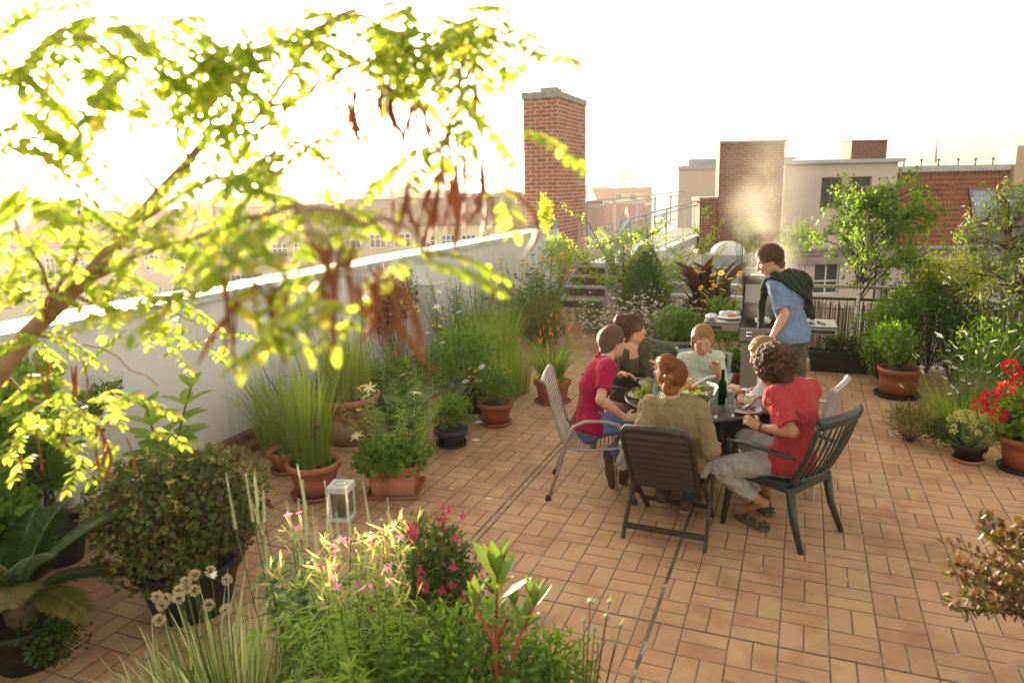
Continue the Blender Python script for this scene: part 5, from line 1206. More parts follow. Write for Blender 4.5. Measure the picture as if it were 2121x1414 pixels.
r = RG(58); a = fplant('sea_holly', 'wiry blue grey sea holly stems with a leafy lupin in the bottom foreground', -.66, 2.25)
leafy_stems(a, r, 12, .78, .12, .2, 'lance', .05, 'lf_lt', per=26, bare=.3, sr=.003, minh=.8, c=(-.06, 0, 0))
ps = []; hd = []; o0 = np.array((-.66, 2.25, 0))
for x_, y_ in ((1232, 1318), (1256, 1290), (1286, 1310), (1222, 1262), (1262, 1262), (1275, 1345), (1240, 1350), (1210, 1300)):
    c_ = D(x_, y_-15, 2.42)-o0; hd.append(c_); ps.append([(.02, 0, 0), (c_[0]*.5, c_[1]*.5, c_[2]*.6), tuple(c_)])
stems('wiry_stems', 'stemdk', a, ps, .0035, .0018); L = Leaves('thin'); 
for c_ in hd:
    for q in range(8): L.add(c_, rdir(r, .1), rdir(r), .028)
L.build('bracts', M['lf_sil'], a); mt_ = simple('thistle_head', (.20, .24, .22), .8)
for c_ in hd: b = MB(); b.sph((0, 0, 0), .008, n=7, k=5); b.build('flower_head', mt_, a, loc=c_)
bush(a, r, (-.1, 0, .62), (.17, .17, .22), 900, 'lance', .05, 'lf', name='low_foliage')
# dark red-leaved shrub at the right edge
r = RG(59); b0 = D(2360, 1250, 2.9); o0 = np.array((b0[0], b0[1], 0)); a = fplant('red_leaf_weigela', 'dark reddish leaved shrub reaching in from the right edge of the frame', b0[0], b0[1], cat='potted plant')
z = pot(a, .24, .38, 'terra3', saucer=False); b0 = b0-o0; ps = [[(0, 0, z), (.01, 0, z+.2), tuple(b0)]]; L = Leaves('leaflet')
for k in range(34):
    x_, y_ = r.uniform(1965, 2190), r.uniform(1050, 1260)
    if x_ < 2020 and y_ < 1110 and k % 3: y_ += 60
    t_ = D(x_, y_, r.uniform(2.5, 3.1))-o0; s0 = b0*r.uniform(.75, 1.0); m_ = (t_+s0)/2+np.array((0, 0, -.03)); ps.append([tuple(s0), tuple(m_), tuple(t_)])
    for f in np.linspace(.1, 1, 9):
        p_ = m_+(t_-m_)*f
        for q in range(8): L.add(p_+r.normal(0, .010, 3), rdir(r, .4), rdir(r, .5), r.uniform(.026, .046))
stems('branches', 'stemdk', a, ps, .006, .002); L.build('foliage', leafmat('bronze_green_leaf', [(.07, .09, .02), (.10, .06, .02), (.09, .035, .02)], .2), a)
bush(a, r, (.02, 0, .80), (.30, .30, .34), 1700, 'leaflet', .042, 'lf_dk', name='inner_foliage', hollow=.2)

# ------------------------------------------------------------------ the acacia whose branch fills the upper left
r = RG(60); TB = np.array((-2.75, 1.05, 0.)); a = plant('robinia_tree', 'young robinia tree with glowing yellow green leaflets and hanging brown seed pods', TB[0], TB[1], cat='tree')
def T(x, y, d): return D(x, y, d)-TB
trunk = [np.array((0, 0, 0)), np.array((.0, .02, .8)), T(-260, 1150, 2.1), T(-90, 880, 1.98), T(0, 770, 1.9), T(60, 690, 1.85), T(130, 622, 1.78), T(190, 565, 1.72), T(262, 480, 1.65), T(330, 400, 1.58), T(390, 335, 1.52), T(428, 285, 1.48)]
b = MB(); b.tube(trunk, [.046, .042, .036, .029, .026, .023, .020, .018, .015, .013, .010, .008], 10, cap=False); b.build('trunk', M['twig'], a)
brs = [[(428, 285, 1.48), (500, 262, 1.42), (560, 215, 1.38), (640, 190, 1.34), (700, 158, 1.3), (800, 130, 1.28), (900, 100, 1.26), (1000, 70, 1.25), (1100, 60, 1.22)],
       [(262, 480, 1.65), (400, 395, 1.5), (500, 350, 1.4), (560, 318, 1.35), (700, 300, 1.3)], [(428, 285, 1.48), (450, 180, 1.4), (420, 90, 1.3), (380, -20, 1.25)],
       [(330, 400, 1.58), (250, 300, 1.45), (130, 200, 1.3), (20, 90, 1.15)], [(190, 565, 1.72), (330, 520, 1.5), (470, 470, 1.2), (600, 440, .95), (700, 560, .85), (730, 640, .8)],
       [(60, 690, 1.85), (130, 700, 1.9), (250, 740, 1.95), (330, 800, 2.0)], [(0, 770, 1.9), (60, 830, 1.95), (150, 860, 1.95), (260, 890, 1.95)], [(130, 622, 1.78), (230, 640, 1.85), (340, 640, 1.9), (430, 680, 1.95)],
       [(560, 215, 1.38), (650, 80, 1.25), (740, 20, 1.2), (860, -10, 1.2)], [(800, 130, 1.28), (880, 230, 1.15), (940, 300, 1.1), (980, 340, 1.05)], [(600, 440, .95), (720, 470, .95), (830, 480, 1.0), (880, 530, 1.02)],
       [(120, 640, 1.78), (60, 520, 1.5), (0, 420, 1.3)], [(390, 335, 1.52), (330, 200, 1.3), (200, 90, 1.1), (60, 40, 1.)], [(100, 660, 1.8), (180, 470, 1.6), (150, 380, 1.4)], [(470, 470, 1.2), (520, 560, .95), (600, 620, .85)]]
b = MB(); BP = []
for q in brs:
    pts = [T(*p)+r.normal(0, .006, 3) for p in q]; 
    fine = []
    for i in range(len(pts)-1):
        for f in (0, .33, .66): fine.append(pts[i]*(1-f)+pts[i+1]*f+r.normal(0, .006, 3)*(f > 0))
    fine.append(pts[-1]); b.tube(fine, np.linspace(.0065 if len(q) > 4 else .005, .0016, len(fine)), 6, cap=False); BP.append(fine)
b.build('branches', M['twig'], a)
# compound leaves: (px, py, spread x, spread y, depth, count)
CL = [(60, 120, 80, 90, 1.15, 20), (180, 40, 110, 45, 1.15, 22), (330, 70, 110, 55, 1.2, 28), (480, 90, 110, 70, 1.25, 30), (620, 80, 110, 60, 1.25, 26), (760, 50, 90, 50, 1.25, 18), (880, 60, 90, 60, 1.25, 24), (970, 75, 70, 40, 1.22, 20),
      (1060, 95, 30, 25, 1.2, 5), (920, 180, 40, 50, 1.15, 8), (1060, 260, 20, 10, 1.1, 1), (915, 320, 30, 50, 1.08, 5), (1020, 380, 15, 25, 1.05, 2), (60, 260, 70, 90, 1.2, 22), (50, 400, 60, 60, 1.3, 16), (400, 190, 130, 40, 1.35, 14),
      (560, 240, 100, 40, 1.3, 7), (400, 290, 60, 40, 1.35, 4), (640, 290, 80, 40, 1.25, 7), (620, 370, 70, 50, 1.2, 9), (460, 400, 90, 50, 1.2, 12), (140, 450, 130, 50, 1.5, 18), (320, 470, 110, 50, 1.4, 16), (60, 560, 90, 60, 1.7, 26), (200, 560, 90, 70, 1.7, 18), (330, 590, 90, 50, 1.75, 16),
      (500, 450, 80, 40, 1.0, 8), (600, 550, 80, 35, .95, 9), (700, 610, 40, 30, .82, 5), (690, 440, 80, 30, 1.05, 8), (810, 480, 50, 40, 1.05, 7), (860, 540, 40, 15, 1.0, 3), (350, 680, 90, 30, 1.9, 10), (60, 680, 70, 40, 1.9, 12), (90, 800, 90, 40, 1.95, 16), (190, 830, 90, 40, 1.95, 16), (60, 880, 70, 40, 1.98, 10), (230, 900, 60, 25, 1.95, 8), (440, 690, 40, 25, 1.92, 5), (480, 600, 50, 40, .95, 5), (250, 120, 120, 60, 1.05, 10), (690, 200, 80, 40, 1.3, 6)]
L = Leaves('leaflet'); rach = []
for x_, y_, sx, sy, dd, n in CL:
    for k in range(int(n*.66+.5)):
        p0 = T(x_+r.normal(0, sx*.6), y_+r.normal(0, sy*.6), dd*r.uniform(.92, 1.1)); az = r.uniform(0, 6.28)
        d = unit(RR*math.cos(az)*.9+FW*math.sin(az)*.8+np.array((0, 0, r.uniform(-.6, .25)))); Lr = r.uniform(.09, .16); pts = curve(p0, d, Lr, 8, r, .05, -.09); rach.append(pts)
        for j in range(1, 9):
            ax = unit(pts[j]-pts[j-1]); sd_ = unit(np.cross(ax, (0, 0, 1))); sz = .034*r.uniform(.85, 1.15)*(1 if j < 7 else .85)
            for s_ in (-1, 1): L.add(pts[j], sd_*s_+ax*.35+np.array((0, 0, -.25+r.uniform(-.3, .2))), np.array((0, 0, 1.))+r.normal(0, .25, 3), sz)
        L.add(pts[-1], unit(pts[-1]-pts[-2]), (0, 0, 1), .034)
L.build('foliage', M['lf_rob'], a); stems('leaf_stalks', 'stem', a, rach, .0012, .0007, 4)['kind'] = 'stuff'
PD = [(500, 240, 1.35, 3), (545, 205, 1.35, 2), (735, 185, 1.2, 6), (815, 185, 1.2, 6), (875, 215, 1.2, 4), (925, 330, 1.05, 5), (960, 350, 1.05, 5), (895, 370, 1.05, 4), (985, 330, 1.05, 4), (945, 255, 1.1, 4), (970, 120, 1.2, 3), (470, 570, .92, 3), (510, 580, .9, 4), (555, 580, .9, 5), (615, 480, .88, 3), (625, 580, .88, 5), (660, 560, .88, 3), (690, 490, .88, 4), (720, 520, .86, 4), (790, 570, .95, 7), (825, 575, .95, 7), (755, 570, .95, 4), (150, 760, 1.9, 3), (95, 740, 1.9, 2), (180, 850, 1.9, 3), (240, 910, 1.9, 3), (42, 900, 1.9, 2), (210, 910, 1.9, 2), (95, 600, 1.8, 2), (840, 380, 1.05, 3), (780, 120, 1.22, 3), (1000, 180, 1.2, 2)]
npod = 0
for x_, y_, dd, n in PD:
    for k in range(n):
        if npod >= 112 or (dd < 1 and k >= .6*n): continue
        npod += 1; V = []; F = []; tl_ = r.normal(0, .28)
        p0 = T(x_+r.normal(0, 20), y_+r.normal(0, 12), dd*r.uniform(.96, 1.05)); Lp = r.uniform(.07, .125); cv = r.normal(0, .5); az = r.uniform(0, 6.28); sd_ = np.array((math.cos(az), math.sin(az), 0)); m_ = 9
        for j in range(m_):
            f = j/(m_-1); c_ = np.array((0, 0, -1.))*Lp*f+sd_*Lp*(cv*(f-f*f)*1.6+tl_*f); wd = .0046*math.sin(math.pi*min(1, .08+f*.9))**.6*(1+.15*math.sin(f*28)); n_ = np.array((-sd_[1], sd_[0], 0))
            V += [c_-sd_*wd, c_+n_*.0022, c_+sd_*wd, c_-n_*.0022]
        for j in range(m_-1):
            for q in range(4): F.append((j*4+q, j*4+(q+1) % 4, (j+1)*4+(q+1) % 4, (j+1)*4+q))
        fastmesh('seed_pod', np.array(V), np.array(F), M['pod'], a, loc=p0)
# ------------------------------------------------------------------ smooth bodies: distance field + surface nets
class SDF:
    def __init__(s, lo, hi, vox=.007):
        s.lo = np.array(lo, float)-.03; s.hi = np.array(hi, float)+.03; s.v = vox; s.n = np.ceil((s.hi-s.lo)/vox).astype(int)+1; s.f = np.full(s.n, .5, dtype=np.float32)
    def sub(s, lo, hi):
        a = np.maximum(0, np.floor((np.array(lo)-s.lo)/s.v).astype(int)); b = np.minimum(s.n, np.ceil((np.array(hi)-s.lo)/s.v).astype(int)+1)
        if np.any(b <= a): return None
        g = [s.lo[i]+s.v*np.arange(a[i], b[i], dtype=np.float32) for i in range(3)]
        return (slice(a[0], b[0]), slice(a[1], b[1]), slice(a[2], b[2])), g[0][:, None, None], g[1][None, :, None], g[2][None, None, :]
    def _mix(s, sl, d, k, op):
        f = s.f[sl]
        if op == 'cut': s.f[sl] = np.maximum(f, -d); return
        if k > 0:
            h = np.clip(.5+.5*(f-d)/k, 0, 1); s.f[sl] = f*(1-h)+d*h-k*h*(1-h)
        else: s.f[sl] = np.minimum(f, d)
    def cone(s, a, b, ra, rb, k=.02, flat=None, cut=(False, False), op='add', noise=0.):
        """tapered limb; flat = (axis, factor<1) squeezes the section; cut = flat ends"""
        a = np.array(a, float); b = np.array(b, float); R_ = max(ra, rb)/(min(1, flat[1]) if flat else 1)*1.+k+.03; R_ = max(ra, rb)+k+.03
        r_ = s.sub(np.minimum(a, b)-R_, np.maximum(a, b)+R_)
        if r_ is None: return s
        sl, X, Y, Z = r_; px, py, pz = X-a[0], Y-a[1], Z-a[2]; ab = b-a; L2 = ab@ab+1e-9
        t = (px*ab[0]+py*ab[1]+pz*ab[2])/L2; tc = np.clip(t, 0, 1); qx, qy, qz = px-tc*ab[0], py-tc*ab[1], pz-tc*ab[2]
        if flat is not None:
            n = unit(flat[0]); e = 1/flat[1]-1; dn = qx*n[0]+qy*n[1]+qz*n[2]; qx, qy, qz = qx+e*dn*n[0], qy+e*dn*n[1], qz+e*dn*n[2]
        rr = ra+(rb-ra)*tc
        d = (np.sqrt(qx*qx+qy*qy+qz*qz)-rr)*(flat[1]**.5 if flat is not None else 1)
        L = math.sqrt(L2)
        if cut[1]: d = np.maximum(d, (t-1)*L)
        if cut[0]: d = np.maximum(d, -t*L)
        s._mix(sl, d.astype(np.float32), k, op); return s
    def ell(s, c, r_, rot=None, k=.02, op='add'):
        c = np.array(c, float); r_ = np.array(r_ if hasattr(r_, '__len__') else (r_,)*3, float); R_ = r_.max()+k+.02; q = s.sub(c-R_, c+R_)
        if q is None: return s
        sl, X, Y, Z = q; p = [X-c[0], Y-c[1], Z-c[2]]
        if rot is not None: p = [p[0]*rot[0][i]+p[1]*rot[1][i]+p[2]*rot[2][i] for i in range(3)]
        k0 = np.sqrt((p[0]/r_[0])**2+(p[1]/r_[1])**2+(p[2]/r_[2])**2); k1 = np.sqrt((p[0]/r_[0]**2)**2+(p[1]/r_[1]**2)**2+(p[2]/r_[2]**2)**2)+1e-6
        s._mix(sl, (k0*(k0-1)/k1).astype(np.float32), k, op); return s
    def half(s, p, n):
        """keep the side of the plane that n points to"""
        g = [s.lo[i]+s.v*np.arange(s.n[i], dtype=np.float32) for i in range(3)]; n = unit(n)
        s.f = np.maximum(s.f, -((g[0][:, None, None]-p[0])*n[0]+(g[1][None, :, None]-p[1])*n[1]+(g[2][None, None, :]-p[2])*n[2])).astype(np.float32); return s
    def rough(s, amp, scale, seed=0):
        """lumpy displacement"""
        g = [s.lo[i]+s.v*np.arange(s.n[i], dtype=np.float32) for i in range(3)]; X, Y, Z = g[0][:, None, None], g[1][None, :, None], g[2][None, None, :]
        r_ = np.random.default_rng(seed); tot = 0
        for q in range(5):
            w_ = r_.normal(0, 1, 3); w_ = w_/np.linalg.norm(w_)*scale*r_.uniform(.6, 1.6); tot = tot+np.sin(w_[0]*X+w_[1]*Y+w_[2]*Z+r_.uniform(0, 6))
        s.f = s.f+(tot*amp/2.2).astype(np.float32); return s
    def build(s, name, mat, parent=None, smooth=2):
        f = s.f; ins = f < 0; n = f.shape
        c = [(i, j, k) for i in (0, 1) for j in (0, 1) for k in (0, 1)]
        cnt = sum(ins[i:n[0]-1+i, j:n[1]-1+j, k:n[2]-1+k].astype(np.int8) for i, j, k in c); act = (cnt > 0) & (cnt < 8); idx = np.argwhere(act)
        if len(idx) == 0: return None
        acc = np.zeros((len(idx), 3)); w = np.zeros(len(idx))
        for a in c:
            for ax in range(3):
                if a[ax]: continue
                b = list(a); b[ax] = 1; fa = f[tuple((idx+a).T)]; fb = f[tuple((idx+b).T)]; m_ = (fa < 0) != (fb < 0); t = np.where(m_, fa/(fa-fb+1e-12), 0); p = np.array(a, float)[None]+np.zeros((len(idx), 3)); p[:, ax] += t
                acc[m_] += p[m_]; w[m_] += 1
        V = s.lo+(idx+acc/w[:, None])*s.v; ids = -np.ones(act.shape, dtype=np.int64); ids[tuple(idx.T)] = np.arange(len(idx)); Q = []
        for ax in range(3):
            sh = [slice(None)]*3; sh2 = [slice(None)]*3; sh[ax] = slice(0, -1); sh2[ax] = slice(1, None); A, B = ins[tuple(sh)], ins[tuple(sh2)]; e = np.argwhere(A != B); u, v = [(1, 2), (2, 0), (0, 1)][ax]
            ok = (e[:, u] > 0) & (e[:, v] > 0) & (e[:, u] < n[u]-1) & (e[:, v] < n[v]-1); e = e[ok]
            def g(du, dv): q = e.copy(); q[:, u] -= du; q[:, v] -= dv; return ids[tuple(q.T)]
            q = np.stack([g(1, 1), g(0, 1), g(0, 0), g(1, 0)], 1); fl = A[tuple(e.T)] == False; q[fl] = q[fl][:, ::-1]; Q.append(q)
        Q = np.concatenate(Q)
        for _ in range(smooth):                      # light relaxation
            S = np.zeros_like(V); cn = np.zeros(len(V))
            for i in range(4):
                for j in ((i+1) % 4, (i+3) % 4): np.add.at(S, Q[:, i], V[Q[:, j]]); np.add.at(cn, Q[:, i], 1)
            V = V*.5+.5*S/np.maximum(cn, 1)[:, None]
        return fastmesh(name, V, Q, mat, parent)
# ------------------------------------------------------------------ people
SKIN = skinm('skin_fair', (.62, .36, .26)); SKIN2 = skinm('skin_tan', (.42, .22, .13)); SKIN3 = skinm('skin_rosy', (.60, .34, .25))
LIP = simple('lips', (.45, .14, .12), .5); EYEW = simple('eye_white', (.7, .68, .65), .3); EYED = simple('eye_dark', (.03, .02, .015), .2)
SHOE = simple('brown_suede', (.10, .05, .035), .9, 0, .2, 40, .2); SOLE = simple('shoe_sole', (.30, .22, .16), .8)
def frame(f, u):
    f = unit(f); u = np.array(u, float); s_ = unit(np.cross(f, u)); u = np.cross(s_, f); return f, u, s_
def hand(S, w_, d, pn, side, curl=.5, k=1., spread=1.):
    """palm + four unequal bent fingers + thumb leaving the palm's side; pn = way the palm faces, side = way the thumb lies"""
    d = unit(d); side = unit(np.array(side)-d*(np.array(side)@d)); pn = unit(np.array(pn)-d*(np.array(pn)@d)-side*(np.array(pn)@side))
    w_ = np.array(w_, float); S.cone(w_, w_+d*.03*k, .024*k, .026*k, .02, (pn, .75)); S.cone(w_+d*.03*k+side*.012*k, w_+d*.075*k+side*.016*k, .021*k, .018*k, .015, (pn, .7)); S.cone(w_+d*.03*k-side*.012*k, w_+d*.072*k-side*.018*k, .020*k, .016*k, .015, (pn, .7))
    for i, (o_, L_) in enumerate(((.029, .070), (.010, .078), (-.009, .073), (-.027, .058))):
        p = w_+d*(.082-.004*abs(i-1))*k+side*o_*k*spread; dd = d; c_ = curl*(1+.12*i)
        for q, fr in enumerate((.45, .32, .23)):
            a_ = c_*(.55, .75, .55)[q]; dd = unit(dd*math.cos(a_)+pn*math.sin(a_)); p2 = p+dd*L_*k*fr; S.cone(p, p2, (.0088, .008, .0075)[q]*k, (.0082, .0074, .0065)[q]*k, .005); p = p2
    p = w_+d*.022*k+side*.026*k; dd = unit(d*.6+side*.75+pn*.25); p2 = p+dd*.034*k; S.cone(p, p2, .0125*k, .0105*k, .012); dd = unit(d*.85+side*.25+pn*(.2+curl*.5)); S.cone(p2, p2+dd*.03*k, .0098*k, .008*k, .004)

def ik(a, c, l1, l2, hint):
    """two-bone limb: returns the middle joint and the (reachable) end"""
    a, c, hint = (np.array(q, float) for q in (a, c, hint)); v = c-a; d = np.linalg.norm(v); v = v/d
    if d > l1+l2-.004: d = l1+l2-.004; c = a+v*d
    if d < abs(l1-l2)+.02: d = abs(l1-l2)+.02; c = a+v*d
    x = (l1*l1-l2*l2+d*d)/(2*d); h_ = math.sqrt(max(l1*l1-x*x, 0)); n = hint-a; n = n-v*(n@v); n = unit(n); return a+v*x+n*h_, c
def person(label, J, tf, face, hup=(0, 0, 1), sk=SKIN, k=1., shirt=None, sleeve=.45, trouser=None, hands=None, male=True, shoes=None, neckcut=.066, loose=.012, hem=.07, openfront=False, turtleneck=False, belly=0, cuff=.96, shw=.168, shf=(.0, .0), shu=(0., 0.), bow=.02, nl=.168):
    o0 = np.array((J['pel'][0], J['pel'][1], 0.)); a = empty('person', label, 'person', o0); J = {q: np.array(v, float)-o0 for q, v in J.items()}; tf = unit(tf)
    pel = J['pel']; nk = pel+unit(J['neck']-pel)*.52*k; up = unit(nk-pel); sx = unit(np.cross(tf, up)); fr_ = unit(np.cross(up, sx)); ch = pel+(nk-pel)*.58-fr_*bow; hd = nk+unit(J['head']-nk)*nl*k; J['neck'] = nk; J['chest'] = ch; J['head'] = hd
    uc = pel+(nk-pel)*.80-fr_*bow*.6; wa = pel*.55+ch*.45-fr_*bow*.3
    for i, (q, g) in enumerate((('R', 1), ('L', -1))):
        J['sh'+q] = nk-up*.055*k+sx*g*shw*k*(1 if male else .93)+fr_*(shf[i]-.005)+up*shu[i]; J['el'+q], J['wr'+q] = ik(J['sh'+q], J['wr'+q], .285*k, .255*k, J['el'+q])
        if 'hip'+q not in J: J['hip'+q] = pel+sx*g*.088*k+fr_*.03-up*.01
        J['kn'+q], J['an'+q] = ik(J['hip'+q], J['an'+q], .425*k, .41*k, J['kn'+q])
        if 'toe'+q not in J: J['toe'+q] = J['an'+q]+unit(J['tod'+q])*.155
    P = np.array([v for q, v in J.items()]); lo, hi = P.min(0)-.17, P.max(0)+.19
    def torso(S, g, kk=.03):
        S.cone(pel, wa, (.132+g)*k, (.124+g+belly)*k, kk, (fr_, .76)); S.cone(wa, ch, (.124+g+belly)*k, (.152+g)*k, kk, (fr_, .72)); S.cone(ch, uc, (.152+g)*k, (.128+g)*k, kk, (fr_, .74)); S.cone(uc, nk-up*.01, (.110+g)*k, (.056+g*.6)*k, kk, (fr_, .8))
        for q in 'RL':
            sh = J['sh'+q]; S.cone(uc+(sh-uc)*.35, sh, (.088+g)*k, (.050+g)*k, .04); S.cone(nk-up*.01, sh+up*.008, (.046+g*.6)*k, (.040+g)*k, .045); S.cone(ch+(sh-ch)*.3, sh-up*.05*k, (.10+g)*k, (.050+g)*k, .04)
        if not male:
            for s_ in (-1, 1): S.ell(ch+fr_*.085*k+sx*s_*.068*k-up*.005, (.066+g*.5)*k, k=.04)
    S = SDF(lo, hi, .0058); torso(S, -.006)
    for q in 'RL':
        sh, el, wr = J['sh'+q], J['el'+q], J['wr'+q]; S.cone(sh, el, .047*k, .037*k, .03); S.cone(el, wr, .038*k, .0245*k, .015); S.cone(el*.75+wr*.25, el*.45+wr*.55, .041*k, .031*k, .02)
        h_ = J['hip'+q]; kn, an, to = J['kn'+q], J['an'+q], J['toe'+q]; S.cone(pel*.5+h_*.5, h_, .10*k, .09*k, .03); S.cone(h_, kn, .082*k, .054*k, .03); S.cone(kn, kn*.6+an*.4, .052*k, .052*k, .02); S.cone(kn*.6+an*.4, an, .052*k, .034*k, .02)
        S.cone(an, to, .034*k, .026*k, .02, ((0, 0, 1), .8)); S.ell(an+unit(an-to)*.025-np.array((0, 0, .01)), .033*k, k=.02)
        if hands and q in hands: hand(S, wr, *hands[q], k=k*1.04)
    f, u, s_ = frame(face, hup); H = hd; m_ = k*(1.14 if male else 1.13)
    S.cone(nk-u*.03, H-u*.06-f*.02, .058*k*(1 if male else .86), .052*k*(1 if male else .9), .03)
    rot = np.stack([f, u, s_], 1)
    S.ell(H+u*.025*m_-f*.012*m_, (.096*m_, .088*m_, .076*m_), rot, .01); S.ell(H-u*.02*m_+f*.022*m_, (.068*m_, .088*m_, .062*m_), rot, .03); S.ell(H-u*.075*m_+f*.045*m_, (.036*m_, .030*m_, .036*m_), rot, .035)
    for g in (-1, 1):
        S.cone(H-u*.055*m_+s_*g*.048*m_-f*.0, H-u*.085*m_+f*.045*m_+s_*g*.02*m_, .018*m_, .016*m_, .03)
        S.ell(H+f*.080*m_+s_*g*.030*m_+u*.012*m_, (.014*m_, .011*m_, .018*m_), rot, 0, 'cut'); S.ell(H+f*.062*m_+s_*g*.038*m_-u*.022*m_, (.02*m_, .018*m_, .022*m_), rot, .02)
        e_ = H+s_*g*.075*m_-f*.008*m_-u*.005*m_; S.ell(e_, (.018*m_, .032*m_, .009*m_), rot, .004); S.ell(e_+s_*g*.006*m_, (.009, .017, .006), rot, 0, 'cut')
    S.cone(H+f*.086*m_+u*.012*m_, H+f*.110*m_-u*.028*m_, .008*m_, .0125*m_, .012); S.ell(H+f*.09*m_-u*.033*m_, (.014*m_, .009*m_, .017*m_), rot, .008)
    S.cone(H+f*.082*m_+u*.026*m_-s_*.035*m_, H+f*.082*m_+u*.026*m_+s_*.035*m_, .008*m_, .008*m_, .012); S.ell(H+f*.088*m_-u*.056*m_, (.012*m_, .010*m_, .022*m_), rot, .01)
    S.build('body', sk, a); b = MB()
    for g in (-1, 1): b.sph(tuple(H+f*.0675*m_+s_*g*.031*m_+u*.008*m_), .0125*m_, n=10, k=7)
    b.build('eyes', EYEW, a); b = MB()
    for g in (-1, 1): b.sph(tuple(H+f*.0665*m_+s_*g*.031*m_+u*.0125*m_), .0140*m_, n=12, k=8)
    b.build('eyelids', sk, a); b = MB()
    for g in (-1, 1): b.sph(tuple(H+f*.0765*m_+s_*g*.030*m_+u*.003*m_), .0048*m_, n=8, k=5)
    b.build('irises', EYED, a); b = MB(); b.tube([H+f*.093*m_-u*.058*m_-s_*.022*m_, H+f*.101*m_-u*.055*m_, H+f*.093*m_-u*.058*m_+s_*.022*m_], (.002, .0055, .002), 6); b.tube([H+f*.090*m_-u*.066*m_-s_*.018*m_, H+f*.099*m_-u*.067*m_, H+f*.090*m_-u*.066*m_+s_*.018*m_], (.002, .006, .002), 6); b.build('lips', LIP, a)
    if shirt:
        S = SDF(lo, hi, .0065); torso(S, loose); S.cone(pel-up*hem*.9, pel, (.136+loose)*k, (.134+loose)*k, .02, (fr_, .80)); [S.cone(pel, J['hip'+q], (.112+loose)*k, (.108+loose)*k, .03) for q in 'RL']; S.half(pel-up*hem, up)
        for q in 'RL':
            sh, el, wr = J['sh'+q], J['el'+q], J['wr'+q]
            if sleeve <= 1:
                S.cone(sh, sh+(el-sh)*sleeve*1.15, (.050+loose)*k, (.052+loose*.9)*k, .03, cut=(False, True)); e_ = sh+(el-sh)*(sleeve*1.15-.02); d_ = unit(el-sh); x_ = unit(np.cross(d_, (.1, 0, 1))); y_ = np.cross(d_, x_); rr = (.0525+loose*.9)*k
                b = MB(); b.tube([e_+x_*math.cos(w)*rr+y_*math.sin(w)*rr for w in np.linspace(0, 6.283, 20)], .0045, 6, flat=1.6); b.build('sleeve_hem', shirt, a)
            else: S.cone(sh, el, (.050+loose)*k, (.043+loose)*k, .03); S.cone(el, el+(wr-el)*(sleeve-1), (.043+loose)*k, (.033+loose)*k, .02, cut=(False, True))
        if turtleneck: S.cone(nk-u*.03, nk*.35+(H-u*.06-f*.02)*.65, .064*k, .060*k, .02, cut=(False, True))
        else: S.ell(nk+up*.045*k+fr_*.02, (neckcut*k, neckcut*k, .06*k), None, 0, 'cut')
        if openfront: S.cone(nk+fr_*.10, ch*.4+pel*.6+fr_*.15, .055, .05, 0, op='cut')
        S.rough(.0035, 24, int(abs(pel[2]*1000)+k*77)); S.rough(.0030, 58, 9); S.rough(.0010, 120, 10); S.build('shirt' if not openfront else 'jacket', shirt, a)
    if trouser:
        S = SDF(lo, hi, .0068); S.cone(pel-up*.02, pel+up*.09, .140*k, .130*k, .03, (fr_, .8)); S.half(pel+up*.10*k, -up)
        for q in 'RL':
            h_, kn, an = J['hip'+q], J['kn'+q], J['an'+q]; S.cone(pel*.4+h_*.6, h_, .118*k, .108*k, .03); S.cone(h_, kn, .100*k, .074*k, .03); S.cone(kn, kn+(an-kn)*cuff, .072*k, .058*k, .03, cut=(False, True))
        S.rough(.004, 26, 5); S.rough(.004, 65, 6); S.build('trousers', trouser, a)
    for q in 'RL':
        if shoes:
            S = SDF(np.minimum(J['an'+q], J['toe'+q])-.13, np.maximum(J['an'+q], J['toe'+q])+.13, .006); an, to = J['an'+q], J['toe'+q]; d = unit(to-an)
            S.cone(an+d*-.02, an*.35+to*.65, .046*k, .043*k, .03); S.cone(an*.35+to*.65, to+d*.015, .043*k, .032*k, .03); S.cone(an, an+unit(J['kn'+q]-an)*.05, .045*k, .043*k, .02); S.build('shoe', shoes, a)
            b = MB(); nrm = unit(np.cross(d, np.cross((0, 0, 1.) if abs(d[2]) < .8 else fr_, d))); nrm = nrm if (nrm[2] < 0 or abs(d[2]) > .8) else -nrm
            b.bar(an-d*.06+nrm*.040, to+d*.04+nrm*.034, .075*k, .016, up=tuple(nrm)); b.build('sole', SOLE, a, bevel=.006)
    print(label[:40], 'pel', np.round(pel+o0, 2), 'neck z %.2f head z %.2f' % (nk[2], hd[2]))
    J['fr'] = fr_; J['up'] = up; J['sx'] = sx; J['uc'] = uc; J['torso'] = torso; J['lohi'] = (lo, hi)
    return a, J, (H, f, u, s_, m_)

def haircap(a, hf, mat, thick=.012, back=.0, low=.0, amp=.003, scl=60, name='hair', extra=None, front=.062, vox=.0055, seed=1, facecut=True, ear=False):
    H, f, u, s_, m_ = hf; rot = np.stack([f, u, s_], 1); S = SDF(H-.28, H+.28, vox)
    S.ell(H+u*.032*m_-f*.012*m_, (.096*m_+thick, .090*m_+thick, .077*m_+thick), rot, .01); S.cone(H-f*.05*m_+u*.01, H-f*.055*m_-u*(.055+low), .066*m_+thick*.6, .050*m_+thick*.4, .02, (f, .8))
    if extra: extra(S, H, f, u, s_, m_, rot)
    if facecut: S.ell(H+f*.088*m_-u*.025*m_, (.072*m_, .092*m_, .085*m_), rot, 0, 'cut'); S.ell(H-u*.045*m_+f*.020*m_, (.055*m_, .058*m_, .16*m_), rot, 0, 'cut')
    S.rough(amp, scl, seed); return S.build(name, mat, a, smooth=1)
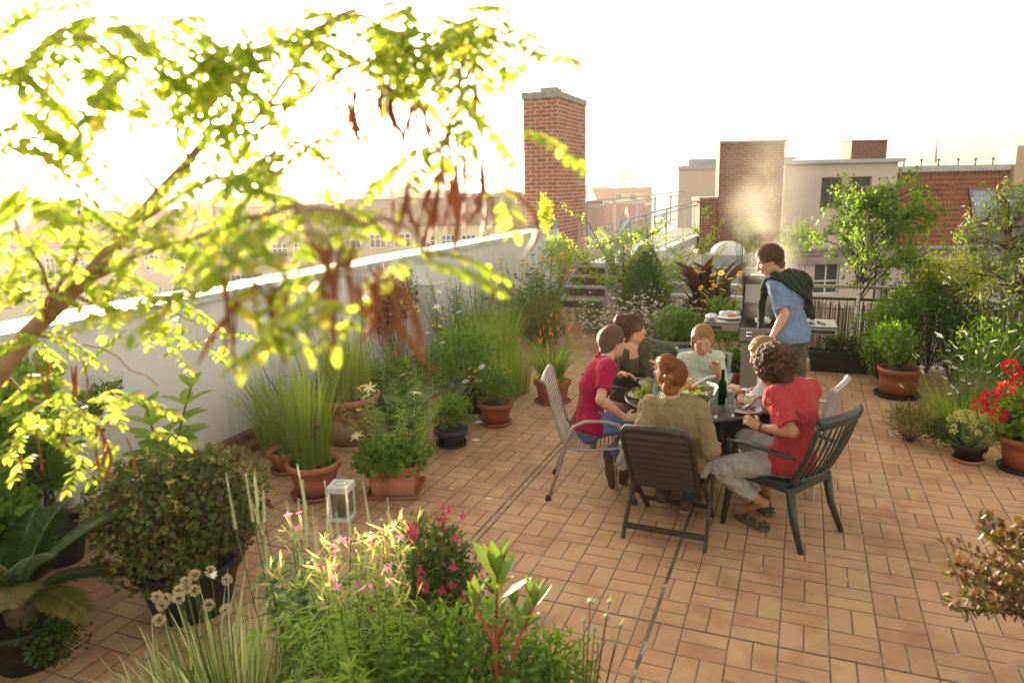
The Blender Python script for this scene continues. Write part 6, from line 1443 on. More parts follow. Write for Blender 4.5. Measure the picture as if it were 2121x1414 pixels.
def strands(a, hf, mat, n, rad, L_, seed, curl=.2, c=None, down=0., w_=.0011, name='loose_strands'):
    """fine loose hairs standing off the outline"""
    H, f, u, s_, m_ = hf; r_ = np.random.default_rng(seed); c = H+u*.03-f*.012 if c is None else c; rad = np.array(rad); V = []; F = []
    for i in range(n):
        d = rdir(r_, .3)
        if d@f > .55: continue
        q = c+f*(d@f)*rad[0]+u*(d@u)*rad[1]+s_*(d@s_)*rad[2]; tg = unit(np.cross(d, rdir(r_))); pts = curve(q, unit(tg+d*.35+np.array((0, 0, down))), L_*r_.uniform(.5, 1.3), 5, r_, curl, down*.3); sd_ = unit(np.cross(d, rdir(r_)))*w_; b0 = len(V)
        for j, p in enumerate(pts): V += [p-sd_*(1-j/6), p+sd_*(1-j/6)]
        for j in range(5): F.append((b0+2*j, b0+2*j+1, b0+2*j+3, b0+2*j+2))
    fastmesh(name, np.array(V), np.array(F), mat, a, kind='stuff')

def hairlay(a, hf, mat, n, th, seed, flow, L_=.05, w_=.0013, name='hair_strands', low=-.25, back=-.75, face=.50, wave=.12, lift=.10, c=None, rad=None):
    """strands lying on the head, combed along flow (a direction or a point to gather at)"""
    H, f, u, s_, m_ = hf; r_ = np.random.default_rng(seed); full = c is not None; c = H+u*.032*m_-f*.012*m_ if c is None else c
    R3 = np.array((.096*m_+th, .090*m_+th, .077*m_+th)) if rad is None else np.array(rad); V = []; F = []; B = np.stack([f, u, s_], 1)
    while len(F) < n*4:
        d = rdir(r_); df, du = d[0], d[1]
        if not full and (du < (low if df > -.15 else back) or (df > .30 and du < face)): continue
        q = c+B@(d*R3); nn = unit(B@(d/R3)); fl = (np.array(flow[1])-q) if flow[0] == 'to' else np.array(flow[1], float); tg = unit(fl-nn*(fl@nn)+1e-4); side = unit(np.cross(nn, tg)); pts = [q]; wv = r_.normal(0, wave)
        for j in range(4):
            g = unit(tg+side*(wv+r_.normal(0, wave*.6))+nn*lift*r_.uniform(.2, 1.3)); p = pts[-1]+g*L_*r_.uniform(.7, 1.2)/4; o_ = B.T@(p-c); rr = np.linalg.norm(o_/R3)
            if rr < 1.004: p = c+B@(o_/rr*1.006)
            elif rr > 1.09: p = c+B@(o_/rr*1.07)
            pts.append(p); nn = unit(B@((B.T@(p-c))/R3**2)); tg = unit(tg-nn*(tg@nn))
        b0 = len(V)
        for j, p in enumerate(pts): sd_ = side*w_*(1-.2*j); V += [p-sd_, p+sd_]
        for j in range(4): F.append((b0+2*j, b0+2*j+1, b0+2*j+3, b0+2*j+2))
    fastmesh(name, np.array(V), np.array(F), mat, a, kind='stuff')
SB = strandm('strands_brown', (.06, .03, .015), (.20, .10, .045)); SA = strandm('strands_auburn', (.15, .05, .018), (.42, .18, .06)); SC = strandm('strands_dark', (.03, .015, .01), (.12, .06, .03))
SD = strandm('strands_dark_blond', (.22, .13, .06), (.50, .33, .16)); SS = strandm('strands_short_brown', (.09, .05, .028), (.22, .13, .07))
HB = hairm('hair_brown', (.07, .035, .018), (.17, .085, .04)); HA = hairm('hair_auburn', (.13, .045, .015), (.34, .14, .05), (45, 45, 14)); HC = hairm('hair_dark_curly', (.035, .018, .012), (.11, .055, .03), (70, 70, 70))
HD = hairm('hair_dark_blond', (.22, .13, .065), (.40, .25, .12)); HS = hairm('hair_short_brown', (.10, .055, .03), (.20, .11, .06), (90, 90, 90))
POLO = fabric('crimson_polo', (.34, .008, .05)); JEANB = fabric('blue_jeans', (.13, .20, .42), 20, .18); LEATH = fabric('olive_brown_jacket', (.075, .06, .035), 10, .2, .7, .6); TANK = fabric('olive_top', (.12, .095, .05))
MINT = fabric('mint_turtleneck', (.50, .58, .46), 60, .05, .35); KHAKI = fabric('khaki_shirt', (.25, .185, .095), 12, .08, .7); RED = fabric('red_tshirt', (.42, .045, .055), 10, .06, .5); GREYJ = fabric('pale_grey_jeans', (.36, .34, .33), 18, .12, .7)
WHT = fabric('white_tshirt', (.50, .50, .56), 12, .05, .5); BLUET = fabric('heather_blue_tshirt', (.17, .24, .40), 40, .15, .5); OLJ = fabric('olive_jeans', (.10, .085, .06), 14, .3, .7); GRNSW = fabric('dark_green_sweater', (.018, .030, .018), 30, .3, .8); DKJ = fabric('dark_jeans', (.05, .05, .07), 18, .2)

Z3 = lambda x, y, z: np.array((x, y, z))
# A: man in crimson polo, left
pel = np.array((-1.50, 5.37, .545))
JA = dict(pel=pel, chest=D(1236, 792, 5.76), neck=D(1256, 738, 5.86), head=D(1275, 690, 5.92), shR=D(1226, 772, 5.62), shL=D(1262, 762, 6.0), elR=D(1236, 851, 5.52), wrR=D(1296, 866, 5.62), elL=D(1272, 822, 6.0), wrL=D(1292, 842, 5.98),
          knR=D(1338, 890, 5.78), knL=D(1348, 882, 5.98), anR=D(1262, 942, 5.82), toeR=G(1268, 1000, .045), anL=D(1298, 962, 6.02), toeL=G(1290, 992, .04))
aA, jA, hA = person('man in a crimson polo shirt and blue jeans at the left of the table', JA, (.95, .26, 0), (.62, .72, -.05), sk=SKIN3, shirt=POLO, sleeve=.62, trouser=JEANB, shoes=SHOE,
    hands={'R': ((.9, .35, .05), (0, .6, -.8), (.2, .5, .85), .5), 'L': ((.8, -.1, -.35), (0, -.4, -.9), (.3, .9, .2), .6)}, hem=.08, neckcut=.062, shf=(.03, .04), bow=.035)
haircap(aA, hA, HS, .007, amp=.0012, scl=120, seed=2); hairlay(aA, hA, SS, 3800, .006, 3, ('dir', hA[1]*.5-hA[2]*.6), .016, .0011, back=-.55, lift=.5)
H, f, u, s_, m_ = hA; b = MB(); n0 = jA['neck']
ring = [n0+np.array((math.cos(t_)*.072, math.sin(t_)*.068, .022-.03*math.cos(t_-.25))) for t_ in np.linspace(.5, 5.9+.2, 20)]
b.tube(ring, .013, 8, flat=1.5); b.build('collar', POLO, aA)
# B: woman in brown jacket
pel = np.array((-1.40, 6.36, .54))
JB = dict(pel=pel, chest=D(1306, 790, 6.62), neck=onY(1306, 728, 6.24), head=onY(1312, 676, 6.24), shR=D(1281, 757, 6.48), shL=D(1340, 750, 6.68), elR=D(1262, 810, 6.2), wrR=D(1288, 774, 6.1), elL=D(1352, 812, 6.3), wrL=D(1362, 770, 6.15),
          knR=pel+Z3(.40, -.22, .0), knL=pel+Z3(.40, -.02, .0), anR=pel+Z3(.42, -.2, -.42), anL=pel+Z3(.42, .0, -.42), toeR=pel+Z3(.56, -.25, -.46), toeL=pel+Z3(.56, -.05, -.46))
aB, jB, hB = person('woman in an olive brown jacket with pinned up brown hair looking away to the right', JB, (.55, -.75, 0), (.86, .42, -.02), sk=SKIN, k=.92, male=False, shirt=LEATH, sleeve=1.78, trouser=DKJ, shoes=SHOE, openfront=True, loose=.016, neckcut=.08,
    hands={'R': ((.95, -.1, .0), (0, -.2, -1), (.1, -.9, .3), .7), 'L': ((-.15, -.2, .95), (-.8, -.5, 0), (.3, -.8, .2), .9)})
S = SDF(jB['lohi'][0], jB['lohi'][1], .0065)
k_ = .92; tf_ = unit((.55, -.75, 0)); jB['torso'](S, .004); S.ell(jB['neck']+tf_*.05+np.array((0, 0, .0)), (.10, .10, .095), k=0, op='cut'); S.build('top', TANK, aB)
def bunB(S, H, f, u, s_, m_, rot):
    S.ell(H-f*.105+u*.08, .058, k=.02)
    for q in range(9): S.ell(H-f*.11+u*.085+rdir(np.random.default_rng(q))*.042, .024, k=.006)
haircap(aB, hB, HB, .018, low=.0, extra=bunB, amp=.003, scl=70, seed=4); hairlay(aB, hB, SB, 3200, .018, 5, ('to', hB[0]-hB[1]*.13+hB[2]*.09), .06, .0015, face=.4); hairlay(aB, hB, SB, 700, 0, 51, ('dir', hB[3]), .06, .0015, c=hB[0]-hB[1]*.11+hB[2]*.085, rad=(.062, .062, .066), wave=.6, lift=.3, name='bun_strands')
# C: woman in mint turtleneck
pel = np.array((-.77, 6.56, .51))
JC = dict(pel=pel, chest=D(1450, 778, 6.72), neck=onY(1452, 739, 6.36), head=onY(1457, 690, 6.27), shR=D(1416, 751, 6.62), shL=D(1488, 748, 6.62), elR=D(1398, 800, 6.4), wrR=D(1422, 784, 6.15), elL=D(1500, 800, 6.35), wrL=D(1485, 768, 6.12),
          knR=pel+Z3(-.12, -.42, .02), knL=pel+Z3(.14, -.42, .02), anR=pel+Z3(-.12, -.42, -.42), anL=pel+Z3(.14, -.4, -.42), toeR=pel+Z3(-.12, -.55, -.46), toeL=pel+Z3(.14, -.55, -.46))
aC, jC, hC = person('woman in a mint green turtleneck raising a fork to her mouth', JC, (.12, -1, 0), (.18, -.93, -.32), sk=SKIN3, k=.92, male=False, shirt=MINT, sleeve=1.4, trouser=DKJ, shoes=SHOE, turtleneck=True, loose=.010,
    hands={'R': ((.55, -.6, -.1), (.1, -.1, -1), (.6, .5, .3), .7), 'L': ((-.1, -.25, 1), (-.3, -.9, -.1), (-.9, .1, .1), 1.0)})
def hairC(S, H, f, u, s_, m_, rot):
    for g in (-1, 1): S.cone(H+s_*g*.068+u*.03+f*.01, H+s_*g*.068-u*.045-f*.01, .022, .02, .012)
    S.cone(H-f*.06-u*.05, H+s_*-.07-u*.16+f*.0, .035, .022, .02); S.cone(H+s_*-.07-u*.14-f*.01, H+s_*-.075-u*.20+f*.015, .024, .012, .02)
    S.cone(H+s_*.05-f*.04-u*.04, H+s_*.06-u*.13-f*.03, .026, .012, .02)
H, f, u, s_, m_ = hC; q_ = m_
S = SDF(H-.30, H+.22, .0055); rot = np.stack([f, u, s_], 1); S.ell(H+(u*.032-f*.014)*q_, (.104*q_, .098*q_, .086*q_), rot, .01); S.cone(H-f*.05+u*.01, H-f*.06-u*.06, .075, .055, .02)
for g in (-1, 1): S.cone(H+s_*g*.078+u*.05+f*.02, H+s_*g*.082-u*.045-f*.0, .018, .018, .012)
S.cone(H-f*.06-u*.05, H+s_*-.075-u*.16+f*.0, .035, .024, .02); S.cone(H+s_*-.075-u*.14-f*.01, H+s_*-.085-u*.21+f*.02, .026, .012, .02); S.cone(H+s_*.06-f*.04-u*.04, H+s_*.072-u*.13-f*.03, .026, .012, .02)
S.ell(H+(f*.085-u*.012)*q_, (.07*q_, .088*q_, .060*q_), rot, 0, 'cut'); S.ell(H+(f*.09+u*.045)*q_, (.05*q_, .045*q_, .035*q_), rot, 0, 'cut'); S.rough(.0016, 110, 3); S.build('hair', HD, aC); hairlay(aC, hC, SD, 3200, .012, 6, ('dir', -hC[2]-hC[1]*.25), .06, .0015, face=.62, back=-.8)
def fc(a_, b_, c_): return H+(f*a_+u*b_+s_*c_)*q_
b = MB()
for g in (-1, 1): b.tube([fc(.091, .027, g*.016), fc(.092, .034, g*.03), fc(.079, .030, g*.048)], (.002, .0024, .001), 5)
b.build('eyebrows', HD, aC); b = MB()
for g in (-1, 1): b.tube([fc(.0845, .002, g*.018), fc(.0885, -.003, g*.031), fc(.080, .001, g*.045)], .0017, 5)
b.build('eyelashes', HB, aC); b = MB()
for g in (-1, 1): b.sph(tuple(fc(.0705, .006, g*.031)), .0142*q_, n=14, k=9)
b.build('lower_eyelids', SKIN3, aC)
b = MB(); b.sph(tuple(fc(.0965, -.062, 0)), (.009, .006, .006), n=8, k=6); b.build('open_mouth', simple('mouth_inside', (.10, .02, .02), .6), aC)
p_ = jC['wrL']+unit((-.1, -.25, 1))*.105; b = MB(); b.lathe([(.0095, -.003), (.0105, 0), (.0095, .003)], 12, tuple(p_+np.array((.018, -.012, -.01)))); b.build('ring', metalm('gold', (.8, .5, .15), .3, 1.), aC)
# D: woman seen from behind, khaki shirt
pel = np.array((-.735, 4.84, .53))
JD = dict(pel=pel, chest=onY(1391, 885, 4.5), neck=onY(1396, 843, 4.70), head=onY(1393, 792, 4.76), shR=D(1446, 878, 4.62), shL=D(1338, 874, 4.60), elR=D(1478, 938, 4.66), wrR=D(1452, 898, 5.02), elL=D(1312, 938, 4.70), wrL=D(1332, 900, 5.0),
          knR=pel+Z3(.16, .42, .02), knL=pel+Z3(-.14, .42, .02), anR=G(1420, 1045, .10), toeR=G(1440, 1012, .05), anL=G(1372, 1030, .10), toeL=G(1385, 1000, .05))
aD, jD, hD = person('woman seen from behind in a khaki shirt with auburn hair in a bun', JD, (-.02, 1, 0), (-.05, .97, -.15), sk=SKIN3, k=.94, male=False, shirt=KHAKI, sleeve=1.28, trouser=DKJ, shoes=SHOE, loose=.026, shw=.175, hem=.08, bow=.03,
    hands={'R': ((-.2, .9, 0), (0, 0, -1), (-.9, -.2, 0), .6), 'L': ((.2, .9, 0), (0, 0, -1), (.9, -.2, 0), .6)})
def bunD(S, H, f, u, s_, m_, rot):
    c_ = H-f*.105+u*.115-s_*.03; S.ell(c_, (.050, .056, .056), rot, .015)
    for q in range(12): S.ell(c_+rdir(np.random.default_rng(q+30))*.042, .020, k=.005)
    S.cone(H-f*.12+u*.03-s_*.01, H-f*.11-u*.055-s_*.03, .034, .016, .02)
haircap(aD, hD, HA, .017, extra=bunD, amp=.0028, scl=75, seed=7, facecut=True); hairlay(aD, hD, SA, 4200, .017, 8, ('to', hD[0]-hD[1]*.13+hD[2]*.12-hD[3]*.03), .07, .0016, face=.4); hairlay(aD, hD, SA, 1200, 0, 81, ('dir', hD[3]+hD[2]*.3), .07, .0017, c=hD[0]-hD[1]*.105+hD[2]*.115-hD[3]*.03, rad=(.062, .066, .066), wave=.8, lift=.4, name='bun_strands'); strands(aD, hD, SA, 160, (.128, .122, .108), .05, 9, .5)
n0 = jD['neck']; b = MB(); b.tube([n0+np.array((math.cos(t_)*.075, math.sin(t_)*.07-.01, .012+.01*math.sin(t_))) for t_ in np.linspace(-3.6, .5, 16)], .012, 8, flat=2.); b.build('collar', KHAKI, aD)
# E: curly haired man in red
pel = np.array((.02, 5.12, .53))
JE = dict(pel=pel, chest=D(1645, 870, 4.96), neck=D(1640, 800, 4.97), head=D(1588, 748, 4.98), shL=D(1606, 822, 4.76), shR=D(1676, 812, 5.14), elL=D(1628, 926, 4.72), wrL=D(1570, 884, 4.92), elR=D(1640, 860, 5.45), wrR=D(1592, 822, 5.36),
          knL=D(1512, 938, 5.05), knR=D(1562, 912, 5.38), anL=D(1578, 1040, 5.12), anR=D(1590, 1018, 5.36), toeL=G(1532, 1062, .04), toeR=G(1556, 1030, .04))
aE, jE, hE = person('man with dark curly hair in a red t-shirt seated on the green plastic armchair', JE, (-.72, .62, 0), (-.80, .45, -.42), sk=SKIN2, shirt=RED, sleeve=.72, trouser=GREYJ, hands={'L': ((-.7, .35, .3), (.2, .5, -.7), (.2, .5, .7), .9), 'R': ((-.85, -.3, .0), (.1, -.3, -.9), (0, -.9, .3), .9)}, loose=.020, hem=.08, bow=.03, cuff=.80, neckcut=.07)
rr_ = np.random.default_rng(21)
def curls(S, H, f, u, s_, m_, rot):
    for q in range(620):
        d = rdir(rr_, .15); 
        if d@f > .72: continue
        c_ = H+u*.038-f*.02+f*(d@f)*.128+u*(d@u)*.125+s_*(d@s_)*.122; S.ell(c_+d*rr_.uniform(-.012, .014), rr_.uniform(.010, .017), k=.008)
haircap(aE, hE, HC, .032, low=.02, extra=curls, amp=.002, scl=120, seed=9, facecut=False)
strands(aE, hE, SC, 9000, (.140, .138, .135), .030, 10, 1.3, w_=.0016, name='curls')
b = MB(); w_ = jE['wrL']*.88+jE['elL']*.12; d_ = unit(jE['wrL']-jE['elL']); x_ = unit(np.cross(d_, (0, 0, 1))); y_ = np.cross(d_, x_)
b.tube([w_+x_*math.cos(t_)*.030+y_*math.sin(t_)*.028 for t_ in np.linspace(0, 6.283, 18)], .006, 6, flat=1.4); b.build('bracelet', simple('brown_leather', (.10, .05, .03), .6), aE)
for q in 'LR':
    an, to = jE['an'+q], jE['toe'+q]; d_ = unit((to-an)*np.array((1, 1, 0))); sd_ = np.array((-d_[1], d_[0], 0)); hl = np.array((an[0], an[1], 0))-d_*.05; b = MB()
    pts = [(-.045, -.0), (-.04, .07), (-.045, .15), (-.05, .22), (-.035, .27), (0, .285), (.035, .27), (.05, .22), (.045, .15), (.04, .07), (.045, 0), (0, -.025)]
    vs = [hl+sd_*x+d_*y+np.array((0, 0, z)) for z in (.003, .028) for x, y in pts]; n_ = len(pts); b.add(vs, [tuple(range(n_))[::-1], tuple(range(n_, 2*n_))]+[(i, (i+1) % n_, n_+(i+1) % n_, n_+i) for i in range(n_)])
    for y, hh in ((.21, .05), (.14, .07), (.05, .085)): b.tube([hl+sd_*-.045+d_*y+Z3(0, 0, .02), hl+sd_*-.03+d_*y+Z3(0, 0, hh), hl+sd_*.0+d_*(y+.01)+Z3(0, 0, hh+.012), hl+sd_*.03+d_*y+Z3(0, 0, hh), hl+sd_*.045+d_*y+Z3(0, 0, .02)], .011, 6, flat=.5)
    b.tube([hl+sd_*-.042+d_*.05+Z3(0, 0, .03), hl-d_*.03+Z3(0, 0, .075), hl+sd_*.042+d_*.05+Z3(0, 0, .03)], .012, 6); b.build('sandal', simple('sandal_olive', (.12, .085, .05), .8, 0, .2), aE, bevel=.003)
# F: person in white t-shirt behind him
pel = D(1625, 862, 5.85)
JF = dict(pel=pel, chest=D(1606, 812, 5.74), neck=D(1592, 770, 5.68), head=D(1582, 732, 5.62), shL=D(1566, 795, 5.58), shR=D(1640, 785, 5.9), elL=D(1545, 835, 5.6), wrL=D(1528, 806, 5.72), elR=D(1610, 830, 6.1), wrR=D(1570, 806, 5.82),
          knL=pel+Z3(-.42, -.06, .0), knR=pel+Z3(-.40, .12, .0), anL=pel+Z3(-.42, -.04, -.40), anR=pel+Z3(-.4, .1, -.40), toeL=pel+Z3(-.55, .02, -.45), toeR=pel+Z3(-.53, .14, -.45))
aF, jF, hF = person('person in a white t-shirt half hidden behind the curly haired man', JF, (-.9, .1, 0), (-.85, -.1, -.45), sk=SKIN3, k=.9, shirt=WHT, sleeve=.7, trouser=DKJ, shoes=SHOE, hands={'L': ((-.6, .5, .1), (0, .2, -1), (.3, .8, .3), .7), 'R': ((-.7, -.5, .1), (0, -.2, -1), (.2, -.9, .3), .8)}, loose=.018)
haircap(aF, hF, HD, .008, amp=.0015, scl=110, seed=12); hairlay(aF, hF, SD, 3000, .007, 13, ('dir', hF[1]*.3-hF[2]*.6), .018, .0011, lift=.5)
b = MB(); w_ = jF['wrL']*.82+jF['elL']*.18; d_ = unit(jF['wrL']-jF['elL']); x_ = unit(np.cross(d_, (0, 0, 1))); y_ = np.cross(d_, x_)
for q in range(3): b.tube([w_-d_*.012*q+x_*math.cos(t_)*.031+y_*math.sin(t_)*.029 for t_ in np.linspace(0, 6.283, 14)], .006, 6)
b.build('bracelet', simple('gold_brown_band', (.32, .17, .05), .5), aF)
# G: standing man at the grill
pel = onY(1643, 690, 7.12)
JG = dict(pel=pel, chest=D(1636, 618, 7.32), neck=onY(1627, 572, 7.2), head=onY(1577, 522, 7.1), shL=D(1610, 594, 7.16), shR=D(1664, 590, 7.48), elL=onY(1606, 650, 6.98), wrL=onY(1597, 703, 6.92), elR=onY(1684, 640, 7.5), wrR=onY(1650, 664, 7.75),
          knL=pel+Z3(-.18, .25, -.4), knR=pel+Z3(0., .28, -.4), anL=Z3(pel[0]-.12, pel[1]-.05, .09), anR=Z3(pel[0]+.12, pel[1]-.02, .09), toeL=Z3(pel[0]-.2, pel[1]+.08, .035), toeR=Z3(pel[0]+.1, pel[1]+.14, .035))
aG, jG, hG = person('tall man standing at the grill in a blue t-shirt with a dark green sweater', JG, (-.82, .57, 0), (-.92, -.12, -.42), nl=.21, sk=SKIN3, k=1.03, shirt=BLUET, sleeve=.7, trouser=OLJ, shoes=SHOE, hands={'L': ((-.2, .1, -.95), (.8, .5, 0), (-.5, .8, .1), .9), 'R': ((-.5, .6, -.2), (0, 0, -1), (-.6, -.4, 0), .6)}, loose=.016, hem=.10, bow=0.)
def quiff(S, H, f, u, s_, m_, rot):
    S.cone(H+f*.055+u*.095, H-f*.05+u*.11, .030, .038, .02); S.cone(H+f*.085+u*.075, H+f*.04+u*.105, .020, .028, .02)
haircap(aG, hG, hairm('hair_chestnut', (.09, .04, .02), (.22, .11, .05), (50, 50, 50)), .008, extra=quiff, amp=.004, scl=55, seed=14); hairlay(aG, hG, SB, 3800, .010, 15, ('dir', hG[1]*.8-hG[2]*.35+hG[3]*.3), .035, .0013, back=-.6, lift=.6, face=.45, wave=.3)
lo_, hi_ = jG['lohi']; fr_, up_, sx_ = jG['fr'], jG['up'], jG['sx']; bk = -fr_; n0, c0, shL, shR = jG['neck'], jG['chest'], jG['shL'], jG['shR']
S = SDF(lo_, hi_, .007); jG['torso'](S, .036, .05); S.cone(shR+bk*.05-up_*.03, c0+sx_*.08+bk*.10-up_*.10, .075, .075, .05); S.cone(c0+sx_*.02+bk*.11, c0+sx_*.05+bk*.11-up_*.17, .06, .055, .05)
S.half(c0*.5+n0*.5, unit(bk+up_*.55)); S.half(shL+up_*.0-sx_*.02, unit(sx_*.62+up_*.78)) ; S.half(c0-up_*.20, up_)
S.ell(n0+up_*.05+fr_*.02, (.07, .07, .07), None, 0, 'cut')
for q in range(5): p = n0+bk*.07+sx_*(.0+.045*q)-up_*(.02+.012*q); S.cone(p, p+bk*.03-up_*(.26+.02*q)+sx_*.0, .032, .034, .008)
S.cone(n0-sx_*.04+fr_*.02, shL+up_*.055+bk*.01, .036, .040, .04); S.cone(n0-sx_*.03+bk*.06, shR+up_*.03+bk*.03, .038, .042, .04)
p1 = shL+up_*.05; p2 = shL+fr_*.095+up_*.0-sx_*.01; p3 = p2+np.array((0, 0, -.20))+fr_*.03; p4 = p3+np.array((0, 0, -.20)); S.cone(p1, p2, .040, .036, .03); S.cone(p2, p3, .040, .032, .03); S.cone(p3, p4, .032, .030, .02, cut=(False, True))
S.rough(.007, 30, 3); S.rough(.005, 70, 4); S.build('draped_sweater', GRNSW, aG)
# ------------------------------------------------------------------ table and what stands on it
TX, TY, TZ = -.73, 5.77, .72
t_ = empty('garden_table', 'round garden table with a smoky glass top and dark metal rim and legs', 'table', (TX, TY, 0))
b = MB(); b.lathe([(.545, TZ-.03), (.567, TZ-.022), (.570, TZ-.004), (.556, TZ+.003), (.534, TZ+.002), (.534, TZ-.03)], 64, close=False); b.add([], []); b.build('rim', simple('table_rim_metal', (.11, .105, .10), .35, .6), t_)
gl = NT('smoky_glass'); pg = gl.pbr((.24, .27, .22), .07, None, 0., .8, Transmission_Weight=.35); gl.fin(pg)
b = MB(); b.lathe([(.533, TZ-.012), (.533, TZ-.002)], 64); b.build('glass_top', gl.m, t_)
for k in range(4):
    a0 = math.pi/4+k*math.pi/2+.3; c_, s_ = math.cos(a0), math.sin(a0); b = MB(); b.tube([(c_*.48, s_*.48, TZ-.03), (c_*.46, s_*.46, .6), (c_*.34, s_*.34, .35), (c_*.48, s_*.48, .0)], .017, 8); b.build('leg', M['dark'], t_)
b = MB(); b.tube([(.34*math.cos(x), .34*math.sin(x), .35) for x in np.linspace(0, 6.283, 32)], .01, 6); b.build('brace_ring', M['dark'], t_)
def on(x, y): g = G(x, y, TZ+.003); return g
CLR = glassm('clear_glass', (.95, .98, .97)); GRN = glassm('green_bottle_glass', (.05, .35, .06)); BLUG = glassm('pale_blue_glass', (.75, .88, .92)); CHINA = simple('white_china', (.78, .78, .77), .25, 0, .02)
SALAD = leafmat('lettuce', [(.16, .30, .04), (.32, .46, .08), (.42, .52, .14)], .35); MEAT = simple('grilled_meat', (.16, .06, .03), .6, 0, .5, 60, .5); RADI = leafmat('radicchio', [(.22, .04, .08), (.35, .2, .12)], .3); WATER = glassm('water', (.93, .97, .97), 0, 1.33)
STEEL = metalm('cutlery_steel', (.65, .65, .66), .25, 1.)
def plate(name, label, x, y, r_=.125, food=None, sd=0):
    p = on(x, y); a = empty(name, label, 'plate', p); b = MB(); b.lathe([(r_*.55, 0), (r_*.62, .004), (r_*.98, .020), (r_, .022), (r_*.97, .024), (r_*.62, .009), (.001, .008)], 32, close=False); b.add([(r_*.55*math.cos(q*.3927), r_*.55*math.sin(q*.3927), .0005) for q in range(16)], [tuple(range(16))[::-1]]); b.build('dish', CHINA, a)
    return a
def greens(a, n, rad, z, r_, red=.15, size=.035, h_=.04, name='lettuce'):
    L = Leaves('round'); L2 = Leaves('round')
    for k in range(n):
        (L2 if r_.random() < red else L).add((r_.normal(0, rad*.5), r_.normal(0, rad*.5), z+abs(r_.normal(0, h_*.5))), rdir(r_, .3), rdir(r_, .4), size*r_.uniform(.6, 1.2))
    L.build(name, SALAD, a, kind='stuff')
    if L2.P: L2.build('radicchio', RADI, a)
r = RG(70)
a = plate('salad_plate', 'white plate heaped with green salad in front of the man in the polo', 1333, 822, .13); greens(a, 150, .085, .022, r); b = MB()
for q in range(5): b.sph((r.normal(0, .05), r.normal(0, .05), .05), .014, n=8, k=6)
b.build('tomato_pieces', M['p_or'], a)
a = plate('dinner_plate', 'white plate with remains of salad before the woman in the brown jacket', 1352, 797, .125); greens(a, 30, .06, .016, r, .1)
a = plate('meat_plate', 'white plate of grilled meat strips at the near right edge of the table', 1542, 851, .13)
for q in range(9):
    b = MB(); x, y = r.normal(0, .045), r.normal(0, .04); an = r.uniform(0, 3); b.tube([(x-math.cos(an)*.035, y-math.sin(an)*.035, .022+.006*(q % 3)), (x, y, .030+.006*(q % 3)), (x+math.cos(an)*.035, y+math.sin(an)*.035, .022+.006*(q % 3))], (.008, .013, .008), 7, flat=.6); b.build('meat_strip', MEAT, a)
a = plate('serving_plate', 'white plate partly hidden behind the tumbler in front of the person in white', 1540, 818, .13); b = MB(); b.tube([(-.04, 0, .022), (0, .02, .026), (.04, 0, .022)], .01, 7); b.build('sausage_piece', MEAT, a)
a = plate('side_plate', 'white plate before the woman in the turtleneck behind the salad bowl', 1432, 790, .12)
# salad bowl
p = on(1432, 838); a = empty('salad_bowl', 'big clear glass bowl of mixed salad in the middle of the table', 'bowl', p)
b = MB(); b.lathe([(.075, .0), (.08, .006), (.13, .05), (.172, .10), (.195, .155), (.199, .157), (.201, .153), (.178, .096), (.136, .046), (.086, .0)], 48, close=False); b.build('bowl', CLR, a)
L = Leaves('round'); L2 = Leaves('round')
for k in range(420):
    z = r.uniform(.02, .125); rr = (.075+.85*z)*math.sqrt(r.random())*.95; q = r.uniform(0, 6.28); (L2 if k % 6 == 0 else L).add((rr*math.cos(q), rr*math.sin(q), z), rdir(r, .2), rdir(r, .4), r.uniform(.03, .055))
L.build('lettuce', SALAD, a, kind='stuff'); L2.build('radicchio', RADI, a)
for q in range(6): b = MB(); b.tube([(r.normal(0, .06), r.normal(0, .06), .13), (r.normal(0, .06), r.normal(0, .06), .14)], .014, 8); b.build('tomato_slice', M['p_or'], a)
b = MB(); b.tube([(-.03, -.03, .12), (.02, .03, .16), (.10, .10, .20), (.16, .14, .21)], .006, 6, flat=1.6); b.sph((-.04, -.04, .115), (.03, .024, .008)); o = b.build('serving_spoon', CHINA, loc=p); tag(o, 'white serving spoon leaning in the glass salad bowl', 'spoon')
# bottles
p = on(1495, 838); a = empty('green_bottle', 'tall green glass beer bottle right of the salad bowl', 'bottle', p); b = MB(); b.lathe([(.001, .003), (.030, .0), (.032, .006), (.032, .15), (.027, .185), (.0145, .205), (.013, .265), (.015, .267), (.015, .28), (.011, .28), (.0105, .2), (.026, .15), (.027, .01), (.001, .008)], 28, close=False); b.build('glass', GRN, a)
b = MB(); b.lathe([(.026, .01), (.026, .10)], 20); b.build('beer', simple('beer', (.06, .10, .02), .1), a)
p = on(1357, 835); a = empty('water_bottle', 'slim clear water bottle with pale blue cap beside the bun', 'bottle', p); b = MB(); b.lathe([(.001, .002), (.036, .0), (.038, .006), (.038, .10), (.030, .16), (.016, .215), (.0155, .235)], 28, close=False); b.build('glass', BLUG, a); b = MB(); b.lathe([(.018, .233), (.018, .262), (.015, .265)], 16); b.build('cap', simple('blue_cap', (.35, .48, .72), .5), a); b = MB(); b.lathe([(.034, .004), (.034, .09)], 20); b.build('water', WATER, a)
def tumbler(label, x, y, h_=.115, fill=.05, r_=.036):
    p = on(x, y); a = empty('tumbler', label, 'glass', p, group='tumblers on the table'); n = 9; b = MB(); b.lathe([(.001, .002), (r_*.8, 0), (r_*.82, .006), (r_*1.02, h_), (r_*.95, h_), (r_*.76, .012), (.001, .010)], 18, close=False); b.build('glass', CLR, a); b = MB(); b.lathe([(r_*.74, .013), (r_*.80, fill)], 18); b.build('water', WATER, a)
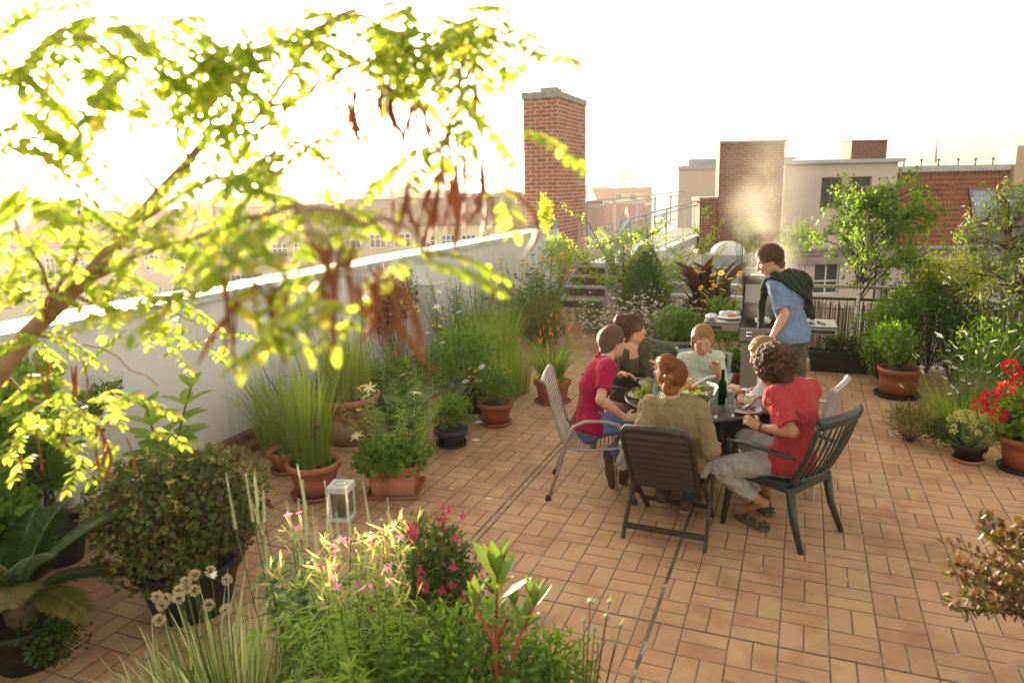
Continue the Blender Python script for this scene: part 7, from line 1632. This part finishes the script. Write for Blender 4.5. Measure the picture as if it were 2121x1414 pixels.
tumbler('tumbler of water nearest the rim of the glass table', 1512, 860, .125, .05, .038); tumbler('tumbler behind the nearer one beside the green bottle', 1511, 838, .11, .03); tumbler('tumbler half hidden just right of the khaki shirt woman\'s shoulder', 1443, 858, .11, .03)
# mayo jar
p = on(1551, 845); a = empty('sauce_bottle', 'squat cream coloured squeeze bottle of mayonnaise with white lid', 'bottle', p); b = MB(); b.lathe([(.030, 0), (.033, .004), (.033, .075), (.028, .088)], 4, rz=.5, smooth=False); b.v = [v for v in b.v]; b.lathe([(.032, 0), (.035, .004), (.034, .075), (.027, .088)], 24); b.build('body', simple('mayo_plastic', (.72, .66, .42), .35, 0, .05), a); b = MB(); b.lathe([(.029, .086), (.029, .108), (.024, .112)], 24); b.build('lid', simple('cream_lid', (.78, .74, .60), .4, 0, .03), a)
# sauce bowl
p = on(1468, 858); a = empty('sauce_bowl', 'small glass bowl of red ketchup with a white spoon', 'bowl', p); b = MB(); b.lathe([(.001, .003), (.03, .0), (.045, .02), (.05, .05), (.047, .05), (.042, .022), (.028, .005), (.001, .006)], 28, close=False); b.build('bowl', CLR, a); b = MB(); b.lathe([(.027, .007), (.042, .024), (.0425, .027)], 24); b.build('ketchup', simple('ketchup', (.50, .05, .015), .25), a)
b = MB(); b.tube([(0, 0, .02), (.0, .0, .095)], .0035, 6); o = b.build('spoon', CHINA, loc=p); tag(o, 'white spoon standing in the bowl of red sauce', 'spoon')
def cutlery(name, label, A, B, kind, mat=None, w_=.0035, parent=None):
    A, B = np.array(A), np.array(B); o0 = A; d = unit(B-A); L_ = np.linalg.norm(B-A); sd_ = unit(np.cross(d, (0, 0, 1))); m_ = mat or STEEL
    a = empty(name, label, name.split('_')[-1], o0); b = MB(); b.tube([d*0, d*L_*.3, d*L_*.55], (w_*1.6, w_*1.3, w_), 6, flat=.5); b.build('handle', m_, a); b = MB()
    if kind == 'knife': b.bar(d*L_*.55, d*L_*.98, .0016, .017)
    else:
        b.bar(d*L_*.55, d*L_*.70, .016, .002)
        for q in (-1.5, -.5, .5, 1.5): b.bar(d*L_*.70+sd_*q*.0048, d*L_*.97+sd_*q*.0048, .002, .002)
    b.build('blade' if kind == 'knife' else 'tines', STEEL, a); return a
def grip(a_, j_, q, d, pn, f=.078, g=.024): return np.array(a_.location)+j_['wr'+q]+unit(d)*f+unit(pn)*g
p0 = grip(aB, jB, 'R', (.95, -.1, .0), (0, -.2, -1)); cutlery('table_knife', 'knife held by the woman in the brown jacket', p0, p0+RR*.19+Z3(0, 0, -.015), 'knife', CHINA)
cutlery('dinner_fork', 'fork held upright by the woman in the brown jacket', grip(aB, jB, 'L', (-.15, -.2, .95), (-.8, -.5, 0))-Z3(0, 0, .03), grip(aB, jB, 'L', (-.15, -.2, .95), (-.8, -.5, 0))+Z3(.05, 0, .14), 'fork', CHINA, .004)
cutlery('dinner_fork', 'fork raised towards the mouth of the woman in the turtleneck', grip(aC, jC, 'L', (-.1, -.25, 1), (-.3, -.9, -.1))-Z3(0, 0, .03), grip(aC, jC, 'L', (-.1, -.25, 1), (-.3, -.9, -.1))*.0+np.array(aC.location)+jC['head']+unit((.18, -.93, -.32))*.15-Z3(-.02, 0, .045), 'fork')
cutlery('table_knife', 'knife in the right hand of the woman in the turtleneck resting by the bowl', grip(aC, jC, 'R', (.55, -.6, -.1), (.1, -.1, -1)), grip(aC, jC, 'R', (.55, -.6, -.1), (.1, -.1, -1))+RR*.15-FH*.06-Z3(0, 0, .02), 'knife')
cutlery('table_knife', 'knife lying across the rim of the meat plate', on(1588, 847)+Z3(0, 0, .03), on(1525, 849)+Z3(0, 0, .03), 'knife')
cutlery('dinner_fork', 'fork held by the curly haired man pointing at his plate', grip(aE, jE, 'R', (-.85, -.3, .0), (.1, -.3, -.9)), grip(aE, jE, 'R', (-.85, -.3, .0), (.1, -.3, -.9))-RR*.12-Z3(0, 0, .06), 'fork', CHINA, .004)
cutlery('table_knife', 'knife lying on the glass behind the red sauce bowl', on(1520, 842)+Z3(0, 0, .004), on(1475, 842)+Z3(0, 0, .004), 'knife')
cutlery('white_spoon', 'white handled spoon on the glass in front of the red sauce bowl', on(1458, 863)+Z3(0, 0, .004), on(1478, 870)+Z3(0, 0, .004), 'knife', CHINA)
cutlery('dinner_fork', 'fork resting on the heaped salad plate at the left', on(1322, 845)+Z3(0, 0, .01), on(1330, 822)+Z3(0, 0, .035), 'fork', CHINA, .004)

# ------------------------------------------------------------------ chairs
SILV = simple('silver_tube', (.36, .31, .29), .45, .4, .1, 20, .05); RUB = simple('rubber_foot', (.04, .03, .025), .8)
a = empty('mesh_armchair', 'silver tube armchair with a curved metal mesh seat at the left of the table', 'chair', (-1.47, 5.37, 0), .22)
def XY(x, y, z): return np.array((x, y, z))
b = MB()
for s_ in (-1, 1):
    y = s_*.27
    b = MB(); b.tube([XY(.33, y, 0), XY(.29, y, .30), XY(.25, y, .55), XY(.20, y, .635), XY(.10, y, .66), XY(-.05, y, .655), XY(-.14, y, .61), XY(-.19, y, .5), XY(-.26, y, .25), XY(-.34, y, 0)], .0135, 8); b.build('side_frame', SILV, a)
    for x in (.33, -.34): b = MB(); b.lathe([(.024, 0), (.022, .03), (.015, .04)], 12, (x, y, 0)); b.build('rubber_foot', RUB, a)
prof = [(.28, .435), (.25, .45), (.15, .435), (.0, .42), (-.13, .415), (-.19, .43), (-.235, .50), (-.27, .62), (-.31, .78), (-.345, .93), (-.37, .965), (-.385, .96)]
b = MB(); b.tube([XY(x, -.25, z) for x, z in prof]+[XY(-.385, 0, .97)]+[XY(x, .25, z) for x, z in prof[::-1]], .011, 8); b.build('seat_rim', SILV, a)
pf = []
for i in range(len(prof)-1):
    for q in range(5): f = q/5; pf.append((prof[i][0]*(1-f)+prof[i+1][0]*f, prof[i][1]*(1-f)+prof[i+1][1]*f))
b = MB()
for x, z in pf: b.tube([XY(x, -.25, z), XY(x, 0, z-.004), XY(x, .25, z)], .0042, 5, cap=False)
for q in range(9): y = -.22+.055*q; b.tube([XY(x, y, z-.003) for x, z in pf[::3]], .003, 5, cap=False)
b.build('mesh_seat', SILV, a)

BRN = simple('brown_resin', (.036, .023, .017), .4, 0, .15, 20, .1)
# folding slatted chair (near, seen from behind)
a = empty('folding_chair', 'brown slatted folding armchair seen from behind at the near side of the table', 'chair', (-.76, 4.80, 0), -.04)
def P3(x, y, z): return np.array((x, y, z))
b0_, b1_ = P3(0, -.14, .40), P3(0, -.53, .93)       # back plane
bd_ = unit(b1_-b0_); nb_ = unit(np.cross(bd_, (1, 0, 0)))
b = MB()
fr = [P3(-.215, 0, 0)+b0_-bd_*.1, P3(-.222, 0, 0)+b0_+bd_*.3, P3(-.215, 0, 0)+b1_-bd_*.05, P3(-.185, 0, 0)+b1_, P3(0, 0, 0)+b1_+bd_*.012, P3(.185, 0, 0)+b1_, P3(.215, 0, 0)+b1_-bd_*.05, P3(.222, 0, 0)+b0_+bd_*.3, P3(.215, 0, 0)+b0_-bd_*.1]
b.tube(fr, .019, 8, flat=1.3); b.build('back_frame', BRN, a)
for k in range(9):
    c_ = b0_+bd_*(.045+.068*k); b = MB(); w_ = .041; vs = []
    for x in np.linspace(-.202, .202, 7):
        for t in (-1, -.3, .4, 1): vs.append(P3(x, 0, 0)+c_+bd_*w_/2*t+nb_*(.016*(1-t*t)-.026*t)*-1)
    b.add(vs+[np.array(v)-nb_*.007 for v in vs], [(i*4+j, i*4+j+1, (i+1)*4+j+1, (i+1)*4+j) for i in range(6) for j in range(3)]+[(28+(i*4+j), 28+((i+1)*4+j), 28+((i+1)*4+j+1), 28+(i*4+j+1)) for i in range(6) for j in range(3)], 0, True); b.build('slat', BRN, a)
for k in range(7): b = MB(); y = -.10+.066*k; b.box((-.23, y, .405-.02*math.sin(k*.5)), (.23, y+.052, .42-.02*math.sin(k*.5))); b.build('seat_slat', BRN, a, bevel=.004)
for s_ in (-1, 1):
    x = s_*.27; xi = s_*.245
    b = MB(); b.bar(P3(x+s_*.012, -.20, 0), P3(x, .26, .62), .022, .038, up=(0, 1, 0)); b.build('leg', BRN, a)
    b = MB(); b.bar(P3(xi, .38, 0), P3(xi, -.12, .44), .02, .034, up=(0, 1, 0)); b.build('leg', BRN, a)
    b = MB(); b.bar(P3(xi, -.12, .41), P3(xi, .36, .41), .02, .03); b.build('seat_rail', BRN, a)
    b = MB(); b.tube([P3(x+s_*.01, -.36, .60), P3(x+s_*.012, -.05, .625), P3(x+s_*.012, .2, .63), P3(x+s_*.012, .27, .61)], (.022, .026, .028, .022), 8, flat=.45); b.build('armrest', simple('weathered_armrest', (.20, .17, .15), .7), a)
b = MB(); b.bar(P3(-.275, -.165, .085), P3(.275, -.165, .085), .02, .04, up=(0, .3, 1)); b.build('crossbar', BRN, a)
b = MB(); b.bar(P3(-.24, .30, .10), P3(.24, .30, .10), .016, .03); b.build('front_crossbar', BRN, a)
b = MB(); b.bar(P3(-.02, 0, 0)+b1_-bd_*.025-nb_*.02*-1, P3(.02, 0, 0)+b1_-bd_*.025-nb_*.02*-1, .005, .004); b.build('badge', STEEL, a)
# tied sleeve hanging from chair
S = SDF((-.45, -.25, .3), (-.2, .2, .85), .006); S.cone((-.30, -.12, .66), (-.34, .0, .63), .022, .02, .01); S.cone((-.34, 0, .63), (-.315, -.03, .66), .02, .018, .01); S.cone((-.32, -.02, .64), (-.315, -.02, .46), .022, .034, .02); S.cone((-.30, -.12, .66), (-.285, -.20, .70), .02, .016, .01); S.rough(.004, 40, 2)
o = S.build('tied_cloth', fabric('grey_cloth', (.34, .33, .33), 20)); o.location = (-.77, 4.80, 0); tag(o, 'grey cloth knotted to the left arm of the brown folding chair', 'cloth')

DG = simple('dark_green_resin', (.030, .042, .034), .38, 0, .2, 14, .06)
a = empty('green_armchair', 'dark green plastic armchair with slatted back at the near right of the table', 'chair', (-.05, 5.165, 0), R(59.3))
# local: +Y forward (to table), X right
def arc(*p): return [np.array(q, float) for q in p]
S = None
for s_ in (-1, 1):
    b = MB(); b.tube(arc((s_*.27, .27, 0), (s_*.255, .24, .25), (s_*.25, .225, .42), (s_*.262, .245, .60), (s_*.268, .24, .645)), (.021, .027, .03, .026, .022), 8, flat=.75); b.build('leg', DG, a)
    b = MB(); b.tube(arc((s_*.255, -.34, 0), (s_*.235, -.26, .2), (s_*.225, -.215, .42)), (.020, .028, .036), 8, flat=.8); b.build('leg', DG, a)
    b = MB(); b.tube(arc((s_*.268, .26, .642), (s_*.275, .12, .662), (s_*.272, -.08, .655), (s_*.25, -.25, .64)), (.022, .032, .030, .022), 8, flat=.45); b.build('armrest', DG, a)
b = MB(); vs = []
for i, x in enumerate(np.linspace(-.235, .235, 9)):
    for j, y in enumerate(np.linspace(-.23, .24, 9)): vs.append((x, y, .425-.018*(1-(x/.235)**2)-.012*math.sin(math.pi*j/8)+(.004 if j < 8 else -.02)))
n_ = len(vs); b.add(vs, [(i*9+j, i*9+j+1, (i+1)*9+j+1, (i+1)*9+j) for i in range(8) for j in range(8)], 0, True)
so_ = b.build('seat', DG, a); md = so_.modifiers.new('s', 'SOLIDIFY'); md.thickness = .012
b = MB()
for s_ in (-1, 1): b.bar((s_*.235, -.23, .405), (s_*.235, .24, .405), .012, .05)
b.bar((-.235, .24, .40), (.235, .24, .40), .012, .05); b.bar((-.23, -.235, .40), (.23, -.235, .40), .012, .05); b.build('apron', DG, a)
def bk(x, t): return np.array((x, -.25-.20*t-.02*math.sin(math.pi*t)+.05*(x/.25)**2, .42+.49*t))
for s_ in (-1, 1): b = MB(); b.tube([bk(s_*(.225+.025*t), t) for t in np.linspace(0, 1, 8)], (.022,)*8, 8, flat=.8); b.build('back_post', DG, a)
b = MB(); b.tube([bk(x, 1.0+.02*(1-(x/.25)**2)) for x in np.linspace(-.255, .255, 9)], .026, 8, flat=1.7); b.build('top_rail', DG, a); b = MB(); b.tube([bk(x, .10) for x in np.linspace(-.225, .225, 7)], .016, 8, flat=1.3); b.build('lower_rail', DG, a)
for k in range(8): x = -.175+.05*k; b = MB(); b.tube([bk(x*(1+.1*t), t) for t in np.linspace(.1, .95, 7)], .0135, 6, flat=.45); b.build('slat', DG, a)

TEAK = simple('grey_teak', (.40, .35, .30), .8, 0, .15, 30, .2)
def woodchair(label, loc, rz, mat, name='wooden_chair', top=.93, hb=.05):
    a = empty(name, label, 'chair', loc, rz)
    for s_ in (-1, 1):
        b = MB(); b.bar((s_*.23, .22, 0), (s_*.23, .22, .64), .035, .035, up=(0, 1, 0)); b.build('leg', mat, a); b = MB(); b.bar((s_*.23, -.24, 0), (s_*.23, -.22, .43), .035, .035, up=(0, 1, 0)); b.bar((s_*.23, -.22, .43), (s_*.235, -.33, top), .035, .035, up=(0, 1, 0)); b.build('back_leg', mat, a)
        b = MB(); b.box((s_*.25-.03, -.27, .64), (s_*.25+.03, .26, .66)); b.build('armrest', mat, a, bevel=.004)
    for k in range(7): b = MB(); y = -.2+.064*k; b.box((-.21, y, .42), (.21, y+.05, .435)); b.build('seat_slat', mat, a)
    b = MB(); b.tube([(x, -.335-.03*(1-(x/.26)**2), top+.02*(1-(x/.26)**2)) for x in np.linspace(-.26, .26, 9)], .026, 4, flat=.8, smooth=False); b.build('top_rail', mat, a); b = MB(); b.bar((-.22, -.235, .50), (.22, -.235, .50), .02, .05); b.build('lower_rail', mat, a)
    for k in range(8): x = -.17+.0486*k; b = MB(); b.bar((x, -.24, .51), (x, -.345, top-.01), .024, .010, up=(0, 1, 0)); b.build('slat', mat, a)
    return a
pF = JF['pel']; woodchair('weathered grey wooden slat chair behind the curly haired man', (pF[0]+.06, pF[1]+.0, 0), math.pi/2-.25, TEAK, top=.88)
pC = JC['pel']; woodchair('blue grey garden chair behind the woman in the turtleneck', (pC[0]-.04, pC[1]+.06, 0), math.pi, simple('blue_grey_resin', (.20, .23, .29), .5), 'garden_chair', .82)
pB = JB['pel']; woodchair('dark garden chair under the woman in the brown jacket', (pB[0], pB[1], 0), -2.0, BRN, 'garden_chair', .70)

# ------------------------------------------------------------------ grill
GX, GY = -.30, 8.55
g = empty('gas_grill', 'black and grey gas grill with open lid and two side shelves', 'grill', (GX, GY, 0), .04)
GPH = simple('grill_graphite', (.055, .052, .05), .35, .5, .15); GPS = metalm('grill_steel', (.30, .28, .26), .4, .6); BLK = simple('grill_black', (.018, .016, .015), .5, 0, .2)
b = MB(); b.box((-.28, -.22, .10), (.28, .24, .66)); b.build('cabinet', GPS, g, bevel=.006); b = MB(); b.box((-.30, -.25, .66), (.30, .26, .84)); b.build('firebox', BLK, g, bevel=.01)
b = MB(); b.box((-.30, -.285, .68), (.30, -.252, .83)); b.build('control_panel', GPS, g, bevel=.006)
for x in (-.18, 0, .18): b = MB(); b.lathe([(.030, 0), (.034, .004), (.026, .022), (.022, .024)], 20); b.xf(Matrix.Rotation(math.pi/2, 4, 'X')); b.v = [(v[0]+x, v[1]-.286, v[2]+.755) for v in b.v]; b.build('knob', GPH, g)
for s_ in (-1, 1): b = MB(); b.box((s_*.005-(.27 if s_ < 0 else 0), -.245, .13), (s_*.005+(.27 if s_ > 0 else 0), -.222, .63)); dr_ = b.build('door', GPS, g, bevel=.006); b = MB(); b.bar((s_*.04, -.262, .32), (s_*.04, -.262, .50), .014, .014, up=(0, 1, 0)); b.build('handle', STEEL, dr_)
b = MB()
for k in range(22): b.bar((-.26+.0248*k, -.22, .846), (-.26+.0248*k, .22, .846), .008, .008)
b.build('grate', BLK, g)
# lid: open half shell at the back
b = MB(); pr = [(.26, .84), (.31, .98), (.36, 1.12), (.355, 1.24), (.30, 1.33), (.27, 1.345)]; vs = [(x, y, z) for y, z in pr for x in (-.30, .30)]+[(x*.97, y-.02, z-.004) for y, z in pr for x in (-.30, .30)]; n_ = len(pr)*2
b.add(vs, [(2*i, 2*i+1, 2*i+3, 2*i+2) for i in range(len(pr)-1)]+[(n_+2*i, n_+2*i+2, n_+2*i+3, n_+2*i+1) for i in range(len(pr)-1)]); 
for s_, e_ in ((-1, 0), (1, 1)): b.add([(s_*.30, y, z) for y, z in pr]+[(s_*.30, .12, 1.32), (s_*.30, .10, 1.2), (s_*.30, .16, .95)], [tuple(range(len(pr)+3)) if e_ else tuple(range(len(pr)+3))[::-1]])
b.build('lid', BLK, g); b = MB(); b.box((-.27, .225, .93), (.27, .235, 1.15)) if False else b.tube([(-.22, .20, 1.36), (.22, .20, 1.36)], .014, 8); b.build('lid_handle', STEEL, g)
b = MB(); b.add([(-.28, .28, 1.03), (.28, .28, 1.03), (.28, .335, 1.24), (-.28, .335, 1.24)], [(0, 1, 2, 3)]); b.build('lid_panel', GPS, g)
for s_ in (-1, 1):
    x0, x1 = (.305, .70) if s_ > 0 else (-.70, -.305)
    b = MB(); b.box((x0, -.24, .855), (x1, .24, .872)); sh = b.build('side_shelf', simple('shelf_top_%d' % (s_ > 0), (.14, .13, .11), .3, .3, .1), g, bevel=.004); b = MB(); b.box((x0+.004, -.25, .785), (x1-.004, .235, .853)); b.build('shelf_apron', GPS, sh, bevel=.006)
    b = MB(); b.box((x0+.05 if s_ > 0 else x0+.03, -.2545, .80), (x1-.03 if s_ > 0 else x0+.2, -.2505, .835)); b.build('slot', BLK, sh)
for sx in (-1, 1):
    for sy in (-1, 1): b = MB(); b.lathe([(.035, 0), (.035, .03)], 16); b.xf(Matrix.Rotation(math.pi/2, 4, 'Y')); b.v = [(v[0]+sx*.25, v[1]+sy*.19, v[2]+.038) for v in b.v]; b.build('wheel', BLK, g); 
b = MB(); b.box((-.28, -.22, .075), (.28, .24, .10)); b.build('base', BLK, g)
FO = foil(); GZ = .873
def foilpack(label, x, y, z, r_, sd):
    b = MB(); b.sph((0, 0, r_[2]), r_, n=18, k=12); rg_ = random.Random(sd); b.v = [(v[0]*rg_.uniform(.82, 1.15), v[1]*rg_.uniform(.82, 1.15), max(0, v[2]*rg_.uniform(.85, 1.15))) for v in b.v]; b.sm = [False]*len(b.f); tag(b.build('foil_packet', FO, loc=(x, y, z)), label, 'foil packet', 'crumpled foil packets')
q = (GX-.49, GY-.02)
a = empty('grill_plate', 'white plate with foil parcels and a sausage on the left grill shelf', 'plate', (q[0]+.05, q[1]+.06, GZ)); b = MB(); b.lathe([(.07, 0), (.13, .016), (.135, .02), (.128, .02), (.07, .006), (.001, .005)], 28, close=False); b.build('dish', CHINA, a)
foilpack('crumpled foil packet at the front left corner of the grill shelf', q[0]-.13, q[1]-.08, GZ, (.07, .055, .035), 1); foilpack('foil packet on the plate, leftmost of three', q[0]-.02, q[1]+.08, GZ+.022, (.045, .04, .028), 2); foilpack('foil packet on the plate, the large middle one', q[0]+.06, q[1]+.11, GZ+.022, (.06, .04, .03), 3); foilpack('foil packet on the right rim of the plate', q[0]+.14, q[1]+.06, GZ+.022, (.035, .045, .035), 4)
b = MB(); b.tube([(-.04, 0, .02), (0, -.01, .022), (.05, 0, .02)], .018, 8); tag(b.build('grilled_sausage', simple('sausage', (.45, .17, .08), .5), loc=(q[0]+.08, q[1]+.02, GZ+.02)), 'pinkish grilled sausage lying among the foil on the plate', 'sausage')
b = MB(); b.box((-.05, -.03, 0), (.05, .03, .004)); tag(b.build('paper_napkin', CHINA, loc=(q[0]-.02, q[1]-.13, GZ)), 'folded white napkin at the front of the left grill shelf', 'napkin')
foilpack('big foil parcel lying on the grill grate', GX-.06, GY-.12, .85, (.085, .06, .045), 6)
foilpack('foil piece on the right grill shelf by the knife', GX+.44, GY+.02, GZ, (.05, .035, .02), 7)
cutlery('carving_knife', 'black handled knife lying on the right grill shelf', (GX+.58, GY-.08, GZ+.008), (GX+.50, GY+.06, GZ+.008), 'knife', BLK, .008)
# tongs in the standing man's hand
w0 = grip(aG, jG, 'L', (-.2, .1, -.95), (.8, .5, 0)); e0 = onY(1548, 690, 6.95); a = empty('grill_tongs', 'steel grill tongs with pale tips held by the standing man', 'tongs', w0)
for s_ in (-1, 1):
    b = MB(); d_ = e0-w0+Z3(0, 0, .018*s_); b.bar(np.zeros(3), d_*.85, .014, .004, up=(0, 0, 1)); ar_ = b.build('arm', STEEL, a); b = MB(); b.sph(tuple(d_*.92), (.028, .012, .006), n=10, k=6); b.build('tip', CHINA, ar_)
# smoke
sm = NT('grill_smoke'); tc = sm.n('ShaderNodeTexCoord'); sp = sm.n('ShaderNodeSeparateXYZ'); sm.l(tc.outputs['Object'], sp.inputs[0])
n1 = sm.noise(1.7, tc.outputs['Object'], 4, .6)
z = sp.outputs[2]; cx = sm.math('ADD', sm.math('MULTIPLY', z, .03), sm.math('MULTIPLY', sm.math('SINE', sm.math('MULTIPLY', z, 3.4)), .10)); dx = sm.math('SUBTRACT', sp.outputs[0], cx); wd = sm.math('ADD', .24, sm.math('MULTIPLY', z, .24))
rr = sm.math('DIVIDE', sm.math('SQRT', sm.math('ADD', sm.math('MULTIPLY', dx, dx), sm.math('MULTIPLY', sp.outputs[1], sp.outputs[1]))), wd)
fall = sm.math('MAXIMUM', sm.math('SUBTRACT', 1., rr), 0.); top_ = sm.math('MAXIMUM', sm.math('SUBTRACT', 1., sm.math('DIVIDE', z, 2.5)), 0.)
nn = sm.math('MAXIMUM', sm.math('MULTIPLY', sm.math('SUBTRACT', n1, .36), 3.6), 0.)
dn = sm.math('MULTIPLY', sm.math('MULTIPLY', sm.math('MULTIPLY', fall, nn), sm.math('MULTIPLY', top_, top_)), 7.5)
pv = sm.n('ShaderNodeVolumePrincipled'); pv.inputs['Color'].default_value = (.96, .90, .74, 1); pv.inputs['Anisotropy'].default_value = .35; sm.l(sm.math('MULTIPLY', dn, fall), pv.inputs['Density']); sm.l(pv.outputs[0], sm.out.inputs[1])
b = MB(); b.box((-.8, -.5, 0), (.8, .5, 2.5)); SMK = b.build('smoke', sm.m, loc=(GX-.10, GY+.1, .9)); SMK['kind'] = 'stuff'
